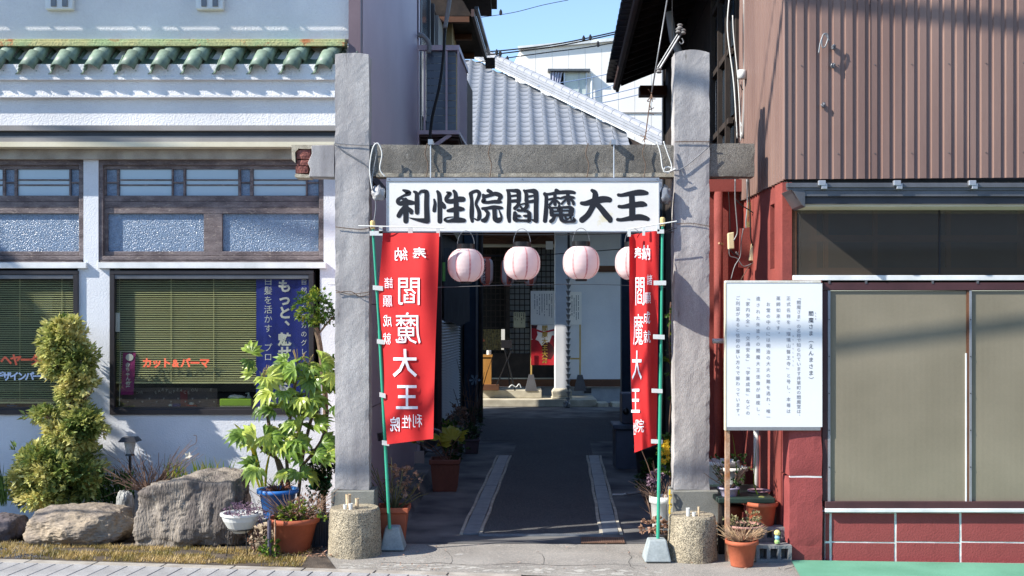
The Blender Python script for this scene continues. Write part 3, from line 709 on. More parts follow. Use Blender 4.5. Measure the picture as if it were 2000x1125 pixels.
cw('wire',[(1320,437),(1350,436),(1387,442)],9.985,.003,m_rustwire,'thin wire round the right gate post beside the banner top')
cw('cable',[(727,372),(722,330),(728,290),(738,280),(746,300),(742,330),(752,345)],9.93,.006,m_plwhite,'pale looped cable between left post and sign')
cw('cable',[(731,278),(735,300),(730,330),(727,360),(734,400),(729,440)],9.94,.005,m_wire,'grey cable dropping beside the left post from the lintel')
cw('cable',[(1283,277),(1290,300),(1294,328),(1302,336),(1320,330)],9.93,.006,m_plwhite,'white cable hooked over the lintel by the right post')
cw('cable',[(1296,276),(1304,300),(1312,325),(1306,338),(1296,334),(1303,326),(1322,332)],9.95,.006,m_plwhite,'white knotted cable against the right gate post')
for px in (841,1199):
    t=thing('hanging_rod','thin steel rod with clamp carrying the sign, %s one'%('left' if px<1000 else 'right'),'rod',W(px,347,9.98))
    g=G(); g.tube(pw([(px,276),(px,350)],9.985),.006,n=6); ob('rod',g,m_alu,t)
    g=G(); g.pb(px-5,272,px+4,282,9.97,.25); ob('clamp',g,m_alu,t)
for k,px in enumerate((833,957,1147,1258)):
    cw('wire',[(px+2,280),(px-3,300),(px+3,322),(px-1,348)],9.995,.0045,m_rustwire,'rusty tie wire hanging over the lintel, %s of four'%('first','second','third','last')[k],grp='tie wires over the lintel')
# ---------------------------------------------------------------- sign
SY=9.93
sg=thing('gate_sign','long white board with bold black brush characters hung under the lintel','sign',W(1021,452,SY))
g=G(); g.pb(756,348,1287,452,SY,.05); ob('board',g,m_signwhite,sg,bev=.002)
g=G(); g.pb(755,347,1288,354,SY-.008,.066); ob('top_rail',g,m_alu,sg,bev=.002)
g=G(); g.pb(754.5,354,756.5,452,SY-.006,.06); g.pb(1286.5,354,1288.5,452,SY-.006,.06); g.pb(756.5,451,1286.5,453.5,SY-.006,.06); ob('edge_trim',g,m_alu,sg)
g=G()
for px in (760,890,1020,1151,1283): 
    q=W(px,350.5,SY-.008); g.lathe([(.006,0),(.006,.004)],c=(q.x,q.y,q.z),n=6)
ob('screws',g,m_alu_g,sg)
Z=12.5
def fz(ox): return lambda x,y,d: W(ox+x/Z,360+y/Z,SY-.0015-d)
CH=[
(760,[[(345,145,28),(400,165,45),(480,210,62),(420,250,42),(330,290,30),(230,370,48),(215,430,50),(270,470,55),(400,440,72),(520,445,62),(640,460,35)],
      [(300,350,20),(370,370,40),(430,400,50)],
      [(400,360,40),(410,600,66),(408,895,64)],[(395,530,48),(300,660,62),(235,765,58)],[(470,600,50),(530,650,56),(540,690,46)],
      [(610,180,30),(670,230,50),(678,400,58),(680,600,57),(680,690,52)],
      [(715,250,22),(770,180,36),(840,165,42),(880,175,50),(915,220,58),(912,500,62),(925,880,68)],
      [(925,885,70),(850,885,60),(700,865,38),(580,840,22),(490,815,9)]]),
(760,[[(1180,175,36),(1222,260,54),(1238,500,60),(1238,900,60)],[(1098,370,24),(1120,470,40),(1108,580,48),(1103,640,48)],[(1295,440,24),(1325,510,50),(1345,560,46)],
      [(1415,195,26),(1490,225,44),(1440,280,52),(1395,350,50),(1430,410,56),(1560,410,60),(1700,365,70),(1800,365,66)],
      [(1580,165,38),(1620,240,50),(1635,500,62),(1640,840,66)],[(1430,645,34),(1550,625,58),(1700,600,66),(1800,605,44)],
      [(1560,795,14),(1440,805,16),(1370,840,26),(1360,870,34),(1430,900,34),(1560,880,52),(1700,870,66),(1825,880,52)]]),
(900,[[(240,230,50),(265,400,44),(268,600,56),(265,780,54),(280,900,40)],[(240,225,48),(310,180,40),(400,165,42),(450,220,46),(430,320,44),(385,420,40),(375,500,36),(430,620,46),(455,740,52),(440,830,50),(400,870,26),(340,840,20)],
      [(670,155,46),(730,190,46),(770,230,40)],[(545,260,34),(600,290,44),(700,270,44),(830,230,52),(940,260,56),(970,310,56),(930,370,40)],
      [(550,290,36),(565,370,46),(540,420,46),(640,440,38),(800,425,45),(940,425,48),(975,430,32)],
      [(530,590,36),(640,580,38),(800,560,50),(950,570,44),(1000,575,34)],
      [(600,630,36),(660,700,46),(640,800,46),(590,870,64),(530,880,44)],
      [(820,600,56),(825,750,55),(840,850,62),(900,875,66),(950,860,62),(990,800,30),(960,700,22),(925,610,10)]]),
(900,[[(1125,140,24),(1170,220,46),(1180,400,52),(1172,600,54),(1170,780,54),(1185,905,40)],
      [(1150,145,30),(1280,155,42),(1400,170,56),(1415,280,56),(1415,400,52),(1400,440,40)],
      [(1200,290,28),(1290,280,30),(1370,270,30)],[(1200,415,38),(1290,405,42),(1380,400,44)],
      [(1545,150,30),(1595,230,44),(1600,400,50)],[(1570,165,34),(1700,160,46),(1810,180,66),(1838,300,60),(1835,600,58),(1835,880,60)],
      [(1640,300,30),(1780,275,28)],[(1640,430,36),(1780,405,42)],[(1840,890,54),(1780,880,34),(1730,860,12)],
      [(1410,480,44),(1370,540,46),(1320,585,46)],[(1470,490,20),(1550,470,24),(1610,490,50),(1610,545,48),(1560,600,44),(1510,640,30),(1430,635,34),(1390,635,30)],[(1450,530,24),(1500,600,28),(1560,650,36)],
      [(1320,700,46),(1320,780,52),(1330,860,54),(1450,880,32),(1600,885,34),(1665,890,46),(1670,780,52),(1660,690,48),(1600,650,30)],
      [(1340,770,36),(1430,770,34),(1450,770,24)],[(1640,770,34),(1560,770,30),(1540,770,24)]]),
(1040,[[(300,235,46),(335,300,46),(335,500,50),(325,700,56),(305,890,54)],[(290,235,34),(400,240,34),(600,205,44),(800,190,50),(950,190,46),(1020,205,38)],[(580,150,48),(640,180,42)],
      [(545,250,42),(545,400,38),(548,490,42)],[(400,370,26),(500,350,34),(620,330,28),(680,345,26)],[(500,400,30),(440,470,34),(410,500,30)],[(590,400,28),(640,450,34),(650,470,32)],
      [(860,240,44),(870,350,40),(885,470,42)],[(690,340,28),(800,310,36),(920,310,36),(1005,325,32)],[(830,360,28),(750,430,30),(715,475,28)],[(940,370,32),(985,420,38),(1000,480,36)],
      [(650,530,34),(655,600,30)],[(420,560,38),(460,620,50),(465,700,54),(480,745,40)],[(420,570,24),(600,570,26),(800,560,34),(900,560,38),(950,600,64),(940,700,66),(930,740,50)],
      [(640,600,46),(690,600,50),(690,740,46)],[(480,665,20),(600,655,26),(800,645,22),(930,645,30)],[(460,750,40),(650,750,38),(850,745,36),(960,740,44)],
      [(540,780,38),(500,860,46),(450,900,48)],[(700,760,50),(710,860,52),(790,905,40),(900,915,26),(1000,895,44),(1020,870,42),(1000,810,16)],[(800,790,26),(830,850,30),(900,830,18),(930,790,26),(940,850,22)]]),
(1120,[[(455,150,42),(520,200,62),(535,300,76),(520,420,86),(440,600,70),(340,760,72),(210,870,74)],[(200,460,46),(300,465,60),(480,420,80),(680,370,84),(800,365,76),(880,380,66)],[(560,470,64),(680,600,70),(790,740,76),(880,840,72),(895,880,62)]]),
(1120,[[(1100,260,42),(1180,265,44),(1400,225,62),(1600,200,76),(1720,205,66),(1790,215,46)],[(1115,540,42),(1200,548,46),(1380,520,64),(1600,485,72),(1700,485,70),(1760,500,42)],
       [(1420,240,66),(1432,500,74),(1432,820,76)],[(1080,860,42),(1180,865,44),(1400,825,62),(1600,800,76),(1740,820,64),(1815,845,50)]])]
for ox,st in CH:
    g=G(); ink(g,st,fz(ox),.00025); ob('character',g,m_ink,sg,fix=False)
# ---------------------------------------------------------------- banners
def interp(L,t):
    t=max(0,min(1,t))*(len(L)-1); i=min(int(t),len(L)-2); return L[i]+(L[i+1]-L[i])*(t-i)
def banner_l(u,v):
    t=(v-455)/410; xl=interp([748,740,742,748,756],t); xr=interp([858,855,851,848,846],t); s=(u-xl)/(xr-xl)
    d=.030*math.sin(s*5.2+t*3.3+.4)*(.5+.5*math.sin(t*2.2))+.018*math.sin(s*9-t*7)+.03*max(0,.35-t)*math.sin(s*14)
    p=W(u,v,9.84); Y=9.84-.17*s+d; q=W(u,v,Y); return q
def banner_r(u,v):
    t=(v-452)/425; xl=interp([1229,1229,1231,1233,1239],t); xr=interp([1287,1286,1285,1284,1282],t); s=(u-xl)/(xr-xl)
    d=.05*math.sin(s*6.5+t*2.0)+.02*math.sin(s*12-t*5)
    return W(u,v,9.62-.07*s+d*.6)
def mkbanner(name,lab,fn,xl,xr,y0,y1,slant0,slant1,cols,pole,base,tabs,arm,bY):
    t=thing('nobori_banner',lab,'banner',base['loc'])
    def sh(i,j):
        v=y0+(y1-y0)*j; v+= (slant0*(1-j)+slant1*j)*i
        T=(v-455)/410; a=interp(xl,T); b=interp(xr,T); return fn(a+(b-a)*i,v)
    g=G(); g.sheet(sh,40,90); cl=ob('cloth',g,m_red,t,smooth=True,fix=False)
    g=G(); f=lambda u,v:(lambda p:Vector((p[0],p[1]-.009,p[2])))(fn(u,-v))
    for ch,x,y,sx,sy,mir in cols: put(g,ch,x,-y,1,f,bold=.0 if (ch in '閻魔' or sy<30) else .012,sx=sx*(-1 if mir else 1),sy=sy,grid=7,shear=.0)
    ob('characters',g,m_prtwhite,cl,fix=False)
    g=G(); g.tube(pole[:2],.0115,n=10); g.tube([pole[1],pole[2]],.0145,n=10); ob('pole',g,m_greenpole,t,smooth=False)
    g=G(); a=Vector(pole[0]); g.lathe([(.02,-.02),(.022,.0),(.022,.045),(.016,.055)],c=a,n=12); ob('pole_cap',g,m_cap,t,smooth=False)
    g=G(); g.tube(arm,.0055,n=6); ob('crossbar',g,m_plwhite,t)
    for q in tabs:
        g=G(); vs=[W(x,y,bY-.03) for x,y in q]; g.add(vs+[v+Vector((0,.012,0)) for v in vs],[(0,1,2,3),(7,6,5,4),(0,4,5,1),(1,5,6,2),(2,6,7,3),(3,7,4,0)]); ob('tab',g,m_plwhite,t)
    b=base; g=G(); g.hexa(b['vs']); ob('weight',g,m_base,t,bev=.012,seg=2)
    return t
def rc(x0,y0,x1,y1,sl=0): return [(x0,y1),(x1,y1+sl),(x1,y0+sl),(x0,y0)]
colsL=[('奉',819,498,28,30,1),('納',783,497,28,28,1),('閻',799,569,50,60,1),('魔',797,642,52,66,1),('大',791,710,50,58,1),('王',795,776,46,56,1),('利',815,822,20,28,1),('性',794,824,20,28,1),('院',772,829,20,30,1),
       ('諸',759,553,18,23,1),('願',757,588,19,25,1),('成',757,627,18,25,1),('就',756,662,17,25,1)]
pl=[W(728,443,9.86),W(741,645,9.86),W(761,1033,9.88)]
def wvs(x0,x1,X0,X1,yt,yb,Y,dep):
    a=W(x0,yb,Y); b=W(x1,yb,Y); c=W(X0,yt,Y+.05); d=W(X1,yt,Y+.05)
    z0=0.01; zt=c.z
    return [(a.x,Y,z0),(b.x,Y,z0),(b.x+.0,Y+dep,z0),(a.x,Y+dep,z0),(c.x,Y+.05,zt),(d.x,Y+.05,zt),(d.x,Y+dep-.05,zt),(c.x,Y+dep-.05,zt)]
mkbanner('l','red banner with mirrored white characters seen from behind, by the left gate post',banner_l,[748,740,742,748,756],[858,855,851,848,846],455,868,0,-11,colsL,pl,
   dict(loc=(gx(768),9.9,0),vs=wvs(742,790,752,779,1030,1077,9.85,.24)),
   [rc(722,451,747,460),rc(740,442,747,456),rc(797,443,806,462),rc(852,443,859,462),rc(728,557,748,566,2),rc(736,662,750,671,2),rc(741,766,753,775,3),rc(746,860,760,869,2)],
   [W(700,441,9.86),W(868,445,9.68)],9.86)
colsR=[('奉',1246,498,15,31,0),('納',1262,494,17,31,0),('閻',1249.5,569,21,62,0),('魔',1246,645,20,66,0),('大',1243.5,714,20,60,0),('王',1241,783,18,56,0),('院',1249,832,18,28,0),('性',1239,838,5,26,0),
       ('諸',1268.5,547,11,22,0),('願',1265,582,12,24,0),('成',1263,621,14,26,0),('就',1263.5,658,15,26,0)]
pr=[W(1294,437,9.55),W(1291,690,9.55),W(1285,1056,9.5)]
mkbanner('r','red banner with upright white characters furled narrow, by the right gate post',banner_r,[1229,1229,1231,1233,1239],[1287,1286,1285,1284,1282],459,884,-9,-16,colsR,pr,
   dict(loc=(1.25,9.5,0),vs=wvs(1259,1312,1268,1302,1055,1100,9.38,.24)),
   [rc(1284,448,1297,456),rc(1283,440,1288,452),rc(1255,443,1260,460),rc(1226,447,1232,462),rc(1277,548,1301,557,0),rc(1276,653,1298,662,1),rc(1273,759,1294,767,1),rc(1272,858,1294,866,1)],
   [W(1322,432,9.5),W(1226,448,9.60)],9.55)
# ---------------------------------------------------------------- round lanterns
def lantern(loc,r,h,lab):
    t=thing('paper_lantern',lab,'lantern',loc,'round pink lanterns hanging under the sign')
    x,y,z=loc; n=26; prof=[]
    for i in range(n*3+1):
        s=i/(n*3); u=s*2-1
        rr_=r*(1-abs(u)**2.6)**(1/2.3)*.0+ r*math.sqrt(max(0,1-abs(u*.93)**2.5))
        rib=(.0,.005,.0035)[i%3]
        prof.append((rr_+rib,-h/2+h*s))
    g=G(); g.lathe(prof,c=(x,y,z),n=40); ob('paper_shade',g,m_lant,t,smooth=True)
    g=G(); K=8
    for k in range(K):
        a=2*math.pi*(k+.35)/K; da=.045
        P=[]
        for rr_,zz in prof[::3]:
            for e in (-da,da): P.append((x+(rr_+.0035)*math.cos(a+e),y+(rr_+.0035)*math.sin(a+e),z+zz))
        g.add(P,[(2*i,2*i+1,2*i+3,2*i+2) for i in range(len(P)//2-1)])
    ob('red_seam',g,m_lantred,t,fix=False)
    g=G(); g.lathe([(.0,0),(.078,0),(.08,.045),(.074,.045),(.074,.004)],c=(x,y,z+h/2-.004),n=24); ob('top_ring',g,m_black,t)
    g=G(); g.lathe([(.05,0),(.053,.022),(.0,.022)],c=(x,y,z-h/2-.018),n=24); ob('bottom_ring',g,m_black,t)
    g=G(); P=[Vector((x+.075*math.cos(a),y,z+h/2+.03+.13*math.sin(a))) for a in [math.pi*i/12 for i in range(13)]]; g.tube(P,.0028,n=5); ob('handle',g,m_wire,t)
    return t
for (px,py),lab in zip([(910,518),(1019.5,514),(1135,513),(1237,514)],['leftmost round pink paper lantern, beside the left red banner','round pink paper lantern second from left, in front of the lattice door','round pink paper lantern above the rain chain','round pink paper lantern half hidden by the right red banner']):
    q=W(px,py,9.88); lantern((q.x,q.y,q.z),.158,.29,lab)
g=G(); 
P=[W(740,455,9.9),W(880,458,9.88),W(1020,459,9.88),W(1150,458,9.88),W(1316,453,9.9)]
solo('wire',G().tube(P,.004,n=5),m_wireb,'black wire strung behind the sign that carries the round lanterns','wire')
cw('wire',[(640,556),(740,560),(860,561),(1020,556),(1180,556),(1300,561)],10.3,.003,m_wire,'thin slack wire crossing the alley below the lanterns')
cw('wire',[(1297,452),(1322,445)],9.7,.003,m_wireb,'short dark wire tying right banner pole to the post')
# plastic bags stuffed at the sign corners
def bagmesh(c,r,seed,sq=(1,1,1)):
    bm=bmesh.new(); bmesh.ops.create_icosphere(bm,subdivisions=3,radius=1)
    for v in bm.verts:
        d=v.co.normalized(); k=1+.45*noise.noise(d*2+Vector((seed,0,0)))+.25*noise.noise(d*6+Vector((seed,0,0))); v.co=d*k
    g=G(); bm.verts.index_update(); g.add([(c[0]+v.co.x*r*sq[0],c[1]+v.co.y*r*sq[1],c[2]+v.co.z*r*sq[2]) for v in bm.verts],[tuple(v.index for v in f.verts) for f in bm.faces]); bm.free(); return g
m_bag=M('crumpled_clear_plastic','#b3b3b2','#86868a',rough=.25,scale=20,bump=.6,bscale=40,bdist=.02,fine=.2,spec=.8)
solo('plastic_bag',bagmesh(W(739,378,9.96),.06,1,(1,.6,1.1)),m_bag,'crumpled clear plastic bag tucked left of the sign','bag',smooth=True)
solo('glass_bulb',bagmesh(W(1300,382,9.96),.055,4,(.9,.7,1.5)),M('smoky_plastic','#7b7d80','#5a5c60',rough=.15,scale=8,bump=.4,bscale=30,spec=.9),'smoky clear plastic cup hanging right of the sign','cover',smooth=True)
# ---------------------------------------------------------------- bollards
def bollard(px,py,rt,rb,top,label,seed):
    Yf=F*H/(py-YH); Y=Yf+rb; x=(px-1000)*(Y)/F; ztop=H+(YH-top)*Y/F
    t=thing('concrete_bollard',label,'bollard',(x,Y,0),'squat pebbled concrete bollards by the gate posts')
    n=48; nz=22; g=G(); b=0
    for k in range(nz+1):
        for j in range(n):
            a=2*math.pi*j/n; z=ztop*k/nz; r=rb+(rt-rb)*k/nz
            q=Vector((math.cos(a)*3+seed,math.sin(a)*3,z*6)); r+=.006*noise.noise(q)+.004*noise.noise(q*4)
            if k<4: r-=max(0,noise.noise(q*1.3+Vector((0,0,9))))*.03*(4-k)/4
            if k==nz: r-=.012
            g.v.append((x+r*math.cos(a),Y+r*math.sin(a),z-.002))
    for k in range(nz):
        for j in range(n): g.f.append((k*n+j,k*n+(j+1)%n,(k+1)*n+(j+1)%n,(k+1)*n+j))
    g.f.append(tuple(nz*n+j for j in range(n))); ob('body',g,m_aggr,t)
    return x,Y,ztop
for args in ((693,1093,.215,.235,990,'pebbled concrete bollard in front of the left gate post',3),(1352,1102,.195,.218,1004,'pebbled concrete bollard in front of the right gate post',8)):
    x,Y,z=bollard(*args)
    m_wd=M('pale_wood_offcut','#cdb99a','#b39a78',rough=.8,scale=20,bump=.2)
    if x<0: L=[(-.07,-.10,.035,.04,m_plwhite,'white paper cup'),(-.02,-.11,.04,.05,m_plwhite,'white plastic cup'),(.03,-.08,.035,.09,m_wd,'short wooden stub'),(-.05,-.05,.05,.12,m_wd,'curled pale wooden strip')]
    else: L=[(-.05,-.09,.035,.07,m_plwhite,'tall white cup'),(.0,-.09,.035,.035,m_plwhite,'low white cup lid'),(.04,-.09,.018,.08,m_wd,'upright wooden stick')]
    for k,(dx,dy,r,h,m,lb) in enumerate(L):
        g=G(); g.lathe([(r*.4,0),(r*.5,h),(r*.42,h),(r*.35,.01)],c=(x+dx,Y+dy,z-.002),n=10); solo('cup' if m is m_plwhite else 'wood_piece',g,m,lb+' on top of the %s bollard'%('left' if x<0 else 'right'),'cup' if m is m_plwhite else 'wood piece')
# ================================================================ right building (brown siding over red base)
SLP=.06
def PR(px,py,off=0):
    k=(px-1000)/F; Y=(9.5+off+SLP*2.37)/(1+SLP*k); return W(px,py,Y)
rb=thing('corner_shop','old shop with brown corrugated upper wall, ribbed panels and red painted base','building',(3.2,9.5,0))
def fb_(g,x0,y0,x1,y1,off,d):      # box whose front lies in the slightly turned facade plane
    a=PR(x0,y1,off);b=PR(x1,y1,off);c=PR(x0,y0,off);e=PR(x1,y0,off); D=Vector((.06,1,0))*d
    za=min(a.z,b.z); 
    return g.hexa([a,b,b+D,a+D,c,e,e+D,c+D])
def corr(p0,p1,z0,z1,pitch,depth,inner,nrm):
    """corrugated sheet from p0 to p1 (xy), outer flats proud of the recessed ones by depth"""
    g=G(); p0=Vector(p0);p1=Vector(p1); L=(p1-p0).length; u=(p1-p0)/L; n=Vector(nrm); k=int(L/pitch)+1; prof=[]
    for i in range(k):
        s=i*pitch; w_=pitch-inner
        prof+=[(s,0),(s+w_-.012,0),(s+w_-.004,-depth),(s+pitch-.006,-depth)]
    prof=[(min(s,L),d) for s,d in prof]+[(L,0)]
    for s,d in prof:
        q=p0+u*s+n*d; g.v.append((q.x,q.y,z0)); g.v.append((q.x,q.y,z1))
    for i in range(len(prof)-1):
        if prof[i][0]<L or prof[i+1][0]<L: g.f.append((2*i,2*i+2,2*i+3,2*i+1))
    return g
q0=PR(1533,347,0); q1=PR(2300,347,0)
zb=PR(1533,350).z
ob('corrugated_siding',corr((q0.x,q0.y),(q1.x,q1.y),zb,9,.102,.014,.034,(-.06,-1)),m_brownside,rb,fix=False)
ob('corner_trim',G().tube([(q0.x-.004,q0.y,zb),(q0.x-.004,q0.y,9)],.014,n=8),m_brownside,rb)
sx0=2.30
g=G()
for i in range(1,34,3):
    for zz in (3.45,4.2,4.95):
        p=q0+(q1-q0).normalized()*(.035+i*.102); g.lathe([(.0055,0),(.0055,.004)],c=(p.x,p.y-.004,zz),n=5)
ob('screws',g,m_alu_g,rb,kind='stuff')
for i in (7,15,23,31):
    p=q0+(q1-q0).normalized()*(i*.102-.002); g=G(); g.box(p.x,p.x+.004,p.y-.0035,p.y+.002,zb,9); ob('sheet_seam',g,m_browntrim,rb)
ob('side_siding',corr((sx0,11.32),(sx0+.012,q0.y),zb-.0,9,.102,.02,.034,(-1,0)),m_brownside,rb,fix=False)
g=G(); g.box(sx0+.03,7,11.32,11.5,zb,9); ob('wall',g,m_browntrim,rb)
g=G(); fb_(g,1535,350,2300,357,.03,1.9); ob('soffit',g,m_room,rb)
# awning rail with brackets
g=G(); fb_(g,1537,357,2300,366,-.37,.05); fb_(g,1537,367,2300,371,-.355,.03); ob('awning_rail',g,m_alu_g,rb,bev=.002)
g=G(); fb_(g,1556,371.5,2300,383,-.34,.37); ob('awning_box',g,m_alu_g,rb)
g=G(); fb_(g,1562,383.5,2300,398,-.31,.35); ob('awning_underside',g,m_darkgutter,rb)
g=G(); fb_(g,1565,398.5,2300,403,-.29,.37); ob('awning_lip',g,m_cream,rb)
g=G(); 
a=PR(1545,369,-.355); g.prism([(0,0),(.13,-.0),(.13,-.15),(.10,-.13),(.03,-.03)],lambda x,z:(a.x+x*.9,a.y+.0,a.z+z),(0,.34,0)); ob('awning_cheek',g,m_alu_g,rb,bev=.003)
for px in (1608,1755,1902):
    g=G(); fb_(g,px-9,352,px+5,362,-.40,.04); fb_(g,px-3,358,px+8,369,-.395,.03); ob('rail_bracket',g,m_alu,rb,bev=.003)
# transom of ribbed translucent panels with timber grid behind
g=G(); fb_(g,1547,400,1556,546,.02,.12); ob('side_frame',g,m_brown,rb,bev=.003)
g=G(); fb_(g,1549,537.5,2300,547.5,-.02,.12); ob('white_sill',g,m_whitetrim,rb,bev=.003)
m_rib=glassmat('ribbed_grey_plastic','#a9a6a0',refl=.16,rough=.05)
_n=m_rib.node_tree.nodes; _l=m_rib.node_tree.links; _d=_n.new('ShaderNodeBsdfDiffuse'); _d.inputs[0].default_value=lin('#8a8378'); _m=_n.new('ShaderNodeMixShader'); _m.inputs[0].default_value=.16
_o=_n['Material Output']; _s=_o.inputs[0].links[0].from_socket; _l.new(_s,_m.inputs[1]); _l.new(_d.outputs[0],_m.inputs[2]); _l.new(_m.outputs[0],_o.inputs[0])
def ribs(x0,x1,y0,y1,off,pitch,dep):
    a=PR(x0,y1,off);b=PR(x1,y1,off);c=PR(x0,y0,off); L=(b-a).length; u=(b-a)/L; n=int(L/pitch); g=G()
    for i in range(n+1):
        for e in (0,1):
            q=a+u*min(L,(i+e*.5)*pitch)+Vector((0,-1,0))*dep*e; g.v.append((q.x,q.y,a.z)); g.v.append((q.x,q.y,c.z))
    g.f=[(2*i,2*i+2,2*i+3,2*i+1) for i in range(len(g.v)//2-1)]; return g
for x0,x1 in ((1557,1834),(1837,2280)):
    ob('ribbed_pane',ribs(x0,x1,403,537,.03,.018,.0008),m_rib,rb,fix=False)
g=G(); fb_(g,1834.3,403,1836.7,537,.025,.02); ob('pane_joint',g,m_alu_d,rb)
g=G(); fb_(g,1557,403,2280,411,.07,.05); ob('inner_rail',g,m_brown,rb)
g=G(); fb_(g,1557,459,2280,472,.07,.05); ob('inner_rail',g,m_brown,rb)
g=G(); fb_(g,1557,523,2280,537,.07,.05); ob('inner_rail',g,m_brown,rb)
for px,wd in ((1565,30),(1609,9),(1706,8),(1848,9),(1990,9)):
    for ya,yb in ((411,459),(472,523)):
        g=G(); fb_(g,px,ya,px+wd,yb,.08,.04); ob('inner_mullion',g,m_brown,rb)
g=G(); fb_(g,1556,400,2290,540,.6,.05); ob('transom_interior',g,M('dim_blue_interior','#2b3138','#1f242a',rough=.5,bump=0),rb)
# screens
g=G(); fb_(g,1607,552,2300,567,-.015,.12); ob('head_beam',g,m_maroon,rb,bev=.003)
g=G(); fb_(g,1607,548,2300,551.5,.03,.1); ob('head_gap',g,m_room,rb)
for px in (1618,1690,1820,1908):
    g=G(); fb_(g,px,547,px+4,554,-.02,.04); ob('clip',g,m_alu_g,rb)
g=G(); fb_(g,1606,567.5,1616.5,978,-.01,.12); ob('frame_post',g,m_maroon,rb,bev=.003)
g=G(); fb_(g,1888.5,567.5,1893.5,980,-.004,.1); ob('frame_post',g,m_brown,rb)
for x0,x1 in ((1617,1622),(1893.5,1898)):
    g=G(); fb_(g,x0,567.5,x1,980,-.012,.03); ob('metal_strip',g,m_alu,rb)
    g=G()
    for k in range(6): 
        q=PR((x0+x1)/2,625+k*72,-.0145); g.lathe([(.006,0),(.006,.006)],c=(q.x,q.y,q.z),n=6)
    ob('screws',g,m_alu_d,rb,kind='stuff')
g=G(); fb_(g,1886,690,1888.4,980,-.006,.02); ob('metal_strip',g,m_whitetrim,rb)
m_scr=M('olive_grey_panel','#87806f','#787262',rough=.3,scale=1.1,bump=.0,fine=.03,wear='#98917a',wscale=2.0,wlo=.66)
for x0,x1 in ((1622,1888),(1898,2290)): ob('ribbed_panel',ribs(x0,x1,568,980,.006,.010,.0006),m_scr,rb,fix=False)
g=G(); fb_(g,1617,568,2290,980,.012,.04); ob('backing_board',g,m_scr,rb)
g=G(); fb_(g,1612,980,2300,993,-.03,.12); ob('sill_board',g,m_maroon,rb,bev=.003)
g=G(); fb_(g,1612,993.5,2300,1001,-.04,.13); ob('white_ledge',g,m_whitetrim,rb,bev=.004)
for px in (1616,1616.01):
    pass
# red block base with white joints
g=G(); fb_(g,1611,1001.5,2300,1104,.0215,.2); ob('joint_paint',g,m_mortar,rb)
cols=[1612,1622.5,1749,1876,2003,2130,2257]; rws=[(1003,1057),(1061.5,1101)]
for (ya,yb) in rws:
    for i in range(len(cols)-1):
        xa=cols[i]+ (0 if i==0 else 2.2); xb=cols[i+1]-2.4
        a=PR(xa,yb,.017); b=PR(xb,ya,.017); g=G(); rough(g,a.x,b.x,0,.06,a.z,b.z,st=.05,amp=.0012,seed=i*3+ya)
        g.v=[(x,y+a.y-.06*(x-a.x),z) for x,y,z in g.v]; ob('block',g,m_redwall,rb)
# pier and side of base
g=G(); a=PR(1545,1104,-.03); b=PR(1606,1067,-.03); rough(g,a.x,b.x,0,.25,-.02,b.z,st=.06,amp=.003,seed=2); g.v=[(x,y+a.y-.06*(x-a.x),z) for x,y,z in g.v]; ob('pier',g,m_redwall,rb)
for ya,yb in ((1066.5,933.5),(929,548)):
    g=G(); a=PR(1541,ya,-.03); b=PR(1606,yb,-.03); rough(g,a.x,b.x,0,.25,a.z,b.z,st=.06,amp=.004,seed=ya); g.v=[(x,y+a.y-.06*(x-a.x),z) for x,y,z in g.v]; ob('pier',g,m_redwall,rb)
g=G(); fb_(g,1543,929.3,1605,933.2,-.026,.05); ob('pier_joint',g,m_mortar,rb)
g=G(); a=PR(1528,547,.0); b=PR(1547,356,.0); g.box(a.x,b.x,a.y,a.y+.25,a.z,b.z); ob('pier_upper',g,m_redwall2,rb)
g=G()
for (za,zb_,ya,yb) in ((0,2.5,9.72,11.3),(3.08,3.30,9.72,11.3),(2.5,3.08,9.72,9.95),(2.5,3.08,10.12,11.3)):
    g.box(2.335,2.5,ya,yb,za,zb_)
ob('side_wall',g,m_redwall2,rb)
g=G(); g.box(2.40,2.5,9.96,10.11,2.5,3.07); 
ob('niche',g,m_browntrim,rb)
g=G(); 
for z in (2.6,2.72,2.84,2.96): g.beam((2.37,10.035,z),(2.42,10.035,z+.04),.14,.012)
ob('niche_louvre',g,m_redwall2,rb)
g=G(); g.pb(1372,372,1462,1012,11.31,.2); ob('rear_wall',g,m_redwall2,rb)
g=G(); g.pb(1380,350,1490,374,11.2,.1); ob('rear_canopy',g,m_redwall2,rb)
g=G(); g.tube([W(1403,375,11.22),W(1403,930,11.22)],.045,n=12); ob('red_pipe',g,m_redwall2,rb,smooth=True)
g=G(); g.tube([W(1404,475,11.16),W(1412,477,11.2)],.012,n=6); ob('pipe_clip',g,m_rust,rb)
g=G(); g.tube([W(1478,1000,10.6),W(1478,770,10.6)],.03,n=12); ob('white_drain_pipe',g,m_plwhite,rb,smooth=True)
g=G(); g.tube([W(1392,666,10.9),W(1420,666,10.9)],.024,n=8); ob('white_cross_pipe',g,m_plwhite,rb,smooth=True)
g=G(); g.prism([(1446,446),(1491,443),(1482,527),(1443,522)],lambda x,y:W(x,y,10.9),(0,.03,0)); ob('red_board',g,m_redwall2,rb,label='tilted red board carrying a meter box')
g=G(); g.prism([(1461,395),(1485,395),(1487,443),(1459,444)],lambda x,y:W(x,y,10.92),(0,.02,0)); ob('peeling_patch',g,M('peeling_lichen_patch','#7d7f52','#8a4a3c',rough=.95,scale=16,bump=1,bscale=90,fine=.3),rb)
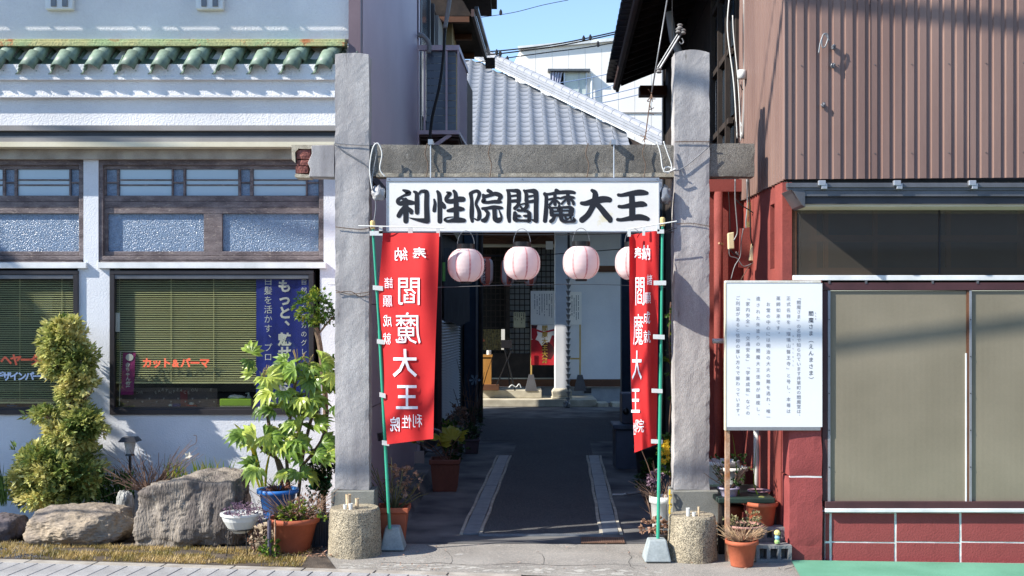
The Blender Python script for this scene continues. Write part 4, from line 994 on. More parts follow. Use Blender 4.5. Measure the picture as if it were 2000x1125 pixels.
# junction boxes, cables
def jbox(poly,Y,lab):
    g=G(); g.prism(poly,lambda x,y:W(x,y,Y),(0,.06,0)); return solo('junction_box',g,M('cream_plastic_cover','#ded3ae','#d2c69d',rough=.45,bump=0,fine=.03),lab,'junction box',bev=.008,seg=2)
jbox([(1422,455),(1434,453),(1435,486),(1423,487)],11.15,'cream junction box at upper left of the cable tangle')
jbox([(1469,475),(1483,477),(1478,511),(1464,509)],10.84,'cream junction box tilted on the red board')
jbox([(1461,160),(1472,160),(1472,205),(1464,209),(1461,206)],10.95,'tall white cable box high beside the brown siding')
g=G(); q=W(1449,148,11.0); g.lathe([(.0,.06),(.04,.055),(.045,.02),(.045,-.03),(.03,-.032)],c=q,n=14); solo('weather_cap',g,m_plwhite,'white domed weather cap on the conduit by the siding','conduit cap',smooth=True)
cabs=[([(1436,350),(1436,390),(1439,430),(1440,455),(1433,470)],.007,m_wire),([(1459,350),(1460,400),(1457,440),(1463,480),(1448,500),(1437,492)],.009,m_wire),([(1462,350),(1465,420),(1466,460),(1470,480)],.007,m_wireb),
 ([(1437,390),(1450,402),(1470,415),(1483,430),(1484,470),(1482,510)],.006,m_wireb),([(1452,446),(1448,470),(1446,500),(1435,520),(1428,545)],.005,m_wire),([(1455,445),(1447,480),(1440,498),(1430,492),(1426,486)],.006,m_wireb),
 ([(1424,486),(1426,500),(1440,505),(1452,520),(1468,515)],.005,m_wire),([(1472,512),(1462,522),(1454,535),(1447,547)],.004,m_rustwire),([(1423,375),(1425,410),(1426,452)],.004,m_wireb)]
names=['grey cable dropping straight from the lintel end','thick grey cable looping to the left junction box','black cable reaching the tilted junction box','black cable arching over the red board','grey cable trailing to the notice board top','black loop under the left junction box','thin grey lead between the two junction boxes','rusty lead hanging under the tilted box','thin black lead above the left junction box']
for (P,r,m),nm in zip(cabs,names): cw('cable',P,10.95 if 'left' in nm or 'straight' in nm else 10.82,r,m,nm,'cable',grp='cables on the red wall')
up=[([(1424,0),(1421,60),(1432,150),(1436,200),(1440,270)],.007,m_plwhite,'white cable down the dark wall nearest the post'),([(1431,30),(1433,70),(1440,140),(1444,200),(1447,275)],.006,m_plwhite,'second white cable down the dark wall'),
 ([(1463,0),(1466,20),(1464,60),(1465,115)],.007,M('teal_cable','#3c9385',rough=.5,bump=0),'teal cable beside the grey conduit'),([(1466,5),(1472,20),(1474,30),(1466,26)],.009,MC['teal_cable'],'teal cable loop at the top of the conduit'),
 ([(1454,0),(1456,80),(1455,140),(1454,200),(1450,270)],.018,m_greygutter,'grey conduit running down beside the siding'),([(1446,165),(1450,175),(1458,172),(1462,150)],.006,m_wireb,'black lead under the white weather cap'),
 ([(1440,232),(1436,245),(1440,262),(1452,270),(1460,262),(1455,240)],.005,m_wireb,'curled black wires above the lintel end'),([(1446,240),(1452,252),(1448,262),(1458,272)],.01,m_plwhite,'bunched white tape above the lintel end'),
 ([(1468,205),(1470,225),(1464,240),(1466,215)],.007,m_wireb,'black plug leads under the white cable box')]
for P,r,m,nm in up: cw('cable',P,11.1,r,m,nm,'cable',grp='cables on the upper right wall')
# loose wire on brown siding
cw('wire_loop',[(1599,104),(1602,85),(1608,68),(1615,66),(1617,75),(1612,90),(1606,92),(1605,78),(1610,66),(1620,80)],9.40,.006,m_wire,'pale wire loop sticking out of the brown siding','wire loop')
for px,py,lb in ((1628,92,'upper'),(1627,128,'middle'),(1608,205,'lower')):
    q=PR(px,py,-.02); solo('bolt_stub',bagmesh(q,.018,px,(1,1,1.2)),m_alu_g,'%s grey bolt stub on the brown siding below the wire loop'%lb,'bolt')
# ================================================================ notice board
NY=9.465
nb=thing('notice_board','large white notice board with vertical Japanese text on a rusty post','notice board',W(1421,1102,NY))
g=G(); g.pb(1419,553,1606,834,NY-.03,.03); ob('board',g,M('glossy_white_enamel','#e8ebec','#e2e6e8',rough=.3,scale=1.5,bump=0,fine=.01,spec=.5),nb)
g=G(); g.pb(1417,548,1604,552.8,NY-.034,.07); ob('top_rail',g,M('rust_stained_white_rail','#dcdcd6','#c9c6ba',rough=.6,scale=8,bump=.2,wear='#8a6c4e',wscale=10,wlo=.68),nb,bev=.003)
g=G(); g.pb(1419,834.2,1603,841,NY-.03,.05); ob('bottom_rail',g,m_alu,nb,bev=.003)
g=G(); g.pb(1416.5,553,1418.8,841,NY-.032,.06); ob('side_rail',g,m_cream,nb)
g=G(); a=W(1417,841,NY); b=W(1425.5,841,NY); g.box(a.x,b.x,NY+.0,NY+.04,0,a.z-.001); ob('post',g,m_rust,nb)
g=G(); a=W(1596,841,NY); b=W(1603,841,NY); g.box(a.x,b.x,NY+.03,NY+.06,a.z+.05,a.z+.09); ob('wall_bracket',g,m_rust,nb)
fn=lambda u,v:W(u,-v,NY-.0312)
m_txt=M('faded_black_print','#7d7f87','#95979f',rough=.6,scale=3,bump=0,fine=0)
m_txt2=M('dark_print','#5d5f67','#5b5d65',rough=.6,bump=0,fine=0)
g=G(); column(g,'閻魔さま（えんまさま）',1584,-606,12.9,10.5,fn,bold=.008); ob('title',g,m_txt2,nb,fix=False)
g=G(); column(g,'えんま',1593,-609,5.6,4.2,fn); column(g,'るりさんいおうじ',1549,-652,8.2,4,fn); ob('reading_gloss',g,m_txt,nb,fix=False)
tx=['「閻魔さま」の名称で知られています井草町の閻魔堂は、','正式名称を「瑠璃山醫王寺」と号し、本尊は','薬師如来です。','　お堂の中心には明治の大火の難を逃れ、唯一','遺された朱塗りの閻魔大王坐像が鎮座し、','「家内安全」「交通安全」「学業成就」などの','ご利益があると信仰の厚い方々で賑わっています。']
xs=[1560,1540,1520,1500.5,1480.5,1460.5,1441]; pt_=[9.25,11.6,11.6,11.6,12.7,11.2,10.45]
for t_,x_,p_ in zip(tx,xs,pt_):
    g=G(); column(g,t_,x_,-577,p_,8.6,fn,bold=.004); ob('text_column',g,m_txt,nb,fix=False)
# ================================================================ dark house right of the alley
def rx(Y): return 2.30+.04*(Y-11.4)
dh=thing('dark_timber_house','dark timber house with deep tiled eave on the right of the alley','house',(2.6,15,0))
g=G(); g.hexa([(rx(11.52),11.52,0),(rx(11.52)+.3,11.52,0),(rx(19)+.3,19,0),(rx(19),19,0),(rx(11.52),11.52,6.4),(rx(11.52)+.3,11.52,6.4),(rx(19)+.3,19,6.4),(rx(19),19,6.4)]); ob('wall',g,m_darkwood,dh)
g=G(); g.hexa([(rx(19)-.04,19,0),(rx(19)+.12,19,0),(rx(19)+.12,19.15,0),(rx(19)-.04,19.15,0),(rx(19)-.04,19,6.3),(rx(19)+.12,19,6.3),(rx(19)+.12,19.15,6.3),(rx(19)-.04,19.15,6.3)]); ob('corner_post',g,m_black,dh)
m_dkpane=M('dusty_dark_pane','#2f3d49','#202a33',rough=.15,scale=3,bump=.05,fine=.1,spec=.8)
for i in range(5):
    za=3.45+i*.72
    g=G(); g.hexa([(rx(11.6)-.02,11.6,za),(rx(11.6)-.005,11.6,za),(rx(12.9)-.005,12.9,za),(rx(12.9)-.02,12.9,za),(rx(11.6)-.02,11.6,za+.6),(rx(11.6)-.005,11.6,za+.6),(rx(12.9)-.005,12.9,za+.6),(rx(12.9)-.02,12.9,za+.6)]); ob('window_pane',g,m_dkpane,dh)
    g=G(); g.beam((rx(11.6)-.04,11.6,za+.66),(rx(12.9)-.04,12.9,za+.66),.05,.06); ob('window_rail',g,m_darkwood,dh)
for Y in (11.75,12.3,12.85):
    g=G(); g.beam((rx(Y)-.05,Y,3.3),(rx(Y)-.05,Y,7),.05,.05,up=(1,0,0)); ob('mullion',g,m_darkwood,dh)
g=G(); g.beam((2.02,11.72,3.38),(2.12,11.8,3.60),.03,.06); ob('loose_board',g,m_darkwood,dh)
def ex(Y): return 1.55+.042*(Y-13.9)
def ezz(x,Y): return 6.0+.30*(x-ex(Y))
g=G(); g.add([(ex(11),11,6.0),(ex(18.9),18.9,6.0),(4.2,18.9,6.75),(4.2,11,6.75),(ex(11),11,6.12),(ex(18.9),18.9,6.12),(4.2,18.9,6.87),(4.2,11,6.87)],[(0,1,2,3),(4,7,6,5),(0,4,5,1),(1,5,6,2),(2,6,7,3),(3,7,4,0)]); ob('eave_boarding',g,m_darkwood,dh)
for i in range(17):
    Y=11.3+i*.46; g=G(); g.beam((ex(Y)+.06,Y,5.97),(3.6,Y,6.68),.07,.09); ob('rafter',g,m_darkwood,dh)
g=G(); g.beam((ex(11)+.02,11,5.96),(ex(18.95)+.02,18.95,5.96),.05,.16); ob('fascia',g,m_darkwood,dh)
g=G(); g.beam((ex(11)+.9,11,6.0),(ex(18.95)+.9,18.95,6.0),.12,.16); ob('purlin',g,m_darkwood,dh)
g=G(); g.tube([(ex(11)-.01,11,5.93),(ex(18.8)-.01,18.8,5.93)],.055,n=8); ob('gutter',g,m_browntrim,dh)
mt=me_of('eave_tile',tile_mesh(.11,.34,True,seg=6),m_black,True)
for i in range(28):
    Y=11.1+i*.28; o=inst('eave_tile',mt,(ex(Y)-.17,Y,6.03),dh,(0,R(-17),R(-90)))
g=G(); g.beam((2.15,18.9,5.88),(2.6,18.9,5.88),.25,.16); ob('end_beam',g,m_brown,dh)
g=G(); g.tube([(1.9,13.5,5.75),(1.95,13.5,5.4),(2.12,13.4,5.0),(2.15,13.4,4.2)],.05,n=8); ob('downpipe',g,m_greygutter,dh,smooth=True)
# insulator rod and wires hanging by it
st=thing('insulator_rod','slanting steel rod with twin insulators in front of the dark eave','insulator',W(1330,60,11.0))
g=G(); g.tube([W(1288,135,11.0),W(1330,66,11.0)],.012,n=6); g.tube([W(1284,132,11.0),W(1326,63,11.0)],.008,n=6); ob('rod',g,m_wire,st)
for q in ((1328,52),(1334,62),(1325,60),(1287,138)):
    g=G(); c=W(q[0],q[1],10.98); g.lathe([(.02,-.025),(.03,-.015),(.02,0),(.03,.015),(.02,.025)],c=c,n=10); ob('insulator',g,M('white_glazed_porcelain','#8f8d8a','#6f6d6b',rough=.3,bump=0),st)
cw('wire',[(1332,75),(1335,82),(1331,86),(1327,82)],10.98,.006,m_wire,'small steel hook under the insulator rod','hook')
wire('wire',[W(1303,0,11.2),W(1288,90,11.2),W(1273,180,11.2)],.008,m_wire,'pale taut guy wire crossing in front of the right eave','wire')
g=G(); P=smooth_pts(pw([(1273,180),(1268,210),(1264,240),(1259,278)],11.2)); g.tube(P,.006,n=5)
for i in range(18):
    p=P[random.randrange(len(P))]; g.tube([p,p+rvec()*.06],.004,n=4)
vt=thing('dried_vine','dry withered vine clinging to the guy wire above the lintel','vine',W(1259,278,11.2)); ob('stem',g,m_twig,vt)
wire('wire',[W(1313,0,11.4),W(1313,120,11.3)],.004,m_wireb,'thin black wire hanging under the dark eave','wire')
# ================================================================ left alley house: balcony, eaves, windows
g=G(); g.pb(784,-300,818,918,15.715,.24); ob('corner_panel',g,m_mauve,side)
g=G(); g.pb(808,-300,817.5,75,15.68,.04); ob('corner_trim',g,m_mauve_d,side)
def sxx(Y): return sx_(Y)
g=G(); Yw0,Yw1=15.92,24.4
g.hexa([(-3.2,Yw0,0),(sx_(Yw0)-.05,Yw0,0),(-.86,Yw1,0),(-3.2,Yw1,0),(-3.2,Yw0,7.0),(sx_(Yw0)-.05,Yw0,7.0),(-.86,Yw1,7.0),(-3.2,Yw1,7.0)]); ob('rear_wall',g,m_darkwood,side)
def sw(g,Ya,Yb,za,zb,o=.02,t=.02):
    def X(Y): return sx_(Yw0)-.05+( -.86-sx_(Yw0)+.05)*(Y-Yw0)/(Yw1-Yw0)
    return g.hexa([(X(Ya),Ya,za),(X(Ya)+o+t,Ya,za),(X(Yb)+o+t,Yb,za),(X(Yb),Yb,za),(X(Ya),Ya,zb),(X(Ya)+o+t,Ya,zb),(X(Yb)+o+t,Yb,zb),(X(Yb),Yb,zb)])
g=G(); sw(g,16.0,16.9,5.0,6.9); ob('window_pane',g,m_dkpane,side)
g=G(); sw(g,17.9,18.5,4.2,6.9,.05); ob('shutter_box',g,m_greygutter,side)
for Y in (15.98,16.9,17.4): g=G(); sw(g,Y,Y+.08,4.6,6.95,.05); ob('window_frame',g,m_alu_d,side)
g=G(); sw(g,18.1,20.9,.35,2.06,.04,.03); lv=ob('louvre_frame',g,m_alu_d,side)
def X2(Y): return sx_(Yw0)-.05+(-.86-sx_(Yw0)+.05)*(Y-Yw0)/(Yw1-Yw0)
for i in range(34):
    z=.40+i*.0485; g=G(); a,b=18.14,20.86
    g.hexa([(X2(a)+.07,a,z),(X2(a)+.105,a,z-.022),(X2(b)+.105,b,z-.022),(X2(b)+.07,b,z+.006),(X2(a)+.075,a,z+.014),(X2(a)+.112,a,z-.016),(X2(b)+.112,b,z-.016),(X2(b)+.075,b,z+.014)])
    ob('louvre_slat',g,m_whitetrim,side)
g=G(); g.box(-1.13,-1.07,17.0,17.07,.1,4.3); ob('post',g,m_maroon,side)
# hanging dark netting, lean-to roof in the alley
g=G(); g.sheet(lambda i,j:(-1.12+.34*i,18.4+2.2*i+.05*math.sin(j*9),3.2-1.25*j+.04*math.sin(i*8)),10,10); solo('dark_netting',g,M('black_netting','#202226','#2a2d33',rough=.9,scale=9,stretch=(1,1,.2),bump=.8,bscale=30,fine=.3),'black netting hanging above the white louvres in the alley','netting',fix=False)
g=G(); g.box(-1.02,-.99,15.4,15.41,2.75,2.97); 
q=W(867,528,16.5); solo('green_tag',G().box(q.x-.02,q.x+.02,16.5,16.51,q.z-.16,q.z+.12),M('green_tag_paper','#77b65c',rough=.7,bump=0),'narrow green tag hanging at the left of the alley','tag')
# navy posts framing the shrine yard
for a,b,Y,lb in ((906,935,22.4,'navy painted timber post left of the shrine yard'),(1214,1231,22.4,'navy painted timber post right of the shrine yard beside the banner')):
    A=W(a,600,Y); B=W(b,600,Y); solo('timber_post',G().box(A.x,B.x,Y,Y+.25,0,4.0),m_navy,lb,'post','navy posts at the shrine yard',bev=.01)
g=G(); g.box(2.5,2.75,19.2,25,0,4.2); solo('yard_wall',g,m_navy,'dark navy wall along the right side of the yard','wall')
for px,r,m,lb in ((939,.045,m_darkwood,'dark brown pipe beside the left navy post'),(931,.02,m_greygutter,'thin grey pipe on the left navy post')):
    q=W(px,600,21.9); solo('drain_pipe',G().tube([(q.x,21.9,0),(q.x,21.9,3.9)],r,n=8),m,lb,'pipe')
q=W(927,742,21.5); g=G()
for i in range(6):
    a=i*math.pi/3; g.add([(q.x,21.5,q.z),(q.x+.09*math.cos(a-.3),21.48,q.z+.09*math.sin(a-.3)),(q.x+.12*math.cos(a),21.5,q.z+.12*math.sin(a)),(q.x+.09*math.cos(a+.3),21.48,q.z+.09*math.sin(a+.3))],[(0,1,2,3)])
solo('pinwheel',g,M('silver_flower','#9fb2bd',rough=.3,metal=.3,bump=0),'small silver flower ornament on the left navy post','ornament',fix=False)
# balcony
bl=thing('balcony','mauve steel balcony with smoky panels on the left alley house','balcony',W(860,262,15.75))
bY0,bY1=15.75,17.25
def bx(px): return (px-1000)*bY0/F
zt=H+(YH-88)*bY0/F; zb2=H+(YH-262)*bY0/F; xL,xR=bx(817),bx(897); xRb=xR+.07
g=G(); g.box(xL,xR,bY0,bY0+.06,zt-.07,zt); ob('top_rail',g,m_mauve,bl)
g=G(); g.box(xL,xR,bY0,bY0+.06,zb2,zb2+.055); ob('bottom_rail',g,m_mauve,bl)
g=G(); g.beam((xR-.03,bY0+.03,zt-.035),(xRb-.03,bY1,zt-.035),.06,.07); ob('top_rail',g,m_mauve,bl)
g=G(); g.beam((xR-.03,bY0+.03,zb2+.03),(xRb-.03,bY1,zb2+.03),.06,.055); ob('bottom_rail',g,m_mauve,bl)
for px in (829,872,895): 
    x=bx(px); g=G(); g.box(x-.014,x+.014,bY0+.01,bY0+.045,zb2+.055,zt-.07); ob('baluster',g,m_mauve,bl)
for i in range(1,11):
    Y=bY0+i*.145; x=xR-.03+.07*(Y-bY0)/1.5; g=G(); g.box(x-.012,x+.012,Y,Y+.03,zb2+.055,zt-.07); ob('baluster',g,m_mauve,bl)
m_smoke=M('smoky_blue_panel','#46536a','#3a465c',rough=.3,scale=1,bump=.05,fine=.03,spec=.6)
x0=bx(832)
for i in range(11):
    z=zb2+.07+i*.105; g=G(); g.box(x0,xR-.05,bY0+.07,bY0+.085,z,z+.098); ob('panel',g,m_smoke,bl)
g=G(); g.box(xL,xR,bY0+.05,bY1,zb2-.03,zb2-.001); ob('floor_plate',g,m_browntrim,bl)
for i in range(9):
    g=G(); g.beam((xL,bY0+.15+i*.15,zb2-.05),(xR-.02,bY0+.15+i*.15,zb2-.05),.03,.03); ob('floor_joist',g,m_browntrim,bl)
g=G(); g.beam((xR-.12,bY0+.05,zb2-.0),(xR-.45,bY0+.05,zb2-.22),.05,.05); ob('brace',g,m_mauve,bl)
cw('cable',[(877,0),(872,40),(869,60),(866,110),(858,170),(845,225),(839,272)],15.2,.022,m_wireb,'thick black cable sweeping down past the balcony','cable')
cw('cable',[(878,0),(875,20),(869,55)],15.15,.03,m_greygutter,'grey sleeve on the thick cable at the top','cable sleeve')
cw('hose',[(818,72),(822,68),(832,76),(838,86),(838,104)],15.6,.035,m_greygutter,'curled grey hose over the balcony rail','hose')
cw('wire',[(790,200),(800,208),(806,216),(799,240),(803,262),(812,274)],15.6,.006,m_wireb,'thin black wire on the mauve wall beside the balcony','wire')
# dark eaves above the balcony
ev=thing('timber_eave','dark timber eaves of the rear left house seen from below','eave',W(900,60,19))
g=G(); g.hexa([(-1.6,18.3,7.0),(-.66,18.3,7.0),(-.52,21.2,7.0),(-1.6,21.2,7.0),(-1.6,18.3,7.9),(-.95,18.3,7.5),(-.85,21.2,7.5),(-1.6,21.2,7.9)]); ob('boarding',g,m_darkwood,ev)
for Y in (18.35,19.5,20.9): g=G(); g.beam((-1.5,Y,6.95),(-.70,Y,6.95),.09,.10); ob('rafter',g,m_brown,ev)
g=G(); g.beam((-.64,18.2,7.02),(-.50,21.3,7.02),.05,.12); ob('verge_board',g,m_browntrim,ev)
g=G(); g.beam((-.58,18.2,7.10),(-.44,21.3,7.10),.06,.05); ob('edge_tiles',g,m_black,ev)
g=G(); g.box(-1.4,-.38,17.9,21,7.72,7.85); g.box(-.9,-.28,17.9,21,7.85,8.1); ob('upper_boarding',g,m_darkwood,ev)
g=G(); g.box(-.5,-.32,20.9,21.2,6.78,6.92); ob('beam_end',g,m_darkwood,ev)
g=G(); g.box(-1.45,-1.0,18.6,21.2,3.5,7.0); ob('pale_wall',g,M('ochre_plaster','#8d7a55','#7b6a49',rough=.9,bump=.3),ev)
# ================================================================ shrine at the end of the alley
sh=thing('shrine_hall','small temple hall with grey hipped tile roof and lattice doors','temple hall',(0,27,0))
DY=27.5
g=G(); g.pb(1110,440,1232,748,DY-.1,.15); ob('plaster_wall',g,m_shrinewhite,sh)
g=G(); g.pb(1150,519,1232,531,DY-.16,.08); ob('wall_beam',g,m_brown,sh)
g=G(); g.pb(940,741,1232,755,DY-.2,.2); ob('sill_beam',g,m_brown,sh)
g=G(); g.pb(930,756,1232,800,DY-.1,.1); ob('foundation',g,M('grey_foundation','#9aa0a6','#888e95',rough=.9,bump=.2),sh)
g=G(); g.pb(1141,758,1155,768,DY-.12,.03); ob('foundation_vent',g,m_alu_d,sh)
g=G(); g.pb(900,449,1084,476,DY-1.0,.3); ob('carved_beam',g,m_brown,sh)
g=G(); P=[]
cb=G(); cb.tube(smooth_pts([W(p[0],p[1],DY-1.03) for p in ((925,470),(960,466),(990,470),(1015,462),(1040,470),(1060,460),(1080,468))]),.02,n=6); ob('carving',cb,m_brown,sh,smooth=True)
g=G(); g.pb(900,476.5,1084,482,DY-.9,.2); ob('beam_edge',g,m_cream,sh)
g=G(); g.pb(1066,471,1080,487,DY-1.04,.03); tg=ob('plaque',g,m_signwhite,sh)
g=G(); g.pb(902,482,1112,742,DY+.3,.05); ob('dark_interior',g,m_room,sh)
g=G(); g.pb(938,738,1084,743,DY-.02,.1); ob('threshold',g,m_cream,sh)
g=G(); g.pb(938,690,1084,738,DY,.04); ob('door_panel',g,m_darkwood,sh)
for x0,x1,n in ((996,1034,4),(1040,1084,5)):
    g=G(); bars(g,[(x0-4,482,x0,690),(x1,482,x1+3,690)],DY,.05); dr=ob('door',g,m_darkwood,sh)
    g=G(); g.pb(x0,482,x1,690,DY+.05,.01); ob('paper',g,M('greyed_paper_pane','#8b8f8c','#7b7f7c',rough=.8,bump=0),dr)
    g=G()
    for i in range(1,n): g.pb(x0+(x1-x0)*i/n-.8,482,x0+(x1-x0)*i/n+.8,690,DY+.012,.03)
    for j in range(19): g.pb(x0,485+j*11,x1,486.8+j*11,DY+.01,.03)
    ob('lattice',g,m_darkwood,dr,kind='stuff')
g=G()
for i in range(6): g.pb(940+i*9,482,941.6+i*9,690,DY+.012,.03)
for j in range(19): g.pb(938,485+j*11,992,486.6+j*11,DY+.01,.03)
ob('lattice',g,m_darkwood,sh,kind='stuff')
g=G(); g.pb(988,482,996,690,DY-.01,.06); ob('door_post',g,m_darkwood,sh)
# steps and platform
m_step=M('pale_stone_step','#c9c3b0','#aaa391',rough=.85,scale=4,bump=.3,bscale=80,fine=.1,wear='#837c6b',wscale=3,wlo=.66)
a=W(930,793,25.8); b=W(1166,793,25.8)
g=G(); g.box(-3,b.x,25.8,27.3,0,.17); ob('platform',g,m_step,sh,bev=.012)
a=W(930,778,26.3); b=W(1058,778,26.3); g=G(); g.box(-3,b.x,26.3,27.3,.1705,.36); ob('step',g,m_step,sh,bev=.012)
for x in (1.97,2.3): g=G(); g.box(x,x+.24,25.7,26.2,0,.10); ob('edging_stone',g,m_step,sh,bev=.01)
# pillar
pY=26.05; a=W(1083.5,600,pY); b=W(1112,600,pY)
g=G(); g.box(a.x,b.x,pY,pY+.34,.4,4.3); ob('pillar',g,M('white_painted_pillar','#e0e2e4','#d3d6da',rough=.6,scale=2,bump=.05,fine=.02),sh,bev=.015)
cx=(a.x+b.x)/2; g=G(); 
for z0,z1,w0,w1 in ((.17,.22,.24,.24),(.22,.34,.22,.235),(.34,.42,.235,.17)):
    g.hexa([(cx-w0,pY+.17-w0,z0),(cx+w0,pY+.17-w0,z0),(cx+w0,pY+.17+w0,z0),(cx-w0,pY+.17+w0,z0),(cx-w1,pY+.17-w1,z1-.001),(cx+w1,pY+.17-w1,z1-.001),(cx+w1,pY+.17+w1,z1-.001),(cx-w1,pY+.17+w1,z1-.001)])
ob('pillar_base',g,m_step,sh,bev=.01)
g=G(); g.tube([W(1111,455,25.7),W(1111,540,25.7)],.035,n=8); ob('downpipe',g,m_alu_d,sh)
# hipped roof
EY=25.0; EZ=4.58; TAN=.55
def rp(x,t,dz=0): return Vector((x,EY+t,EZ+TAN*t+dz))
hx0,hy0=-1.38,10.5; hx1,hy1=3.52,3.49
def hip_t(x): return hy0+(x-hx0)*(hy1-hy0)/(hx1-hx0)
g=G(); g.add([rp(-9,0,-.12),rp(5.96,0,-.12),rp(-1.38,10.5,-.12),rp(-9,10.5,-.12),rp(-9,0,-.2),rp(5.96,0,-.2),rp(-1.38,10.5,-.2),rp(-9,10.5,-.2)],[(0,1,2,3),(7,6,5,4),(0,4,5,1),(1,5,6,2),(2,6,7,3),(3,7,4,0)]); ob('roof_deck',g,m_darkwood,sh)
g=G(); g.beam((-9,EY-.02,EZ-.2),(6,EY-.02,EZ-.2),.08,.18); ob('eave_board',g,m_browntrim,sh)
# one wave-shaped tile, mesh shared by all
def roof_tile(wd=.36,L=.46):
    g=G(); n=7
    for j,y in ((0,0),(1,L)):
        for i in range(n+1):
            s=i/n; z=.045*math.cos((s-.08)*2*math.pi)*.9 if s>.0 else .04
            z=.055*math.exp(-((s-.1)/.16)**2)-.03*math.sin(max(0,(s-.25)/.75)*math.pi)
            g.v.append((s*wd,y,z))
    m=n+1
    for i in range(n): g.f.append((i,i+1,m+i+1,m+i))
    b=len(g.v)
    for i in range(n+1): g.v.append((g.v[i][0],.0,g.v[i][2]-.055))
    for i in range(n): g.f.append((i,b+i,b+i+1,i+1))
    return g
tm=me_of('roof_tile',roof_tile(),m_gtilegrey,True)
sl_=math.atan(TAN); step=.385; cnt=0
dtp=step*math.cos(sl_)
for c in range(-1,14):
    x=-2.05+c*.36
    for r in range(0,30):
        t=r*dtp
        if t<2.5 or t>10.3: continue
        if t>hip_t(x+.18)-.1: continue
        p=rp(x,t,.0); pxp=1000+p.x*F/p.y; pyp=YH-(p.z-H)*F/p.y
        if pxp<880 or pyp>300: continue
        o=inst('roof_tile',tm,p,sh,(sl_-.10,0,0)); cnt+=1
        if cnt>298: break
    if cnt>298: break
# remaining lower field as one piece
g=G()
for c in range(-14,23):
    x=-2.05+c*.36
    for r in range(0,9):
        t=r*dtp
        if t>=2.5 and x>-2.3: continue
        if t>hip_t(x+.18)-.1: continue
        b=len(g.v); base=roof_tile()
        ca,sa=math.cos(sl_-.1),math.sin(sl_-.1)
        g.add([(x+v[0],EY+t+v[1]*ca-v[2]*sa,EZ+TAN*t+v[1]*sa+v[2]*ca) for v in base.v],base.f)
ob('lower_roof_tiles',g,m_gtilegrey,sh,kind='stuff',smooth=True,fix=False)
# hip ridge: stacked courses topped by round tiles
h0=rp(-1.45,10.6); h1=rp(5.6,.4)
d=(h1-h0).normalized()
for k,(wd,ht,dz,m) in enumerate(((.40,.05,.10,m_whitetrim),(.42,.07,.17,m_ridge),(.38,.07,.245,m_ridge),(.34,.07,.32,m_ridge))):
    g=G(); g.beam(h0+Vector((0,0,dz)),h1+Vector((0,0,dz)),wd,ht-.008); ob('ridge_course',g,m,sh)
n=34; L=(h1-h0).length
for i in range(n):
    a=h0+d*(L*i/n)+Vector((0,0,.36)); b=h0+d*(L*(i+1)/n+.03)+Vector((0,0,.35)); g=G(); g.tube([a,b],[.105,.12],n=10); ob('ridge_tile',g,m_ridge,sh,smooth=False)
g=G(); g.tube([rp(-9,10.5,.35),rp(-1.4,10.5,.35)],.2,n=10); ob('main_ridge',g,m_ridge,sh)
# rain chain: each cup a part
rch=thing('rain_chain','rain chain of small black cups hanging beside the white pillar','rain chain',W(1110,788,25.5))
cg=G(); cg.lathe([(.022,0),(.03,.03),(.06,.10),(.052,.10),(.02,.02)],n=8); cm=me_of('cup',cg,M('grey_zinc','#8a8d90','#74777a',rough=.5,metal=.3,bump=0))
for i in range(21):
    q=W(1110,548+i*11.6,25.5); inst('cup',cm,(q.x,q.y,q.z-.06),rch,(0,random.uniform(-.1,.1),random.random()*3))
g=G(); g.tube([W(1110,540,25.5),W(1110,786,25.5)],.006,n=4); ob('link',g,m_alu_d,rch)
g=G(); q=W(1106,790,25.45); g.add(bagmesh((q.x,25.45,.08),.09,3).v,bagmesh((0,0,0),.09,3).f); ob('end_stone',g,m_alu_g,rch)
# long paper lanterns further in
m_lred=M('coral_lantern_paper','#dd8573','#d57867',rough=.7,bump=0,fine=.02,trans=.25); m_lwh=M('white_lantern_paper','#e9e5e2','#dedad6',rough=.7,bump=0,fine=.02,trans=.25)
for (px,py,tx_,lb) in ((950,530,'ウエダメガネ','tall red and white lantern with glasses shop lettering'),(991.5,531,'事務所','tall red and white lantern half behind the second round lantern, its left side showing'),(1035,530,'金庫','tall red and white lantern showing right of the second round lantern')):
    Y=15.0; q=W(px,py,Y); t=thing('long_lantern',lb,'lantern',q,'tall red and white lanterns deeper in the alley')
    r=.092; h=.36
    prof=[(r*(1-abs(u)**5)**.5*.75+r*.25,h*u/2) for u in [-.98+.98*2*i/12 for i in range(13)]]
    N=24
    gr_,gw=G(),G()
    for k,(gg,sel) in enumerate(((gr_,0),(gw,1))):
        for j in range(N):
            if (j//3)%2!=sel: continue
            a0,a1=2*math.pi*(j-.5)/N-1.6,2*math.pi*(j+.5)/N-1.6
            P=[]
            for rr_,zz in prof: P+=[(q.x+rr_*math.cos(a0),Y+rr_*math.sin(a0),q.z+zz),(q.x+rr_*math.cos(a1),Y+rr_*math.sin(a1),q.z+zz)]
            gg.add(P,[(2*i,2*i+1,2*i+3,2*i+2) for i in range(len(P)//2-1)])
    ob('red_paper',gr_,m_lred,t,smooth=True); ob('white_paper',gw,m_lwh,t,smooth=True)
    g=G(); g.lathe([(.06,0),(.06,.02)],c=(q.x,Y,q.z+h/2-.01),n=12); ob('top_ring',g,m_lred,t)
    g=G(); g.lathe([(.05,0),(.05,.02)],c=(q.x,Y,q.z-h/2-.01),n=12); ob('bottom_ring',g,m_lred,t)
    g=G(); sx_off={'ウエダメガネ':-4,'事務所':5,'金庫':4}[tx_]
    column(g,tx_,px+sx_off,-(508 if len(tx_)>3 else 524),8 if len(tx_)>3 else 9.5,8,lambda u,v:W(u,-v,Y-.098),bold=.03); ob('characters',g,m_ink,t,fix=False)
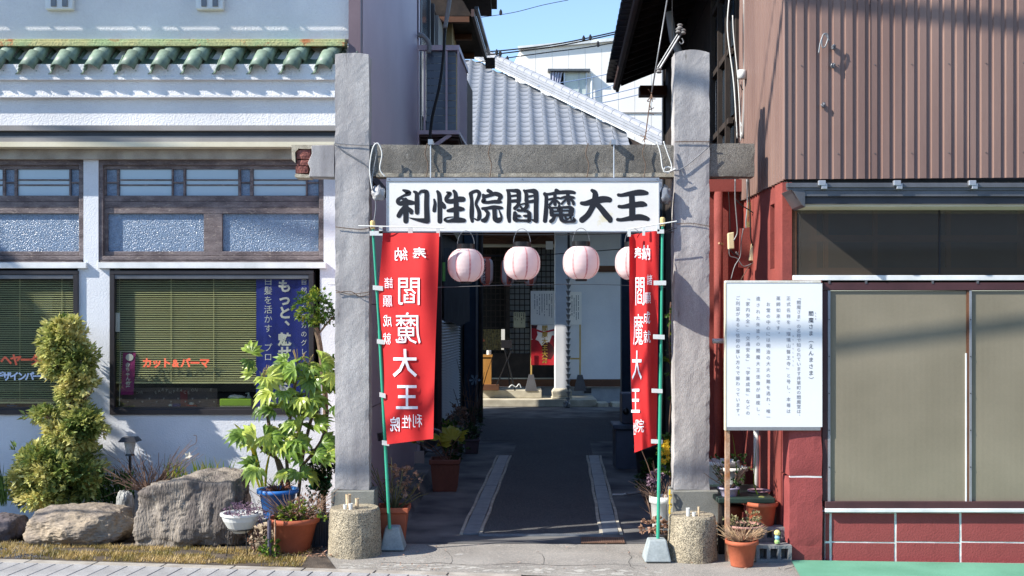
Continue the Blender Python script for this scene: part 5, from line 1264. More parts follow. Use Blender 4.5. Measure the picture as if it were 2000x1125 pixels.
wire('wire',[W(880,490,15),W(950,500,15),W(1035,500,15),W(1300,480,15)],.006,m_wireb,'black wire holding the tall lanterns','wire')
# notices, poster
def tiny(g,x0,y0,x1,y1,cols,Y,seed,rows=22,w_=.9):
    r=random.Random(seed)
    for c in range(cols):
        x=x0+(x1-x0)*(c+.5)/cols; n=int(rows*r.uniform(.5,1))
        for k in range(n):
            y=y0+(y1-y0)*k/rows; e=w_*r.uniform(.35,.6)
            a=W(x-e,y+(y1-y0)/rows*.75,Y); b=W(x+e,y,Y); 
            if r.random()<.85: g.quad((a.x,Y,a.z),(b.x,Y,a.z),(b.x,Y,b.z),(a.x,Y,b.z))
t=thing('paper_notice','white paper notice of fine print above the red poster','notice',W(1060,635,26.4))
g=G(); g.pb(1036.5,568,1083,634,26.4,.02); ob('sheet',g,m_signwhite,t)
g=G(); tiny(g,1042,574,1080,628,8,26.397,3,w_=1.4); ob('print',g,m_txt2,t,kind='stuff',fix=False)
t=thing('paper_notice','white paper notice of fine print on the wall right of the rain chain','notice',W(1124,635,27.3))
g=G(); g.pb(1113,570,1136,634,27.3,.02); ob('sheet',g,m_signwhite,t)
g=G(); tiny(g,1115,577,1132,628,4,27.297,5,w_=1.4); ob('print',g,m_txt2,t,kind='stuff',fix=False)
t=thing('paper_note','small yellowish handwritten note on the lattice door','note',W(1014,640,27.4))
g=G(); g.pb(1003,610,1026,640,27.45,.01); ob('sheet',g,M('yellowed_paper','#a8a58c','#98957d',rough=.8,bump=0),t)
g=G(); tiny(g,1004,612,1025,638,5,27.445,8,rows=9,w_=1.6); ob('print',g,m_ink,t,kind='stuff',fix=False)
PYY=26.35
t=thing('festival_poster','red festival poster with gold vertical characters in front of the lattice door','poster',W(1060,713,PYY))
g=G(); g.pb(1037,634.5,1084,713,PYY,.02); ob('sheet',g,m_signwhite,t)
m_pred=M('poster_red','#b3202a','#8f1a22',rough=.5,scale=4,bump=0,fine=.1); m_pdk=M('poster_dark_red','#4a1216','#35100f',rough=.5,bump=0); m_gold=M('gold_print','#b59a4a','#a88c3e',rough=.4,metal=.3,bump=0)
def pol(P,m,dd,nm): g=G(); g.add([W(x,y,PYY-dd) for x,y in P],[tuple(range(len(P)))]); ob(nm,g,m,t,fix=False)
pol([(1037,713),(1037,664),(1043,662),(1052,666),(1058,676),(1066,682),(1072,672),(1078,655),(1082,655),(1084,668),(1084,713)],m_pred,.003,'red_robe')
pol([(1038,640),(1048,642),(1050,654),(1046,663),(1038,662)],m_pred,.0035,'red_mask')
pol([(1037.5,634.6),(1050,635),(1048,642),(1038,641)],m_pdk,.004,'dark_cap')
pol([(1058,676),(1064,670),(1072,668),(1080,676),(1083,690),(1076,702),(1062,700)],m_pdk,.0042,'dark_shade')
pol([(1048,643),(1062,648),(1083,642),(1083,646),(1062,651),(1049,647)],m_pred,.0038,'red_ribbon')
g=G(); column(g,'閻魔大王大祭',1064,-635,12.6,12,lambda u,v:W(u,-v,PYY-.006),bold=.02); ob('characters',g,m_gold,t,fix=False)
def standpost(px,y0,Y,lab,w_=3):
    t=thing('wooden_stake',lab,'stake',W(px,760,Y)); g=G(); g.pb(px-w_/2,y0,px+w_/2,745,Y,.04); ob('stake',g,M('pale_timber','#c9ab66','#b39656',rough=.7,bump=.1),t); 
    g=G(); a=W(px-12,763,Y); b=W(px+12,763,Y); g.hexa([(a.x,Y-.12,a.z),(b.x,Y-.12,a.z),(b.x,Y+.12,a.z),(a.x,Y+.12,a.z)]+[(a.x+.09,Y-.05,a.z+.38),(b.x-.09,Y-.05,a.z+.38),(b.x-.09,Y+.08,a.z+.38),(a.x+.09,Y+.08,a.z+.38)]); ob('weight',g,M('dark_cast_weight','#54555a','#47484d',rough=.8,bump=.3),t)
    return t
standpost(1037.5,634,26.4,'pale stake with dark weight carrying the red poster'); t=standpost(1133,634,27.0,'pale stake with dark weight right of the rain chain')
g=G(); g.pb(1112,699,1131.4,702,27.0,.03); ob('crosspiece',g,MC['pale_timber'],t)
# music stand, box, bamboo blind, orange
ms=thing('folding_stand','black folding stand with crossed legs in front of the lattice door','stand',W(990,764,26.0))
for nm,L in (('leg',[(985,680),(1006,763)]),('leg',[(1000,682),(970,752)]),('pole',[(990,678),(995,753)])):
    g=G(); g.tube([W(L[0][0],L[0][1],26.0),W(L[1][0],L[1][1],26.0 if nm=='pole' else 25.9)],.016,n=6); ob(nm,g,m_black,ms)
g=G(); g.pb(979,664,1000,680,25.95,.05); ob('tray',g,m_alu_d,ms)
g=G(); g.pb(979,643,986,683,26.05,.01); sg2=solo('paper_slip',g,m_signwhite,'narrow white paper slip behind the folding stand','paper')
g=G()
for i in range(10): g.tube([W(943.5+i*3.9,643,27.2),W(943.5+i*3.9,683,27.2)],.013,n=5)
solo('bamboo_screen',g,M('bamboo','#9c8c4f','#5d5230',rough=.6,scale=20,bump=.1),'low bamboo screen behind the wooden box','screen',kind='stuff')
bxx=thing('wooden_box','pale orange wooden offering stand on the stone step','stand',W(950,766,26.2))
g=G(); a=W(936,700,26.2); b=W(960,700,26.2); g.box(a.x,b.x,26.2,26.6,.37,H+(YH-698)*26.2/F); ob('body',g,M('honey_timber','#c8924a','#b57f3c',rough=.6,bump=.1,stretch=(1,1,.2)),bxx,bev=.01)
g=G(); g.box(a.x-.02,b.x+.02,26.18,26.62,H+(YH-697.5)*26.2/F,H+(YH-693)*26.2/F); ob('top',g,MC['honey_timber'],bxx)
g=G(); a=W(936,760,26.15); b=W(975,760,26.15); g.box(a.x,b.x,26.1,26.7,.362,.50); solo('low_crate',g,m_brown,'low brown wooden crate under the orange stand','crate',bev=.01)
q=W(955,690,26.3); g=G(); g.lathe([(.05,0),(.055,.02),(.055,.11),(.045,.11)],c=(q.x,26.3,q.z-.04),n=12); solo('glass_jar',g,m_plwhite,'small pale jar on the wooden offering stand','jar')
q=W(934,664,26.3); solo('orange_fruit',bagmesh((q.x,26.3,q.z),.1,12,(1.3,1,.7)),M('orange_rind','#d1703a','#c4622e',rough=.5,bump=.1),'orange heap of fruit beside the bamboo screen','fruit')
g=G(); P=[W(x,y,25.9) for x,y in ((994,757),(1000,752),(1008,756),(1014,750),(1018,757))]; g.tube(smooth_pts(P),.012,n=5); solo('rope_piece',g,m_whitetrim,'pale bit of rope by the stand on the step','rope')
# ================================================================ background white building, wires
bw=thing('white_apartment_block','white panelled building with a curtained window behind the temple roof','building',(2,42,0))
BY=42.0; BS=F/BY
def bq(px,py,o=0): return W(px,py,BY+o)
a=bq(1017,97); zt_=a.z; zr=bq(1218,82).z
xa=a.x; xb=bq(1420,97).x
g=G(); g.add([(xa,BY,0),(xb,BY,0),(xb,BY,zr+.4),(xa,BY,zt_),(xa-1.0,BY+9,0),(xb,BY+9,0),(xb,BY+9,zr+.4),(xa-1.0,BY+9,zt_)],[(0,1,2,3),(0,3,7,4),(3,2,6,7)]); ob('wall',g,m_bgwhite,bw,fix=False)
g=G(); g.beam((xa-.1,BY-.05,zt_+.04),(xb,BY-.05,zr+.44),.2,.12); ob('parapet_cap',g,m_whitetrim,bw)
for i in range(10):
    x=xa+.55+i*.62; g=G(); g.box(x,x+.012,BY-.005,BY,5,zt_+.01*i); ob('panel_joint',g,M('pale_joint','#c9c6c0',rough=.8,bump=0),bw)
g=G(); g.pb(1160,219,1310,222,BY-.03,.03); ob('string_course',g,m_greygutter,bw)
for ya in (150,184): 
    g=G(); g.pb(1017,ya,1310,ya+.5,BY-.004,.004)
g=G(); bars(g,[(1074,138,1147,141),(1074,141,1076,200),(1144,141,1147,200),(1074,198,1147,201),(1101,141,1104,198)],BY-.08,.1); wn=ob('window',g,m_alu,bw)
g=G(); g.pb(1070,134,1153,138,BY-.3,.3); ob('hood',g,m_alu_g,wn)
g=G(); g.pb(1104,141,1144,198,BY-.01,.008); ob('pane',g,M('pale_curtained_pane','#c6cfc9','#b5c0ba',rough=.3,bump=0,spec=.7),wn)
g=G(); g.pb(1130,141,1131.5,198,BY-.05,.03); ob('sash_bar',g,m_alu,wn)
g=G(); g.pb(1076,141,1101,198,BY+.0-.004,.002); ob('dark_opening',g,m_room,wn)
g=G(); g.sheet(lambda i,j: (lambda p:Vector((p.x,p.y+.05*math.sin(i*26)+0,p.z)))(W(1077+i*(22-5*math.sin(j*2.4)),141+57*j*(.88+.0*i),BY-.14)),36,8); ob('curtain',g,M('striped_pale_curtain','#bcc0d0','#9ba0b8',rough=.9,scale=18,stretch=(1,.01,.01),bump=0),wn,smooth=True,fix=False)
g=G(); g.tube([W(1156,145,BY-.1),W(1156,222,BY-.1)],.05,n=8); ob('downpipe',g,m_whitetrim,bw)
WR=[([(925,103),(1000,97),(1100,84),(1240,54)],34,.022,'upper power line crossing the sky'),([(925,110),(1000,102),(1100,88),(1240,58)],34,.022,'second power line just beneath the upper one'),([(930,122),(1050,105),(1150,92),(1240,76)],34,.018,'third power line touching the white building'),
 ([(930,35),(1000,25),(1060,10),(1110,0)],30,.009,'thin wire high in the sky above the power lines'),([(1050,168),(1130,156),(1210,140)],32,.012,'thin blue wire across the white building window'),([(1090,195),(1150,183),(1215,160)],32,.012,'second thin blue wire on the white building'),([(1110,200),(1180,187),(1250,170)],32,.012,'third thin blue wire on the white building'),([(1130,208),(1200,196),(1300,172)],32,.012,'lowest thin blue wire on the white building')]
for P,Y,r,lb in WR: cw('power_line',P,Y,r,m_wireb if Y!=32 else M('blue_grey_wire','#7d93b5',rough=.6,bump=0),lb,'power line',grp='power lines behind the gate')
for px,py,lb in ((970,102,'first from the left on the upper pair'),(977,104,'second from the left on the upper pair'),(1140,75,'left one of the two above the white building'),(1153,73,'right one of the two above the white building'),(1168,86,'alone on the third line by the white building'),(991,115,'alone on the third line against the open sky'),(978,24,'alone on the thin wire high in the sky')):
    q=W(px,py,33.9); solo('line_spacer',G().lathe([(.02,-.09),(.05,-.06),(.045,.03),(.015,.09)],c=q,n=6),m_wireb,'small black spacer on the power lines, '+lb,'spacer','black spacers on the power lines')
# ================================================================ off-picture things that throw shade: street cables, added tree
for Y,z,r,lb in ((7.4,6.34,.032,'thick street cable high above the pavement'),):
    wire('street_cable',[(-30,Y,z+.1),(-8,Y,z+.02),(0,Y,z),(8,Y,z+.02),(30,Y,z+.1)],r,m_wireb,lb,'cable',n=8)
wire('street_cable',[(-14,7.7,11.4),(-5,7.56,9.5),(-.7,7.5,8.6),(12,7.4,6.6)],.045,m_wireb,'upper street cable slanting over the pavement','cable',n=8)
wire('street_cable',[(-8,7.6,10.9),(-3.8,7.5,9.9),(-1.8,7.45,9.4),(6,7.2,7.9)],.013,m_wireb,'thin service cable slanting down over the pavement','cable')
m_vleaf=leafmat('variegated_leaves',[(0,'#3f5429'),(.3,'#6c8140'),(.55,'#b0b468'),(1,'#ebdf98')],trans=.25)
m_gleaf=leafmat('glossy_green_leaves',[(0,'#2c4a1c'),(.5,'#4d6f28'),(.8,'#8d9a35'),(1,'#b8a33c')],trans=.3)
m_dleaf=leafmat('dark_green_leaves',[(0,'#1e3317'),(.6,'#2f4d20'),(1,'#4c6a2c')],trans=.25)
m_fleaf=leafmat('broad_fatsia_leaf',[(0,'#3d5a22'),(.5,'#78963a'),(1,'#b4c058')],trans=.3,rough=.35,spec=.5)
m_dry=leafmat('dry_leaves',[(0,'#6e5240'),(.5,'#a0806a'),(1,'#c9a08c')],trans=.2)
m_purple=leafmat('purple_sedum_leaves',[(0,'#4e3f4d'),(.5,'#7d6478'),(1,'#a58c98')],trans=.1)
m_grass=leafmat('dry_lawn_grass',[(0,'#6e6a2c'),(.4,'#a08a48'),(1,'#cdb278')],trans=.3)
m_yel=leafmat('yellow_flower_petals',[(0,'#d8b21e'),(1,'#f0d040')],trans=.3)
# unseen tree added past the left edge to shade the salon wall
t=thing('added_shade_tree','unseen bushy tree added to shade the left of the salon','tree',(-9.0,9.7,0))
ob('trunk',G().tube([(-9,9.7,0),(-9.05,9.7,1.5),(-9.2,9.7,4.2)],[.12,.1,.07],n=8),m_bark,t)
random.seed(3)
g=G(); blob(g,(-9.6,9.7,3.55),(1.1,.5,1.0),5000,.13,.045,hollow=.1,seed=3); blob(g,(-10.3,9.7,5.2),(1.0,.5,1.4),6000,.13,.045,hollow=.1,seed=5); ob('crown',g,m_dleaf,t,fix=False)
# ================================================================ garden strip
def rock(name,px0,px1,py0,py1,Yc,dep,mat,lab,seed,boxy=.5,strx=1,slope=0):
    s=F/Yc; cx=((px0+px1)/2-1000)/s; rx_=(px1-px0)/2/s; z1=H+(YH-py0)/s; z0=-.06
    bm=bmesh.new(); bmesh.ops.create_icosphere(bm,subdivisions=6,radius=1)
    for v in bm.verts:
        d=v.co.normalized(); m=max(abs(d.x),abs(d.y),abs(d.z)); p=d*((1-boxy)+boxy/m*.82)
        k=1+.16*noise.noise(d*1.6+Vector((seed,0,0)))
        st=noise.noise(Vector((d.x*5*strx+seed,d.y*5*strx,d.z*1.4)))*.07+abs(noise.noise(Vector((d.x*11*strx,d.y*11,d.z*2.5+seed))))*.05+noise.noise(d*14+Vector((seed,0,0)))*.022+noise.noise(d*34)*.009
        p=p*(k+st)
        zz=(p.z+1)/2; zz=max(-.05,min(1.15,zz))
        zz*=1-slope*max(0,-p.x+.1)*.28
        v.co=Vector((cx+p.x*rx_,Yc+p.y*dep,z0+(z1-z0)*zz))
    g=G(); bm.verts.index_update(); g.add([v.co[:] for v in bm.verts],[tuple(v.index for v in f.verts) for f in bm.faces]); bm.free()
    return solo(name,g,mat,lab,'rock',smooth=True)
m_rock=M('grey_streaked_rock','#938a7e','#635c57',rough=.85,scale=1.8,stretch=(2.2,2.2,.7),bump=.9,bscale=28,bdist=.02,fine=.22,lo=.38,hi=.62,detail=10,wear='#a89f92',wscale=2.6,wlo=.58)
m_rock2=M('tan_veined_rock','#a1927c','#746c66',rough=.85,scale=2.5,stretch=(1,1,2.2),bump=.9,bscale=22,bdist=.02,fine=.22,detail=10,wear='#bfb09a',wscale=3.2,wlo=.6)
rock('boulder',262,498,914,1080,10.35,.42,m_rock,'tall grey streaked boulder in the garden strip',3,boxy=.75,strx=1.3,slope=.55)
rock('boulder',54,262,985,1070,10.38,.38,m_rock2,'low tan rounded boulder left of the tall grey one',8,boxy=.3)
rock('boulder',-70,50,1003,1066,10.45,.3,M('dark_mauve_rock','#6f6566','#4e4849',rough=.85,scale=3,bump=.9,bscale=22,bdist=.02,fine=.2,detail=9),'dark mauve boulder at the left edge of the photo',5,boxy=.3)
rock('garden_stone',226,262,955,1000,10.75,.12,M('white_mottled_stone','#b5b5b0','#5d5e5c',rough=.8,scale=9,bump=.5),'small white mottled stone ornament behind the low boulder',2,boxy=.2)
# lawn of dry grass and gravel
g=G(); rr=random.Random(11)
P0=[sp(-.9,.02,.0),sp(3.0,.02,0),(-1.6,10.15,.0),(-5.6,10.4,0)]
g.add([sp(-.9,.01,.006),sp(2.95,.01,.006),(-1.75,10.1,.01),(-5.2,10.3,.01)],[(0,1,2,3)]); struct('garden_bed',g,m_soil,fix=False)
g=G()
for i in range(15000):
    u=rr.uniform(-.35,2.75); v=rr.uniform(.02,.62)
    if noise.noise(Vector((u*3,v*6,1)))<-.25: continue
    edge=.02+.10*abs(noise.noise(Vector((u*5,0,7)))); 
    if v<edge: continue
    p=Vector(sp(u,v,0)); 
    if p.x>-1.75: continue
    h=rr.uniform(.015,.048); a=rr.uniform(0,6.28); w_=.0035; q=p+Vector((math.cos(a)*h*.7,math.sin(a)*h*.7,h)); b=len(g.v); sd2=Vector((math.sin(a)*w_,-math.cos(a)*w_,0))
    g.v+=[tuple(p-sd2),tuple(p+sd2),tuple(q)]; g.f.append((b,b+1,b+2)); g.t.append(min(1,max(0,.5+.8*noise.noise(Vector((u*4,v*4,0)))+rr.uniform(-.3,.3))))
o=ob('lawn_grass',g,m_grass,None,label='strip of dry yellow lawn grass along the pavement edge',kind='stuff',fix=False); o['category']='grass'
g=G()
for i in range(900):
    u=rr.uniform(-.5,.3); v=rr.uniform(.03,.7); p=sp(u,v,.008); r=rr.uniform(.006,.014); a=rr.uniform(0,3)
    g.add([(p[0]+r*math.cos(a+k*2.1),p[1]+r*math.sin(a+k*2.1),p[2]) for k in range(3)]+[(p[0],p[1],p[2]+r)],[(0,1,3),(1,2,3),(2,0,3)])
o=ob('gravel',g,M('grey_gravel','#77797c','#56585c',rough=.9,bump=0,scale=30),None,label='patch of grey gravel by the left boulder',kind='stuff',fix=False); o['category']='gravel'
# fallen leaves and debris along the strip's end
g=G()
for i in range(160):
    px=rr.uniform(520,660); Y=rr.uniform(9.55,10.0); x=(px-1000)*Y/F; p=Vector((x,Y,.02)); leaf(g,p,rvec()*Vector((1,1,.3)),Vector((0,0,1)),.05,.008,rr.random())
o=ob('fallen_leaves',g,m_dry,None,label='litter of dry leaves around the terracotta pot',kind='stuff',fix=False); o['category']='leaf litter'
# variegated shrub
def plant(name,lab,cat,loc,grp=None): return thing(name,lab,cat,loc,grp)
vs_=plant('variegated_shrub','tall variegated shrub clipped in tiers, yellow and green, left of the boulders','shrub',W(130,1000,10.9))
g=G(); 
def W3(px,py,Y): return W(px,py,Y)
for P,r in (([(120,1000),(128,940),(138,860),(140,800),(143,740),(140,680)],[.035,.03,.028,.024,.02,.01]),([(138,860),(110,830),(85,810)],[.02,.012,.008]),([(141,800),(165,780),(180,760)],[.016,.01,.006]),([(143,770),(118,735),(108,700)],[.016,.01,.006]),([(130,930),(90,900),(60,880)],[.02,.014,.008])):
    g.tube(smooth_pts(pw(P,10.93),4),[x for i,x in enumerate(r) for _ in (0,)][0:1]*0 or r[0]*.8,n=6)
ob('trunk',g,m_bark,vs_)
def vt_(p,t,r):   # leaf colour: pale where the variegation is strong
    k=.5+1.1*noise.noise(p*4.5); return min(1,max(0,t*.45+k*.6))
s=10.8/F
def lobe(gg,px,py,rx_,ry,Y,n,L,wd,seed,tb,dy=.8,**k):
    c=W(px,py,Y); blob(gg,c,(rx_*Y/F,rx_*Y/F*dy,ry*Y/F),n,L,wd,seed=seed,tb=tb,**k)
g=G(); random.seed(21)
for a in ((112,922,80,46,10.88,3300,1),(60,945,38,36,10.84,900,2),(168,945,30,40,10.92,700,3),(85,972,50,20,10.76,700,4),(100,890,45,20,10.84,700,13),(165,828,36,30,10.92,1000,5),(92,812,36,16,10.95,480,6),(135,842,44,18,10.92,700,7),(122,668,40,36,10.95,1300,8),(155,706,32,30,10.95,700,9),(112,712,30,26,10.95,520,10),(140,735,26,20,10.95,360,11),(128,636,28,14,10.95,320,12),(140,862,40,20,10.92,600,14),(140,768,26,22,10.95,480,15),(150,742,36,24,10.95,500,17),(135,862,46,20,10.92,550,18),(70,905,40,34,10.88,700,16)):
    lobe(g,a[0],a[1],a[2],a[3],a[4],int(a[5]*1.7),.072,.017,a[6],vt_,hollow=.35,clump=.38)
ob('foliage',g,m_vleaf,vs_,fix=False)
# ball-clipped tree against the wall
bt=plant('clipped_tree','slender tree with a small clipped yellow green ball crown by the wall corner','tree',W(633,1000,10.7))
g=G(); g.tube(smooth_pts(pw([(632,1000),(631,930),(634,860),(636,790),(630,720),(624,670),(616,640)],10.7),4),.026,n=8); g.tube(pw([(620,655),(640,630),(652,618)],10.7),.01,n=5); g.tube(pw([(633,900),(645,890),(640,870)],10.7),.012,n=5); ob('trunk',g,m_bark,bt)
g=G(); random.seed(5)
gt=lambda p,t,r:min(1,max(0,t*.6+.45*noise.noise(p*6)+.2))
lobe(g,612,603,38,38,10.7,1500,.038,.011,31,gt,hollow=.3,clump=.3); lobe(g,640,612,24,22,10.7,420,.035,.010,32,gt,hollow=.3); ob('crown',g,m_gleaf,bt,fix=False)
g=G(); lobe(g,638,728,24,28,10.75,700,.038,.011,33,gt,hollow=.2); lobe(g,655,735,14,30,10.75,300,.038,.011,34,gt,hollow=.2); ob('middle_foliage',g,m_gleaf,bt,fix=False)
g=G(); dk=lambda p,t,r:t*.8
sb=plant('low_bush','small dark green bush at the foot of the left gate post','bush',W(632,990,10.5))
lobe(g,630,905,28,36,10.5,1300,.035,.011,35,dk,hollow=.2); lobe(g,620,940,24,30,10.45,700,.035,.011,36,dk,hollow=.2); ob('foliage',g,m_dleaf,sb,fix=False)
# fatsia with big hand-shaped leaves, each leaf its own object
fl=G()
def palm(L=.185,lobes=7,seed=0,spread=2.3,w_=.145):
    g=G(); r=random.Random(seed); g.v.append((0,0,0)); g.t=[]
    for k in range(lobes):
        a=math.pi/2+(k-(lobes-1)/2)*spread/(lobes-1)*1.15; ln=L*(1-.28*abs(k-(lobes-1)/2)/((lobes-1)/2))*r.uniform(.9,1.08)
        d=Vector((math.cos(a),math.sin(a),0)); s=Vector((-d.y,d.x,0)); b=len(g.v); wdt=L*w_
        tw=r.uniform(-.1,.1)
        pts=[(s*-.35*wdt+d*.12*ln,0),(s*-.75*wdt+d*.42*ln,.06),(s*-1.0*wdt+d*.62*ln,.05),(d*ln,-.16),(s*1.0*wdt+d*.62*ln,.05),(s*.75*wdt+d*.42*ln,.06),(s*.35*wdt+d*.12*ln,0),(d*.42*ln,-.0),(d*.64*ln,-.03)]
        for p,z in pts: g.v.append((p.x,p.y,z*L*1.0+tw*p.x-.55*(p.x**2+p.y**2)/L*.5))
        B=b
        F_=[(0,B,B+7),(B,B+1,B+7),(B+1,B+2,B+8),(B+1,B+8,B+7),(B+2,B+3,B+8),(B+3,B+4,B+8),(B+4,B+5,B+7),(B+4,B+7,B+8),(B+5,B+6,B+7),(B+6,0,B+7)]
        g.f+=F_; g.t+=[.35+.3*r.random()]*len(F_)
        for ff in (1,2,4): pass
    return g
def tintmesh(g,base):
    g=G().add(g.v,g.f); g.t=[min(1,max(0,base+random.uniform(-.08,.08))) for _ in g.f]; return g
fmesh=[]
random.seed(77)
for k in range(6): fmesh.append(me_of('fatsia_leaf',tintmesh(palm(seed=k),.15+.16*k),m_fleaf,False))
fa=plant('fatsia','fatsia shrub with large bright hand-shaped leaves beside the left gate post','shrub',W(565,1000,10.45))
stems=[[(560,1000),(548,930),(530,860),(520,790),(512,745)],[(570,1000),(560,900),(566,820),(575,760),(580,720)],[(580,1000),(590,900),(600,850),(612,800),(620,745)],[(565,960),(545,900),(515,880),(495,850)],[(590,910),(615,880),(632,850),(640,800)],[(575,870),(590,820),(600,760),(598,715)]]
g=G()
for P in stems: g.tube(smooth_pts(pw(P,10.4),3),.017,n=6)
ob('stem',g,m_bark,fa)
clusters=[(512,740,9),(580,712,9),(622,742,10),(498,850,8),(640,795,8),(600,715,5),(540,800,12),(560,860,10),(600,830,10),(548,760,8),(520,905,5),(575,920,7),(610,890,7),(480,700,3),(640,725,3),(590,780,9),(527,850,7),(620,860,6)]
tipY={}
for cx_,cy_,n_ in clusters:
    Yc=10.4-random.uniform(0,.25); c=W(cx_,cy_,Yc)
    for k in range(int(n_*.8)):
        a=random.uniform(0,6.28); d=Vector((math.cos(a),math.sin(a)*.8-.35,random.uniform(-.25,.35))).normalized(); ln=random.uniform(.06,.15)
        p=c+d*ln
        nrm=(Vector((0,-.62,.6))+rvec()*.45).normalized()     # leaves tilt towards the light and the street
        y_=(d-nrm*d.dot(nrm)).normalized(); x_=y_.cross(nrm); M_=Matrix((x_,y_,nrm)).transposed().to_4x4()
        o=bpy.data.objects.new('leaf',random.choice(fmesh)); COL.objects.link(o); o.parent=fa
        sc_=random.uniform(.6,1.12); M_.translation=p-wl(fa); o.matrix_local=M_@Matrix.Scale(sc_,4)
g=G()
for cx_,cy_ in ((512,735),(583,705),(600,708)):
    for k in range(5): 
        a=W(cx_,cy_+12,10.3); b=W(cx_+random.uniform(-14,14),cy_-random.uniform(8,24),10.28); g.tube([a,b],[.006,.004],n=4)
ob('bud_stalk',g,M('tan_flower_stalk','#b59c6d','#8d7650',rough=.8,bump=0),fa,kind='stuff')
# strap-leaf plant, yellow and green
yl=plant('strap_leaf_plant','yellow and green upright strap leaves left of the fatsia','plant',W(512,965,10.3))
m_strap=leafmat('yellow_edged_strap_leaf',[(0,'#4a7a28'),(.5,'#9fb53a'),(1,'#dcc63e')],trans=.4)
for P,w_ in (([(516,965),(505,915),(492,872),(478,848),(458,828)],.022),([(514,965),(508,925),(500,890),(495,862)],.016),([(518,965),(520,920),(527,885)],.012),([(512,965),(500,930),(497,900)],.012)):
    pts=smooth_pts(pw(P,10.3),4); g=G(); n=len(pts)
    for i,p in enumerate(pts):
        ww=w_*(math.sin(math.pi*min(1,(i+1.5)/(n+1)))**.6)
        g.v+=[(p.x-ww,p.y,p.z),(p.x,p.y+.012,p.z),(p.x+ww,p.y,p.z)]
    for i in range(n-1):
        g.f+=[(3*i,3*i+1,3*i+4,3*i+3),(3*i+1,3*i+2,3*i+5,3*i+4)]; g.t+=[.95,.25]
    ob('leaf',g,m_strap,yl,fix=False)
# twiggy dry bush, thin grass behind the boulder
def twigs(g,base,n,h,spread,r=.003,seed=0,bend=.6,up=1):
    rd=random.Random(seed)
    for i in range(n):
        a=rd.uniform(0,6.28); p=Vector(base)+Vector((math.cos(a),math.sin(a)*.6,0))*rd.uniform(0,spread*.25)
        d=Vector((math.cos(a)*spread,math.sin(a)*spread*.7,h*up*rd.uniform(.5,1))); pts=[p]
        for k in range(4):
            d=d+Vector((rd.uniform(-1,1),rd.uniform(-.6,.6),rd.uniform(-1,.6)))*bend*h*.35; p=p+d*.25*rd.uniform(.8,1.2); pts.append(p)
        g.tube(pts,[r*1.5,r*1.2,r,r*.8,r*.5],n=3,cap=False)
        if rd.random()<.6:
            q=pts[2]; g.tube([q,q+Vector((rd.uniform(-1,1),rd.uniform(-1,1),rd.uniform(.1,1)))*h*.2],r*.7,n=3,cap=False)
db=plant('dry_bush','leafless tangled dry bush left of the tall boulder','bush',W(285,975,10.85))
g=G(); twigs(g,W(290,960,10.85),95,.42,.34,.0035,4,.9); ob('twigs',g,m_twig,db,kind='stuff')
gb=plant('grass_tuft','thin green and yellow grass blades behind the tall boulder','grass tuft',W(400,915,10.9))
g=G(); rd=random.Random(9)
for i in range(70):
    px=rd.uniform(325,448); p=W(px,940,10.9+rd.uniform(-.1,.15)); h=rd.uniform(.12,.28); 
    if 350<px<380: h*=.7
    leaf(g,p,Vector((rd.uniform(-.5,.5),rd.uniform(-.2,.2),1)),Vector((0,1,0)),h,.006,rd.random())
ob('blades',g,m_strap,gb,kind='stuff',fix=False)
wf=plant('seed_stalk','curved dry seed stalk with a white flower above the boulder','flower',W(335,935,10.8))
g=G(); g.tube(smooth_pts(pw([(335,935),(345,905),(368,875),(382,866),(384,852),(378,850)],10.8)),.003,n=4); ob('stalk',g,m_twig,wf)
g=G(); c=W(368,890,10.8)
for k in range(5): leaf(g,c,Vector((math.cos(k*1.26),-.3,math.sin(k*1.26))),Vector((0,-1,0)),.045,.014,.5)
ob('petals',g,leafmat('white_petals',[(0,'#e3ddc8'),(1,'#efeadb')]),wf,fix=False)
g=G(); c=W(368,872,10.8); g.tube([c,W(369,840,10.8)+Vector((0,0,-.1))],.006,n=5)
ul=plant('undergrowth','dark low leaves behind the low boulder','undergrowth',W(225,1000,10.9)); g=G(); rd=random.Random(2)
for i in range(260):
    p=W(rd.uniform(190,262),rd.uniform(935,990),10.95+rd.uniform(-.12,.15)); leaf(g,p,Vector((rd.uniform(-.7,.7),-.3,1)),Vector((0,1,0)),rd.uniform(.06,.16),.010,rd.random())
ob('blades',g,m_dleaf,ul,kind='stuff',fix=False)
ul=plant('undergrowth','thin green stems at the left edge behind the dark boulder','undergrowth',W(8,990,10.7)); g=G()
for i in range(50):
    p=W(rd.uniform(-15,18),990,10.7+rd.uniform(-.1,.1)); leaf(g,p,Vector((rd.uniform(-.3,.3),-.2,1)),Vector((0,1,0)),rd.uniform(.15,.5),.007,rd.random())
ob('blades',g,m_dleaf,ul,kind='stuff',fix=False)
# solar garden lamp
sl_=plant('garden_lamp','small black capped solar garden lamp against the white wall','lamp',W(254,930,10.95)); c=W(254,862,10.95)
g=G(); g.hexa([(c.x-.09,c.y-.09,c.z),(c.x+.09,c.y-.09,c.z),(c.x+.09,c.y+.09,c.z),(c.x-.09,c.y+.09,c.z),(c.x-.06,c.y-.06,c.z+.045),(c.x+.06,c.y-.06,c.z+.045),(c.x+.06,c.y+.06,c.z+.045),(c.x-.06,c.y+.06,c.z+.045)]); ob('cap',g,m_black,sl_)
g=G(); g.lathe([(.035,-.12),(.052,-.03),(.056,-.001)],c=c,n=14); ob('lens',g,M('frosted_lens','#b9bfc0','#a5abad',rough=.3,bump=0,trans=.4),sl_,smooth=False)
g=G(); g.lathe([(.045,-.14),(.04,-.12)],c=c,n=12); g.tube([c+Vector((0,0,-.14)),c+Vector((0,0,-.5))],.014,n=6); ob('stake',g,m_black,sl_)
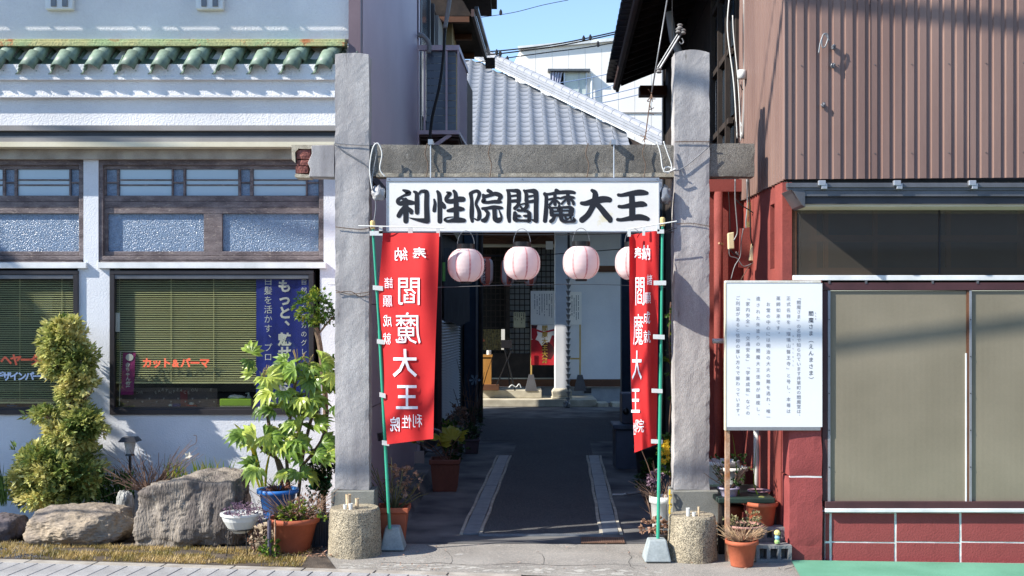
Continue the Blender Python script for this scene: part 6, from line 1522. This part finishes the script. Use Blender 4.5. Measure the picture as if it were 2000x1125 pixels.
# ---- pots
def pot(name,lab,px,pyb,pyt,w0,w1,Yf,mat,lip=.012,sq=False,soil=True,cat='pot',n=24,grp=None,lift=0):
    """round (or square) pot: bottom row pyb, top row pyt, widths in picture pixels"""
    s=F/Yf; r0=w0/2/s; r1=w1/2/s; Yc=Yf+r1; cx=(px-1000)/s; z1=H+(YH-pyt)/s; z0=max(0,H+(YH-pyb)/s) if lift else 0
    t=thing(name,lab,cat,(cx,Yc,z0),grp)
    h=z1-z0; g=G()
    prof=[(r0*.98,0),(r0,.01),(r0+(r1-r0)*.85,h*.84),(r1+lip,h*.86),(r1+lip,h),(r1-.004,h),(r1-.02,h*.8)]
    if sq:
        for i,(r,z) in enumerate(prof):
            for sx_2,sy_2 in ((-1,-1),(1,-1),(1,1),(-1,1)): g.v.append((cx+sx_2*r,Yc+sy_2*r,z0+z))
        for i in range(len(prof)-1):
            for j in range(4): g.f.append((i*4+j,i*4+(j+1)%4,(i+1)*4+(j+1)%4,(i+1)*4+j))
        g.f.append((3,2,1,0))
        ob('body',g,mat,t,bev=.012,seg=2,fix=False)
    else:
        for i,(r,z) in enumerate(prof):
            for j in range(n): a=2*math.pi*j/n; g.v.append((cx+r*math.cos(a),Yc+r*math.sin(a),z0+z))
        for i in range(len(prof)-1):
            for j in range(n): g.f.append((i*n+j,i*n+(j+1)%n,(i+1)*n+(j+1)%n,(i+1)*n+j))
        g.f.append(tuple(range(n))[::-1]); ob('body',g,mat,t,smooth=True,fix=False)
    if soil:
        g=G(); n2=12; rs=r1*.93
        g.add([(cx+rs*math.cos(2*math.pi*j/n2)*(1 if not sq else 1.0),Yc+rs*math.sin(2*math.pi*j/n2),z0+h*.87) for j in range(n2)],[tuple(range(n2))]); ob('soil',g,m_potsoil,t,fix=False)
    return t,Vector((cx,Yc,z0+h*.87)),r1
# big terracotta pot with mixed plants
t,c,r=pot('terracotta_pot','large terracotta bowl pot with ivy and dry twigs next to the left bollard',565,1085,1018,62,96,9.65,m_terra)
g=G(); twigs(g,c,90,.28,.26,.003,12,.8); ob('dry_stems',g,m_twig,t,kind='stuff')
g=G(); random.seed(8); blob(g,c+Vector((.02,0,.07)),(.2,.17,.1),420,.04,.016,hollow=.1,seed=5,tb=lambda p,t,r:.4+.5*t); ob('ivy',g,m_gleaf,t,fix=False)
g=G(); blob(g,c+Vector((.12,.0,.14)),(.24,.15,.12),380,.025,.007,hollow=.1,seed=6); ob('dry_leaves',g,m_dry,t,fix=False)
t,c,r=pot('blue_pot','blue plastic pot with dry reddish stems behind the white bowl',535,1016,960,56,74,10.02,m_bluepot,lip=.02,lift=1)
g=G(); twigs(g,c,70,.13,.13,.0025,14,.7); ob('dry_stems',g,M('reddish_dry_stem','#8a5a4a','#70463a',rough=.9,bump=0),t,kind='stuff')
# white bowl on a wire stand
Yb=9.72; c=W(470,1008,Yb); t=thing('white_bowl_pot','white hanging bowl pot of purple succulents on a black wire stand','pot',(c.x,Yb,0))
zt3=H+(YH-1003)*Yb/F; 
g=G(); g.lathe([(.03,-.16),(.06,-.155),(.11,-.11),(.15,-.045),(.165,-.0),(.175,0),(.175,.018),(.15,.018),(.14,-.01)],c=(c.x,Yb,zt3-.01),n=28); ob('bowl',g,m_plwhite,t,smooth=False)
g=G(); random.seed(31); blob(g,Vector((c.x,Yb,zt3+.03)),(.15,.14,.055),700,.03,.006,hollow=.2,seed=9); blob(g,Vector((c.x+.17,Yb-.02,zt3-.02)),(.07,.07,.07),180,.028,.006,hollow=.1,seed=10); ob('succulents',g,m_purple,t,fix=False)
g=G()
for a in (.6,2.2,3.8,5.4): g.tube([(c.x+.10*math.cos(a),Yb+.10*math.sin(a),zt3-.12),(c.x+.13*math.cos(a),Yb+.13*math.sin(a),0)],.005,n=5)
P=[Vector((c.x+.115*math.cos(k*.524),Yb+.115*math.sin(k*.524),zt3-.13)) for k in range(13)]; g.tube(P,.005,n=5)
ob('wire_stand',g,m_wireb,t)
g=G(); q=W(526,1092,9.6); zt4=H+(YH-1012)*9.6/F; g.tube([(q.x,9.6,0),(q.x,9.6,zt4-.02),],.018,n=8); g.tube([(q.x,9.6,zt4-.03),(q.x+.01,9.6,zt4+.05)],.006,n=6); g.tube([Vector((q.x+.02+.018*math.cos(k*.6),9.6,zt4+.05+.022*math.sin(k*.6))) for k in range(11)],.004,n=5); solo('metal_peg',g,M('dull_violet_metal','#63606e','#545160',rough=.5,metal=.3,bump=.1),'grey metal peg with an eye standing before the terracotta pot','peg')
solo('wooden_peg',G().tube([W(537,1092,9.58)*1,W(537,1015,9.58)],.008,n=6),m_rust,'thin rusty rod beside the metal peg','rod')
q=W(628,1070,9.98); g=G()
for j in range(9): 
    x=q.x-.09+j*.022; g.box(x,x+.018,10.02,10.04,0,.26)
g.box(q.x-.1,q.x+.12,10.04,10.3,0,.27); solo('ribbed_planter',g,M('slate_grey_plastic','#4c5058','#41454c',rough=.6,bump=0),'slate grey ribbed planter half hidden by the left bollard','planter')
g=G(); blob(g,W(607,1000,10.1),(.16,.12,.13),520,.03,.007,hollow=.1,seed=16); 
gh=thing('dry_plant','brown dried plant in the ribbed planter by the left bollard','plant',W(607,1020,10.1)); ob('dry_leaves',g,m_dry,gh,fix=False); g=G(); twigs(g,W(610,1030,10.1),50,.25,.22,.003,18,.8); ob('stems',g,m_twig,gh,kind='stuff')
g=G(); random.seed(2); blob(g,W(527,1072,9.62),(.09,.07,.09),220,.04,.015,hollow=.1,seed=12,tb=lambda p,t,r:.5*t+.3); iv=thing('ivy_tuft','low green ivy tuft at the foot of the metal peg','plant',W(527,1090,9.6)); ob('foliage',g,m_gleaf,iv,fix=False)
g=G(); solo('watering_can',bagmesh(W(628,945,10.62),.11,6,(.9,.7,.55)),M('bright_green_plastic','#1c8a5a',rough=.5,bump=0),'bright green plastic basin hidden under the low bush','basin')
# ---- left side of the alley
t,c,r=pot('terracotta_trough','terracotta pot with withered roses beside the left banner weight',766,1040,992,42,58,10.12,m_terra,sq=True)
g=G(); twigs(g,c,26,.5,.22,.005,22,.5); ob('stems',g,M('greenish_rose_stem','#6a6a45','#55482f',rough=.9,bump=0),t,kind='stuff')
g=G(); random.seed(9); blob(g,c+Vector((.08,0,.3)),(.16,.12,.16),330,.04,.014,hollow=.1,seed=14); ob('dry_leaves',g,m_dry,t,fix=False)
t,c,r=pot('square_planter','brown ribbed square planter with broad yellowing leaves in the alley',868,960,898,46,56,13.2,m_browpot,sq=True)
s_=F/13.2
g=G()
for j in range(7):
    for fx in (0,): 
        x0_=c.x-.135+j*.045; g.hexa([(x0_*1.0,13.2-.002+.034,0.05),(x0_+.018,13.2+.032,0.05),(x0_+.018,13.2+.05,.05),(x0_,13.2+.05,.05),(c.x+(x0_-c.x)*1.18,13.2+.0,.32),(c.x+(x0_+.018-c.x)*1.18,13.2+.0,.32),(c.x+(x0_+.018-c.x)*1.18,13.2+.03,.32),(c.x+(x0_-c.x)*1.18,13.2+.03,.32)])
ob('rib',g,m_browpot,t,kind='stuff')
ym=[me_of('broad_leaf',tintmesh(palm(L=.2,lobes=7,seed=40+k,w_=.24),.9),leafmat('yellow_green_broad_leaf',[(0,'#5f7a22'),(1,'#a9a638')],trans=.3) if k==0 else bpy.data.materials['yellow_green_broad_leaf']) for k in range(2)]
g=G()
for (px,py,sc_,rx2,rz2) in ((884,866,1.25,1.0,.2),(862,878,.8,1.1,-.6),(856,866,.7,.9,.9),(826,868,.75,1.0,1.6),(812,873,.5,1.2,2.1),(898,860,.7,1.0,-1.4)):
    p=W(px,py-8,13.35); o=bpy.data.objects.new('leaf',random.choice(ym)); COL.objects.link(o); o.parent=t; o.location=p-wl(t); o.rotation_euler=(rx2,0,rz2); o.scale=(sc_,)*3
    g.tube([c+Vector((random.uniform(-.05,.05),0,0)),(c+p)/2+Vector((0,0,.05)),p],.006,n=4)
ob('stems',g,m_twig,t,kind='stuff')
g=G(); blob(g,c+Vector((.1,.1,.12)),(.13,.1,.12),260,.05,.018,hollow=.1,seed=19); ob('foliage',g,m_dleaf,t,fix=False)
t,c,r=pot('square_planter','dusky square planter with a spiky plant further down the alley',921,890,858,24,30,16.9,m_purplepot,sq=True)
g=G(); random.seed(4); blob(g,c+Vector((0,0,.12)),(.14,.12,.14),260,.07,.012,hollow=.1,seed=20); ob('foliage',g,m_dleaf,t,fix=False)
t,c,r=pot('bowl_pot','pale rimmed bowl pot behind the dusky planter',921,862,842,26,36,18.9,m_purplepot,lip=.03)
g=G(); blob(g,c+Vector((0.02,0,.2)),(.16,.12,.24),380,.08,.01,hollow=.1,seed=23); ob('foliage',g,m_dleaf,t,fix=False); g=G(); twigs(g,c,14,1.4,.25,.008,24,.25); ob('stems',g,m_twig,t,kind='stuff')
for px,py,Y,m,sd3,lb in ((895,820,17.2,m_dry,61,'brown withered plant below the white louvres'),(880,850,15.9,m_gleaf,62,'yellow green low plant behind the brown planter')):
    q=W(px,py,Y); t=thing('alley_plant',lb,'plant',(q.x,Y,0)); g=G(); random.seed(sd3); blob(g,q,(.16,.2,.22),330,.06,.018,hollow=.1,seed=sd3); ob('foliage',g,m,t,fix=False); g=G(); twigs(g,(q.x,Y,0),16,q.z*1.1,.12,.007,sd3,.3); ob('stems',g,m_twig,t,kind='stuff')
g=G(); g.hexa([(-1.42,10.9,0),(-1.05,11.2,0),(-.98,15.2,0),(-1.3,15.2,0),(-1.42,10.9,.10),(-1.12,11.2,.10),(-1.05,15.2,.10),(-1.3,15.2,.10)]); struct('house_footing',g,m_conc_dirty)
g=G(); g.tube([W(746,845,11.0)+Vector((0,0,0)),W(748,860,11.0)],.05,n=8); solo('doorbell_box',g,m_alu_d,'dark round meter fitting low on the wall behind the left banner','meter')
q=W(818,895,13.0); solo('hanging_box',G().box(q.x-.05,q.x+.06,13.0,13.05,q.z-.06,q.z+.08),m_greygutter,'small grey box hanging low on the left alley wall','box')
g=G(); P=[Vector((W(845,880,13.8).x+.14*math.cos(k*.52),13.8,.55+.14*math.sin(k*.52))) for k in range(13)]; solo('hose_coil',G().tube(P,.018,n=6),m_alu_g,'grey hose coil on the left alley wall behind the brown planter','hose')
# ---- right side of the alley
q0_=W(1203,890,15.2); q1_=W(1240,770,15.2)
bn=thing('storage_bin','navy grey lidded bin with a box on top at the right of the alley','bin',(q0_.x+.15,15.3,0))
g=G(); g.hexa([(q0_.x,15.2,0),(q1_.x+.05,15.2,0),(q1_.x+.05,15.7,0),(q0_.x,15.7,0),(q0_.x-.0,15.2,.54),(q1_.x+.08,15.2,.54),(q1_.x+.08,15.7,.54),(q0_.x,15.7,.54)]); m_bin=M('slate_blue_plastic','#4d5a6a','#414c5a',rough=.5,bump=0,fine=.03); ob('body',g,m_bin,bn,bev=.01)
g=G(); g.box(q0_.x-.04,q1_.x+.1,15.16,15.74,.541,.61); ob('lid',g,m_bin,bn,bev=.012)
g=G(); g.box(q0_.x+.09,q1_.x+.0,15.25,15.6,.611,1.03); solo('grey_box',g,m_bin,'slate blue box standing on the lidded bin','box',bev=.012)
q=W(1224,805,15.0); solo('dark_ball',G().lathe([(.001,-.05),(.035,-.035),(.05,0),(.035,.035),(.001,.05)],c=(q.x,15.1,q.z),n=14),m_black,'dark ball on the lid of the navy bin','ball',smooth=True)
t,c,r=pot('patterned_pot','dark carved round pot under the right banner tip',1268,905,872,40,50,14.2,m_alu_d,lip=.02)
def bush(name,lab,cat,px,py,Y,rx_,ry,n,L,wd,m,seed,stem=True,**k):
    q=W(px,py,Y); t=thing(name,lab,cat,(q.x,Y,0)); g=G(); random.seed(seed); blob(g,q,(rx_*Y/F,rx_*Y/F*.8,ry*Y/F),n,L,wd,hollow=.1,seed=seed,**k); ob('foliage',g,m,t,fix=False)
    if stem: g=G(); twigs(g,(q.x,Y,0),10,q.z*1.1,.1,.005,seed,.3); ob('stems',g,m_twig,t,kind='stuff')
    return t
bush('dark_shrub','dark leafy shrub low in the shade behind the right banner','shrub',1266,930,12.3,22,30,520,.055,.016,m_dleaf,71)
bush('flowering_vine','green vine with yellow flowers left of the right gate post','vine',1302,885,10.9,12,42,420,.05,.018,m_gleaf,72)
g=G(); random.seed(73)
vine=bush('climbing_vine','sparse green creeper climbing behind the right gate post','vine',1309,700,11.0,9,110,150,.055,.02,m_gleaf,74,stem=False)
g=G(); g.tube(smooth_pts(pw([(1310,960),(1306,860),(1311,760),(1307,670),(1310,590)],11.0)),.006,n=5); ob('stem',g,m_twig,vine)
yf=thing('yellow_flowers','cluster of small yellow flowers beside the green banner pole','flowers',W(1300,880,10.75)); g=G()
for i in range(14):
    c2=W(random.uniform(1290,1306),random.uniform(862,905),10.75)
    for k in range(5): leaf(g,c2,Vector((math.cos(k*1.26),-.4,math.sin(k*1.26))),Vector((0,-1,0)),.03,.012,random.random())
ob('petals',g,m_yel,yf,fix=False)
bush('mauve_flower_plant','small plant of faded mauve blooms behind the green pole','plant',1280,935,10.9,16,18,260,.035,.015,m_purple,75)
t,c,r=pot('white_pot','tall white pot with dry stems left of the right gate post plinth',1296,1030,972,34,46,10.25,m_plwhite)
g=G(); twigs(g,c,50,.22,.2,.003,25,.8); ob('stems',g,m_twig,t,kind='stuff'); 
t,c,r=pot('dark_pot','dark pot of pale dry leaves behind the right banner weight',1293,1066,1044,30,42,9.75,m_alu_d)
g=G(); random.seed(12); blob(g,c+Vector((-.04,0,.06)),(.13,.08,.08),330,.04,.016,hollow=.1,seed=26); ob('dry_leaves',g,m_dry,t,fix=False)
cw('garden_pipe',[(1196,966),(1215,966),(1222,964)],12.95,.012,m_plwhite,'pale pipe lying across the alley edge by the right channel','pipe')
cw('garden_pipe',[(1226,965),(1262,960)],12.9,.016,m_greygutter,'grey pipe ending in a black nozzle on the right of the alley','pipe')
ch=thing('plastic_chain','yellow plastic chain hanging beside the right plinth','chain',W(1308,1000,9.93))
for i in range(7):
    q=W(1308+(i%2)*1.5,962+i*9,9.92); P=[Vector((q.x+(.011 if i%2 else .004)*math.cos(k*.7),9.92+(.004 if i%2 else .011)*math.sin(k*.7),q.z+.024*math.sin(k*.7+.8))) for k in range(10)]; g=G(); g.tube(P,.005,n=5); ob('link',g,M('yellow_plastic','#d9b93a',rough=.5,bump=0),ch)
# ---- pots right of the gate
t,c,r=pot('terracotta_pot','dusty terracotta pot of dry stems in front of the rusty post',1455,1107,1060,44,60,9.18,m_terra)
g=G(); twigs(g,c,130,.16,.16,.0022,31,.6); ob('dry_stems',g,M('straw_stem','#b59b78','#8f6f5c',rough=.9,bump=0),t,kind='stuff')
t,c,r=pot('terracotta_pot','wide terracotta pot with a small round cactus under the notice board',1494,1037,984,44,60,9.62,m_terra,lift=1)
g=G(); P=[]; n=16
for i in range(9):
    ph=math.pi*i/8
    for j in range(n*2): a=math.pi*j/n; rr_=.042*math.sin(ph)*(1+.12*(1 if j%2 else -1)); g.v.append((c.x+.0+rr_*math.cos(a),c.y+rr_*math.sin(a),c.z+.03-.048*math.cos(ph)))
m2=n*2
for i in range(8):
    for j in range(m2): g.f.append((i*m2+j,i*m2+(j+1)%m2,(i+1)*m2+(j+1)%m2,(i+1)*m2+j))
ob('cactus',g,M('cactus_green','#5a6a35','#7f7a48',rough=.7,bump=.3),t,smooth=False)
t,c,r=pot('dusty_pot','dusty pink pot of grey green succulents behind the front pot',1462,1060,1030,50,70,9.42,M('dusty_pink_clay','#b58b80','#97736a',rough=.9,bump=.3,wear='#cdb8b0'),lift=1)
g=G(); random.seed(14); 
m_succ=leafmat('grey_green_succulent',[(0,'#6b6f50'),(.6,'#8f8c66'),(1,'#b3a57c')],trans=.05)
for k in range(9): blob(g,c+Vector((random.uniform(-.16,.14),random.uniform(-.06,.06),random.uniform(.02,.10))),(.04,.04,.04),110,.022,.006,hollow=.6,seed=80+k)
ob('succulents',g,m_succ,t,fix=False)
def cinder(x0,y0,z0,rz,lab,w_=.30,h=.145,d=.12):
    t=thing('cinder_block',lab,'block',(x0,y0,z0)); g=G(); wl_=.03; holes=3; cell=(w_-wl_*(holes+1))/holes
    for (a,b) in ((0,wl_*.9),(h-wl_*.9,h)): g.box(x0,x0+w_,y0,y0+d,z0+a,z0+b)
    for k in range(holes+1): xx=x0+k*(cell+wl_); g.box(xx,xx+wl_,y0+.001,y0+d-.001,z0+wl_*.9,z0+h-wl_*.9)
    g.box(x0+.01,x0+w_-.01,y0+d*.85,y0+d*.95,z0+.02,z0+h-.02); ob('body',g,m_cinder,t); return t
q=W(1478,1098,9.4); cinder(q.x,9.42,0,0,'grey cinder block with dark holes on the ground under the pots')
q=W(1486,1062,9.6); cinder(q.x-.05,9.62,.14,0,'upper cinder block half hidden behind the front pots',w_=.26,h=.12)
solo('stone_stack',G().box(2.08,2.33,9.62,9.85,0,.138),m_cinder,'flat concrete slab carrying the upper cinder block','slab')
ty=thing('toy_duck','small pale yellow figurine with blue collar on the cinder block','figurine',W(1518,1062,9.45)); q=W(1518,1062,9.46)
g=G(); g.lathe([(.001,0),(.022,.004),(.024,.02),(.018,.035)],c=(q.x,9.46,q.z),n=12); ob('green_ball',g,M('light_green_plastic','#9fc27c',rough=.5,bump=0),ty)
g=G(); g.lathe([(.014,.034),(.022,.05),(.018,.07)],c=(q.x,9.46,q.z),n=12); ob('blue_body',g,M('sky_blue_plastic','#8fc3de',rough=.5,bump=0),ty)
g=G(); g.lathe([(.015,.07),(.026,.082),(.026,.10),(.014,.115),(.001,.118)],c=(q.x,9.46,q.z),n=12); ob('yellow_head',g,M('pale_yellow_plastic','#e5d58a',rough=.5,bump=0),ty)
t,c,r=pot('white_pot','white ribbed pot behind the leafy potted shrub right of the gate post',1414,960,903,50,62,10.7,m_plwhite,lip=.03,lift=1)
t,c,r=pot('white_pot','second white pot lower behind the leafy potted shrub',1436,962,915,40,52,10.55,m_plwhite,lip=.02,lift=1)
t,c,r=pot('lilac_pot','lilac grey pot with a leafy dark shrub beside the rusty post',1427,977,954,28,38,9.75,M('lilac_plastic','#a9a2b5','#9992a6',rough=.5,bump=0),lift=1)
g=G(); random.seed(15); blob(g,c+Vector((.0,0,.17)),(.17,.13,.13),300,.032,.010,hollow=.3,seed=33); ob('foliage',g,m_dleaf,t,fix=False); g=G(); twigs(g,c,16,.26,.15,.005,34,.4); ob('stems',g,m_twig,t,kind='stuff')
t,c,r=pot('pink_pot','small pinkish pot with rim ornament near the white drain pipe',1487,977,960,34,40,9.95,M('faded_pink_plastic','#b99aa0','#a5868c',rough=.6,bump=.1),lift=1)
g=G(); a=W(1402,984,9.7); b=W(1515,975,9.7); g.box(a.x,b.x,9.7,10.5,a.z,b.z+.01); solo('plant_tray',g,M('dark_green_tray','#263a33','#1d2c27',rough=.5,bump=0),'dark green tray shelf under the small pots','tray',bev=.01)
for px_ in (1406,1508): 
    for Y_ in (9.75,10.4): 
        q=W(px_,984,9.7); g=G(); g.box(q.x,q.x+.05,Y_,Y_+.05,0,q.z-.001); solo('tray_leg',g,m_darkwood,'timber support under the plant tray, %s %s'%('left' if px_<1450 else 'right','front' if Y_<10 else 'rear'),'support')
t,c,r=pot('brown_pot','brown clay pot in the shade behind the rusty post',1430,1030,990,40,50,9.95,m_terra)
t=bush('pale_succulent','pale dried succulents between the right bollard and rusty post','plant',1408,1040,9.85,17,22,330,.03,.010,m_dry,76)
for px,p2,lb in ((1430,[(1440,930),(1434,870),(1428,840)],'left'),(1470,[(1473,945),(1475,900),(1478,860)],'right')):
    g=G(); pts=smooth_pts(pw([(px+14,975)]+p2,9.9)); 
    for i,p in enumerate(pts): ww=.009*(1-i/len(pts)); g.v+=[(p.x-ww,p.y,p.z),(p.x+ww,p.y+.004,p.z)]
    g.f=[(2*i,2*i+1,2*i+3,2*i+2) for i in range(len(pts)-1)]; g.t=[.1]*len(g.f); o=ob('long_leaf',g,m_strap,None,label='long thin green leaf rising behind the notice board post, %s one'%lb,fix=False); o['category']='leaf'
# ================================================================ things in the salon window
t=thing('window_pennant','small magenta pennant on a white pole in the salon window','pennant',W(236,792,WY+.06)); PYn=WY+.008
g=G(); g.tube([W(233,792,PYn+.03),W(236,686,PYn+.03)],.004,n=5); ob('pole',g,m_plwhite,t)
g=G(); g.tube([W(234,687,PYn+.03),W(266,687,PYn+.03)],.003,n=5); ob('crossbar',g,m_plwhite,t)
fp=lambda u,v:(lambda p:Vector((p.x,p.y+.006*math.sin(v*.12+u*.1),p.z)))(W(u,v,PYn+.02))
g=G(); g.sheet(lambda i,j: fp(240+25*i-4*j,689+82*j),8,16); ob('cloth',g,M('magenta_cloth','#a02a7d','#8f2470',rough=.7,bump=0,trans=.1),t,smooth=True,fix=False)
g=G(); column(g,'赤ちゃんの筆',250,-708,9,9,lambda u,v:fp(u,-v)+Vector((0,-.004,0)),bold=.03); ob('characters',g,m_prtwhite,t,fix=False)
g=G(); c=W(253,698,PYn+.012); g.add([(c.x+.04*math.cos(k*.524),c.y,c.z+.036*math.sin(k*.524)) for k in range(12)],[tuple(range(12))]); ob('roundel',g,m_prtwhite,t,fix=False)
m_cush=M('grey_printed_cloth','#6f6468','#62585c',rough=.9,scale=3,bump=.1); m_cprt=M('pale_cloth_print','#b9b4b4',rough=.8,bump=0,fine=0)
for x0,x1,lb in ((226,424,'grey cloth panel printed with hearts and peace on earth in the right window'),(-120,108,'grey cloth panel printed with hearts and peace on earth in the left window')):
    t=thing('printed_cloth',lb,'cloth',W((x0+x1)/2,797,WY+.16)); Yc=WY+.17
    g=G(); g.sheet(lambda i,j: (lambda p:Vector((p.x,p.y+.01*math.sin(i*20),p.z)))(W(x0+(x1-x0)*i,759-2*math.sin(i*3)+38*j,Yc)),24,4); ob('cloth',g,m_cush,t,smooth=True,fix=False)
    g=G(); 
    for k,wd_ in enumerate(('PEACE','ON','EARTH')*2):
        u0=x0+6+k*36
        for q,chh in enumerate(wd_):
            if u0+q*7<x1-6: put(g,chh,u0+q*7,-(764+3*math.sin(q*1.3+k)),8,lambda u,v:W(u,-v,Yc-.02),bold=.01,rot=.3*math.sin(q+k))
    for k in range(14):
        u=x0+10+k*14; v=778+6*(k%2)
        if u<x1-5: g.add([W(u-2,v,Yc-.02),W(u,v+3,Yc-.02),W(u+2,v,Yc-.02),W(u+1,v-1.4,Yc-.02),W(u,v-.6,Yc-.02),W(u-1,v-1.4,Yc-.02)],[(0,1,2,3,4,5)])
    ob('print',g,m_cprt,t,kind='stuff',fix=False)
    if x0>0:
        g=G(); g.pb(352,762,366,796,Yc-.014,.004); ob('red_strip',g,M('dull_red_cloth','#8e4a4e',rough=.9,bump=0),t)
t=thing('tissue_box','lime green tissue box with a white tissue in the salon window','tissue box',W(460,797,WY+.12)); g=G(); g.pb(429,779,491,793,WY+.09,.1); ob('green_cover',g,M('lime_green_plastic','#8fb92c','#86b028',rough=.45,bump=0,fine=.02),t,bev=.006)
g=G(); g.pb(430,793.2,490,797,WY+.092,.1); ob('white_base',g,m_plwhite,t)
solo('tissue',bagmesh(W(462,775,WY+.13),.045,9,(1.7,.6,.45)),m_prtwhite,'crumpled white tissue rising from the green box','tissue')
t=thing('pump_bottle','pale pump bottle behind the tissue box','bottle',W(486,790,WY+.2)); q=W(486,778,WY+.2)
g=G(); g.lathe([(.028,-.08),(.03,0),(.012,.03),(.008,.055)],c=q,n=12); ob('bottle',g,m_plwhite,t); g=G(); g.tube([q+Vector((.004,0,.055)),q+Vector((-.035,0,.05))],.006,n=5); ob('nozzle',g,m_plwhite,t)
def toycar(px,c1,lab,truck):
    q=W(px,797,WY+.09); t=thing('toy_truck' if truck else 'toy_car',lab,'toy',q); m=M('toy_paint_'+c1.strip('#'),c1,rough=.4,bump=0); Y=WY+.09
    g=G(); 
    if truck: g.box(q.x-.02,q.x+.06,Y,Y+.04,q.z+.012,q.z+.045)
    else: g.hexa([(q.x-.06,Y,q.z+.01),(q.x+.06,Y,q.z+.01),(q.x+.06,Y+.05,q.z+.01),(q.x-.06,Y+.05,q.z+.01),(q.x-.04,Y,q.z+.035),(q.x+.05,Y,q.z+.03),(q.x+.05,Y+.05,q.z+.03),(q.x-.04,Y+.05,q.z+.035)])
    ob('body',g,m,t,bev=.004)
    g=G(); g.box(q.x-.055,q.x-.022,Y,Y+.04,q.z+.01,q.z+.04) if truck else g.box(q.x-.015,q.x+.025,Y+.005,Y+.045,q.z+.032,q.z+.055); ob('cab',g,m_plwhite,t,bev=.004)
    for dx in (-.038,.035):
        g=G(); g.tube([(q.x+dx,Y-.004,q.z+.011),(q.x+dx,Y+.008,q.z+.011)],.011,n=10); ob('wheel',g,m_black,t)
toycar(340,'#2c3f86','small blue and white toy truck on the right window sill',True); toycar(372,'#b0392c','small red toy car on the right window sill',False); toycar(22,'#2a63a8','blue toy car on the left window sill',False)
t=thing('price_tag_card','white hanging tag at the left edge of the right salon window','tag',W(228,650,WY)); g=G(); g.pb(222,611,234,648,WY+.01,.003); ob('card',g,m_prtwhite,t)
g=G(); g.pb(66,573,102,613,WY+.16,.003); solo('paper_sheet',g,M('dim_paper','#7f8484',rough=.8,bump=0),'pale paper sheet hanging behind the left window blind','paper')

# ================================================================ houses across the street (seen only mirrored in the glass)
oh=thing('opposite_house','low tiled houses across the street, behind the camera','house',(0,-9,0))
g=G(); g.box(-26,26,-14,-8.5,0,3.9); ob('wall',g,M('beige_render','#8a7f70','#766c60',rough=.9,bump=.1),oh)
g=G(); g.add([(-26.5,-7.8,3.7),(26.5,-7.8,3.7),(26.5,-11.2,5.5),(-26.5,-11.2,5.5),(26.5,-14.6,3.7),(-26.5,-14.6,3.7)],[(0,1,2,3),(3,2,4,5),(0,3,5),(1,4,2)]); ob('roof',g,M('dark_roof_tiles','#3c3f44','#2f3236',rough=.6,stretch=(1,1,1),bump=.5),oh,fix=False)
for i in range(13):
    x=-25+i*4; g=G(); g.box(x,x+2.2,-8.52,-8.46,.7,2.6); w2=ob('window',g,m_alu_g,oh); g=G(); g.box(x+.1,x+2.1,-8.46,-8.45,.8,2.5); ob('pane',g,m_dkpane,w2)

rock('garden_stone',486,585,1012,1074,10.22,.22,m_rock2,'rough stone half hidden under the blue pot',15,boxy=.4)
g=G(); random.seed(44); blob(g,W(505,1052,9.85),(.1,.08,.08),260,.05,.008,hollow=.1,seed=44); t=thing('weed_tuft','dry weeds under the white bowl stand','weed',W(505,1068,9.85)); ob('foliage',g,m_dry,t,fix=False)

# cracks and litter on the forecourt
m_crack=M('crack_dirt','#3a3835',rough=1,bump=0)
for k,(P,w_) in enumerate((([(742,1098),(800,1101),(860,1100),(930,1104),(1010,1101),(1100,1105),(1190,1102),(1260,1106)],.006),([(1226,1075),(1232,1088),(1228,1100),(1240,1112)],.004),([(870,1075),(885,1090),(878,1102)],.003),([(1536,1112),(1551,1106),(1556,1098),(1548,1092)],.007),([(1050,1078),(1065,1090),(1058,1104)],.003))):
    g=G(); pts=[]
    for px,py in P: Y=F*H/(py-YH); pts.append(Vector(((px-1000)*Y/F,Y,.0016)))
    pts=smooth_pts(pts,8); n=len(pts)
    for i,p in enumerate(pts):
        q=p+Vector((noise.noise(p*9)*.02,noise.noise(p*11+Vector((5,0,0)))*.02,0)); ww=w_*(.4+abs(noise.noise(p*6)))
        g.v+=[(q.x,q.y-ww,q.z),(q.x,q.y+ww,q.z)] if abs(P[-1][0]-P[0][0])>60 else [(q.x-ww,q.y,q.z),(q.x+ww,q.y,q.z)]
    g.f=[(2*i,2*i+1,2*i+3,2*i+2) for i in range(n-1)]; struct('pavement_crack',g,m_crack,fix=False)
g=G(); rr=random.Random(33)
for i in range(90):
    px=rr.choice([rr.uniform(742,880),rr.uniform(1180,1560),rr.uniform(800,1300)]); py=rr.uniform(1062,1118); Y=F*H/(py-YH); leaf(g,Vector(((px-1000)*Y/F,Y,.012)),rvec()*Vector((1,1,.25)),Vector((0,0,1)),rr.uniform(.015,.04),.007,rr.random())
o=ob('leaf_litter',g,m_dry,None,label='scattered dry leaf bits on the concrete forecourt',kind='stuff',fix=False); o['category']='leaf litter'
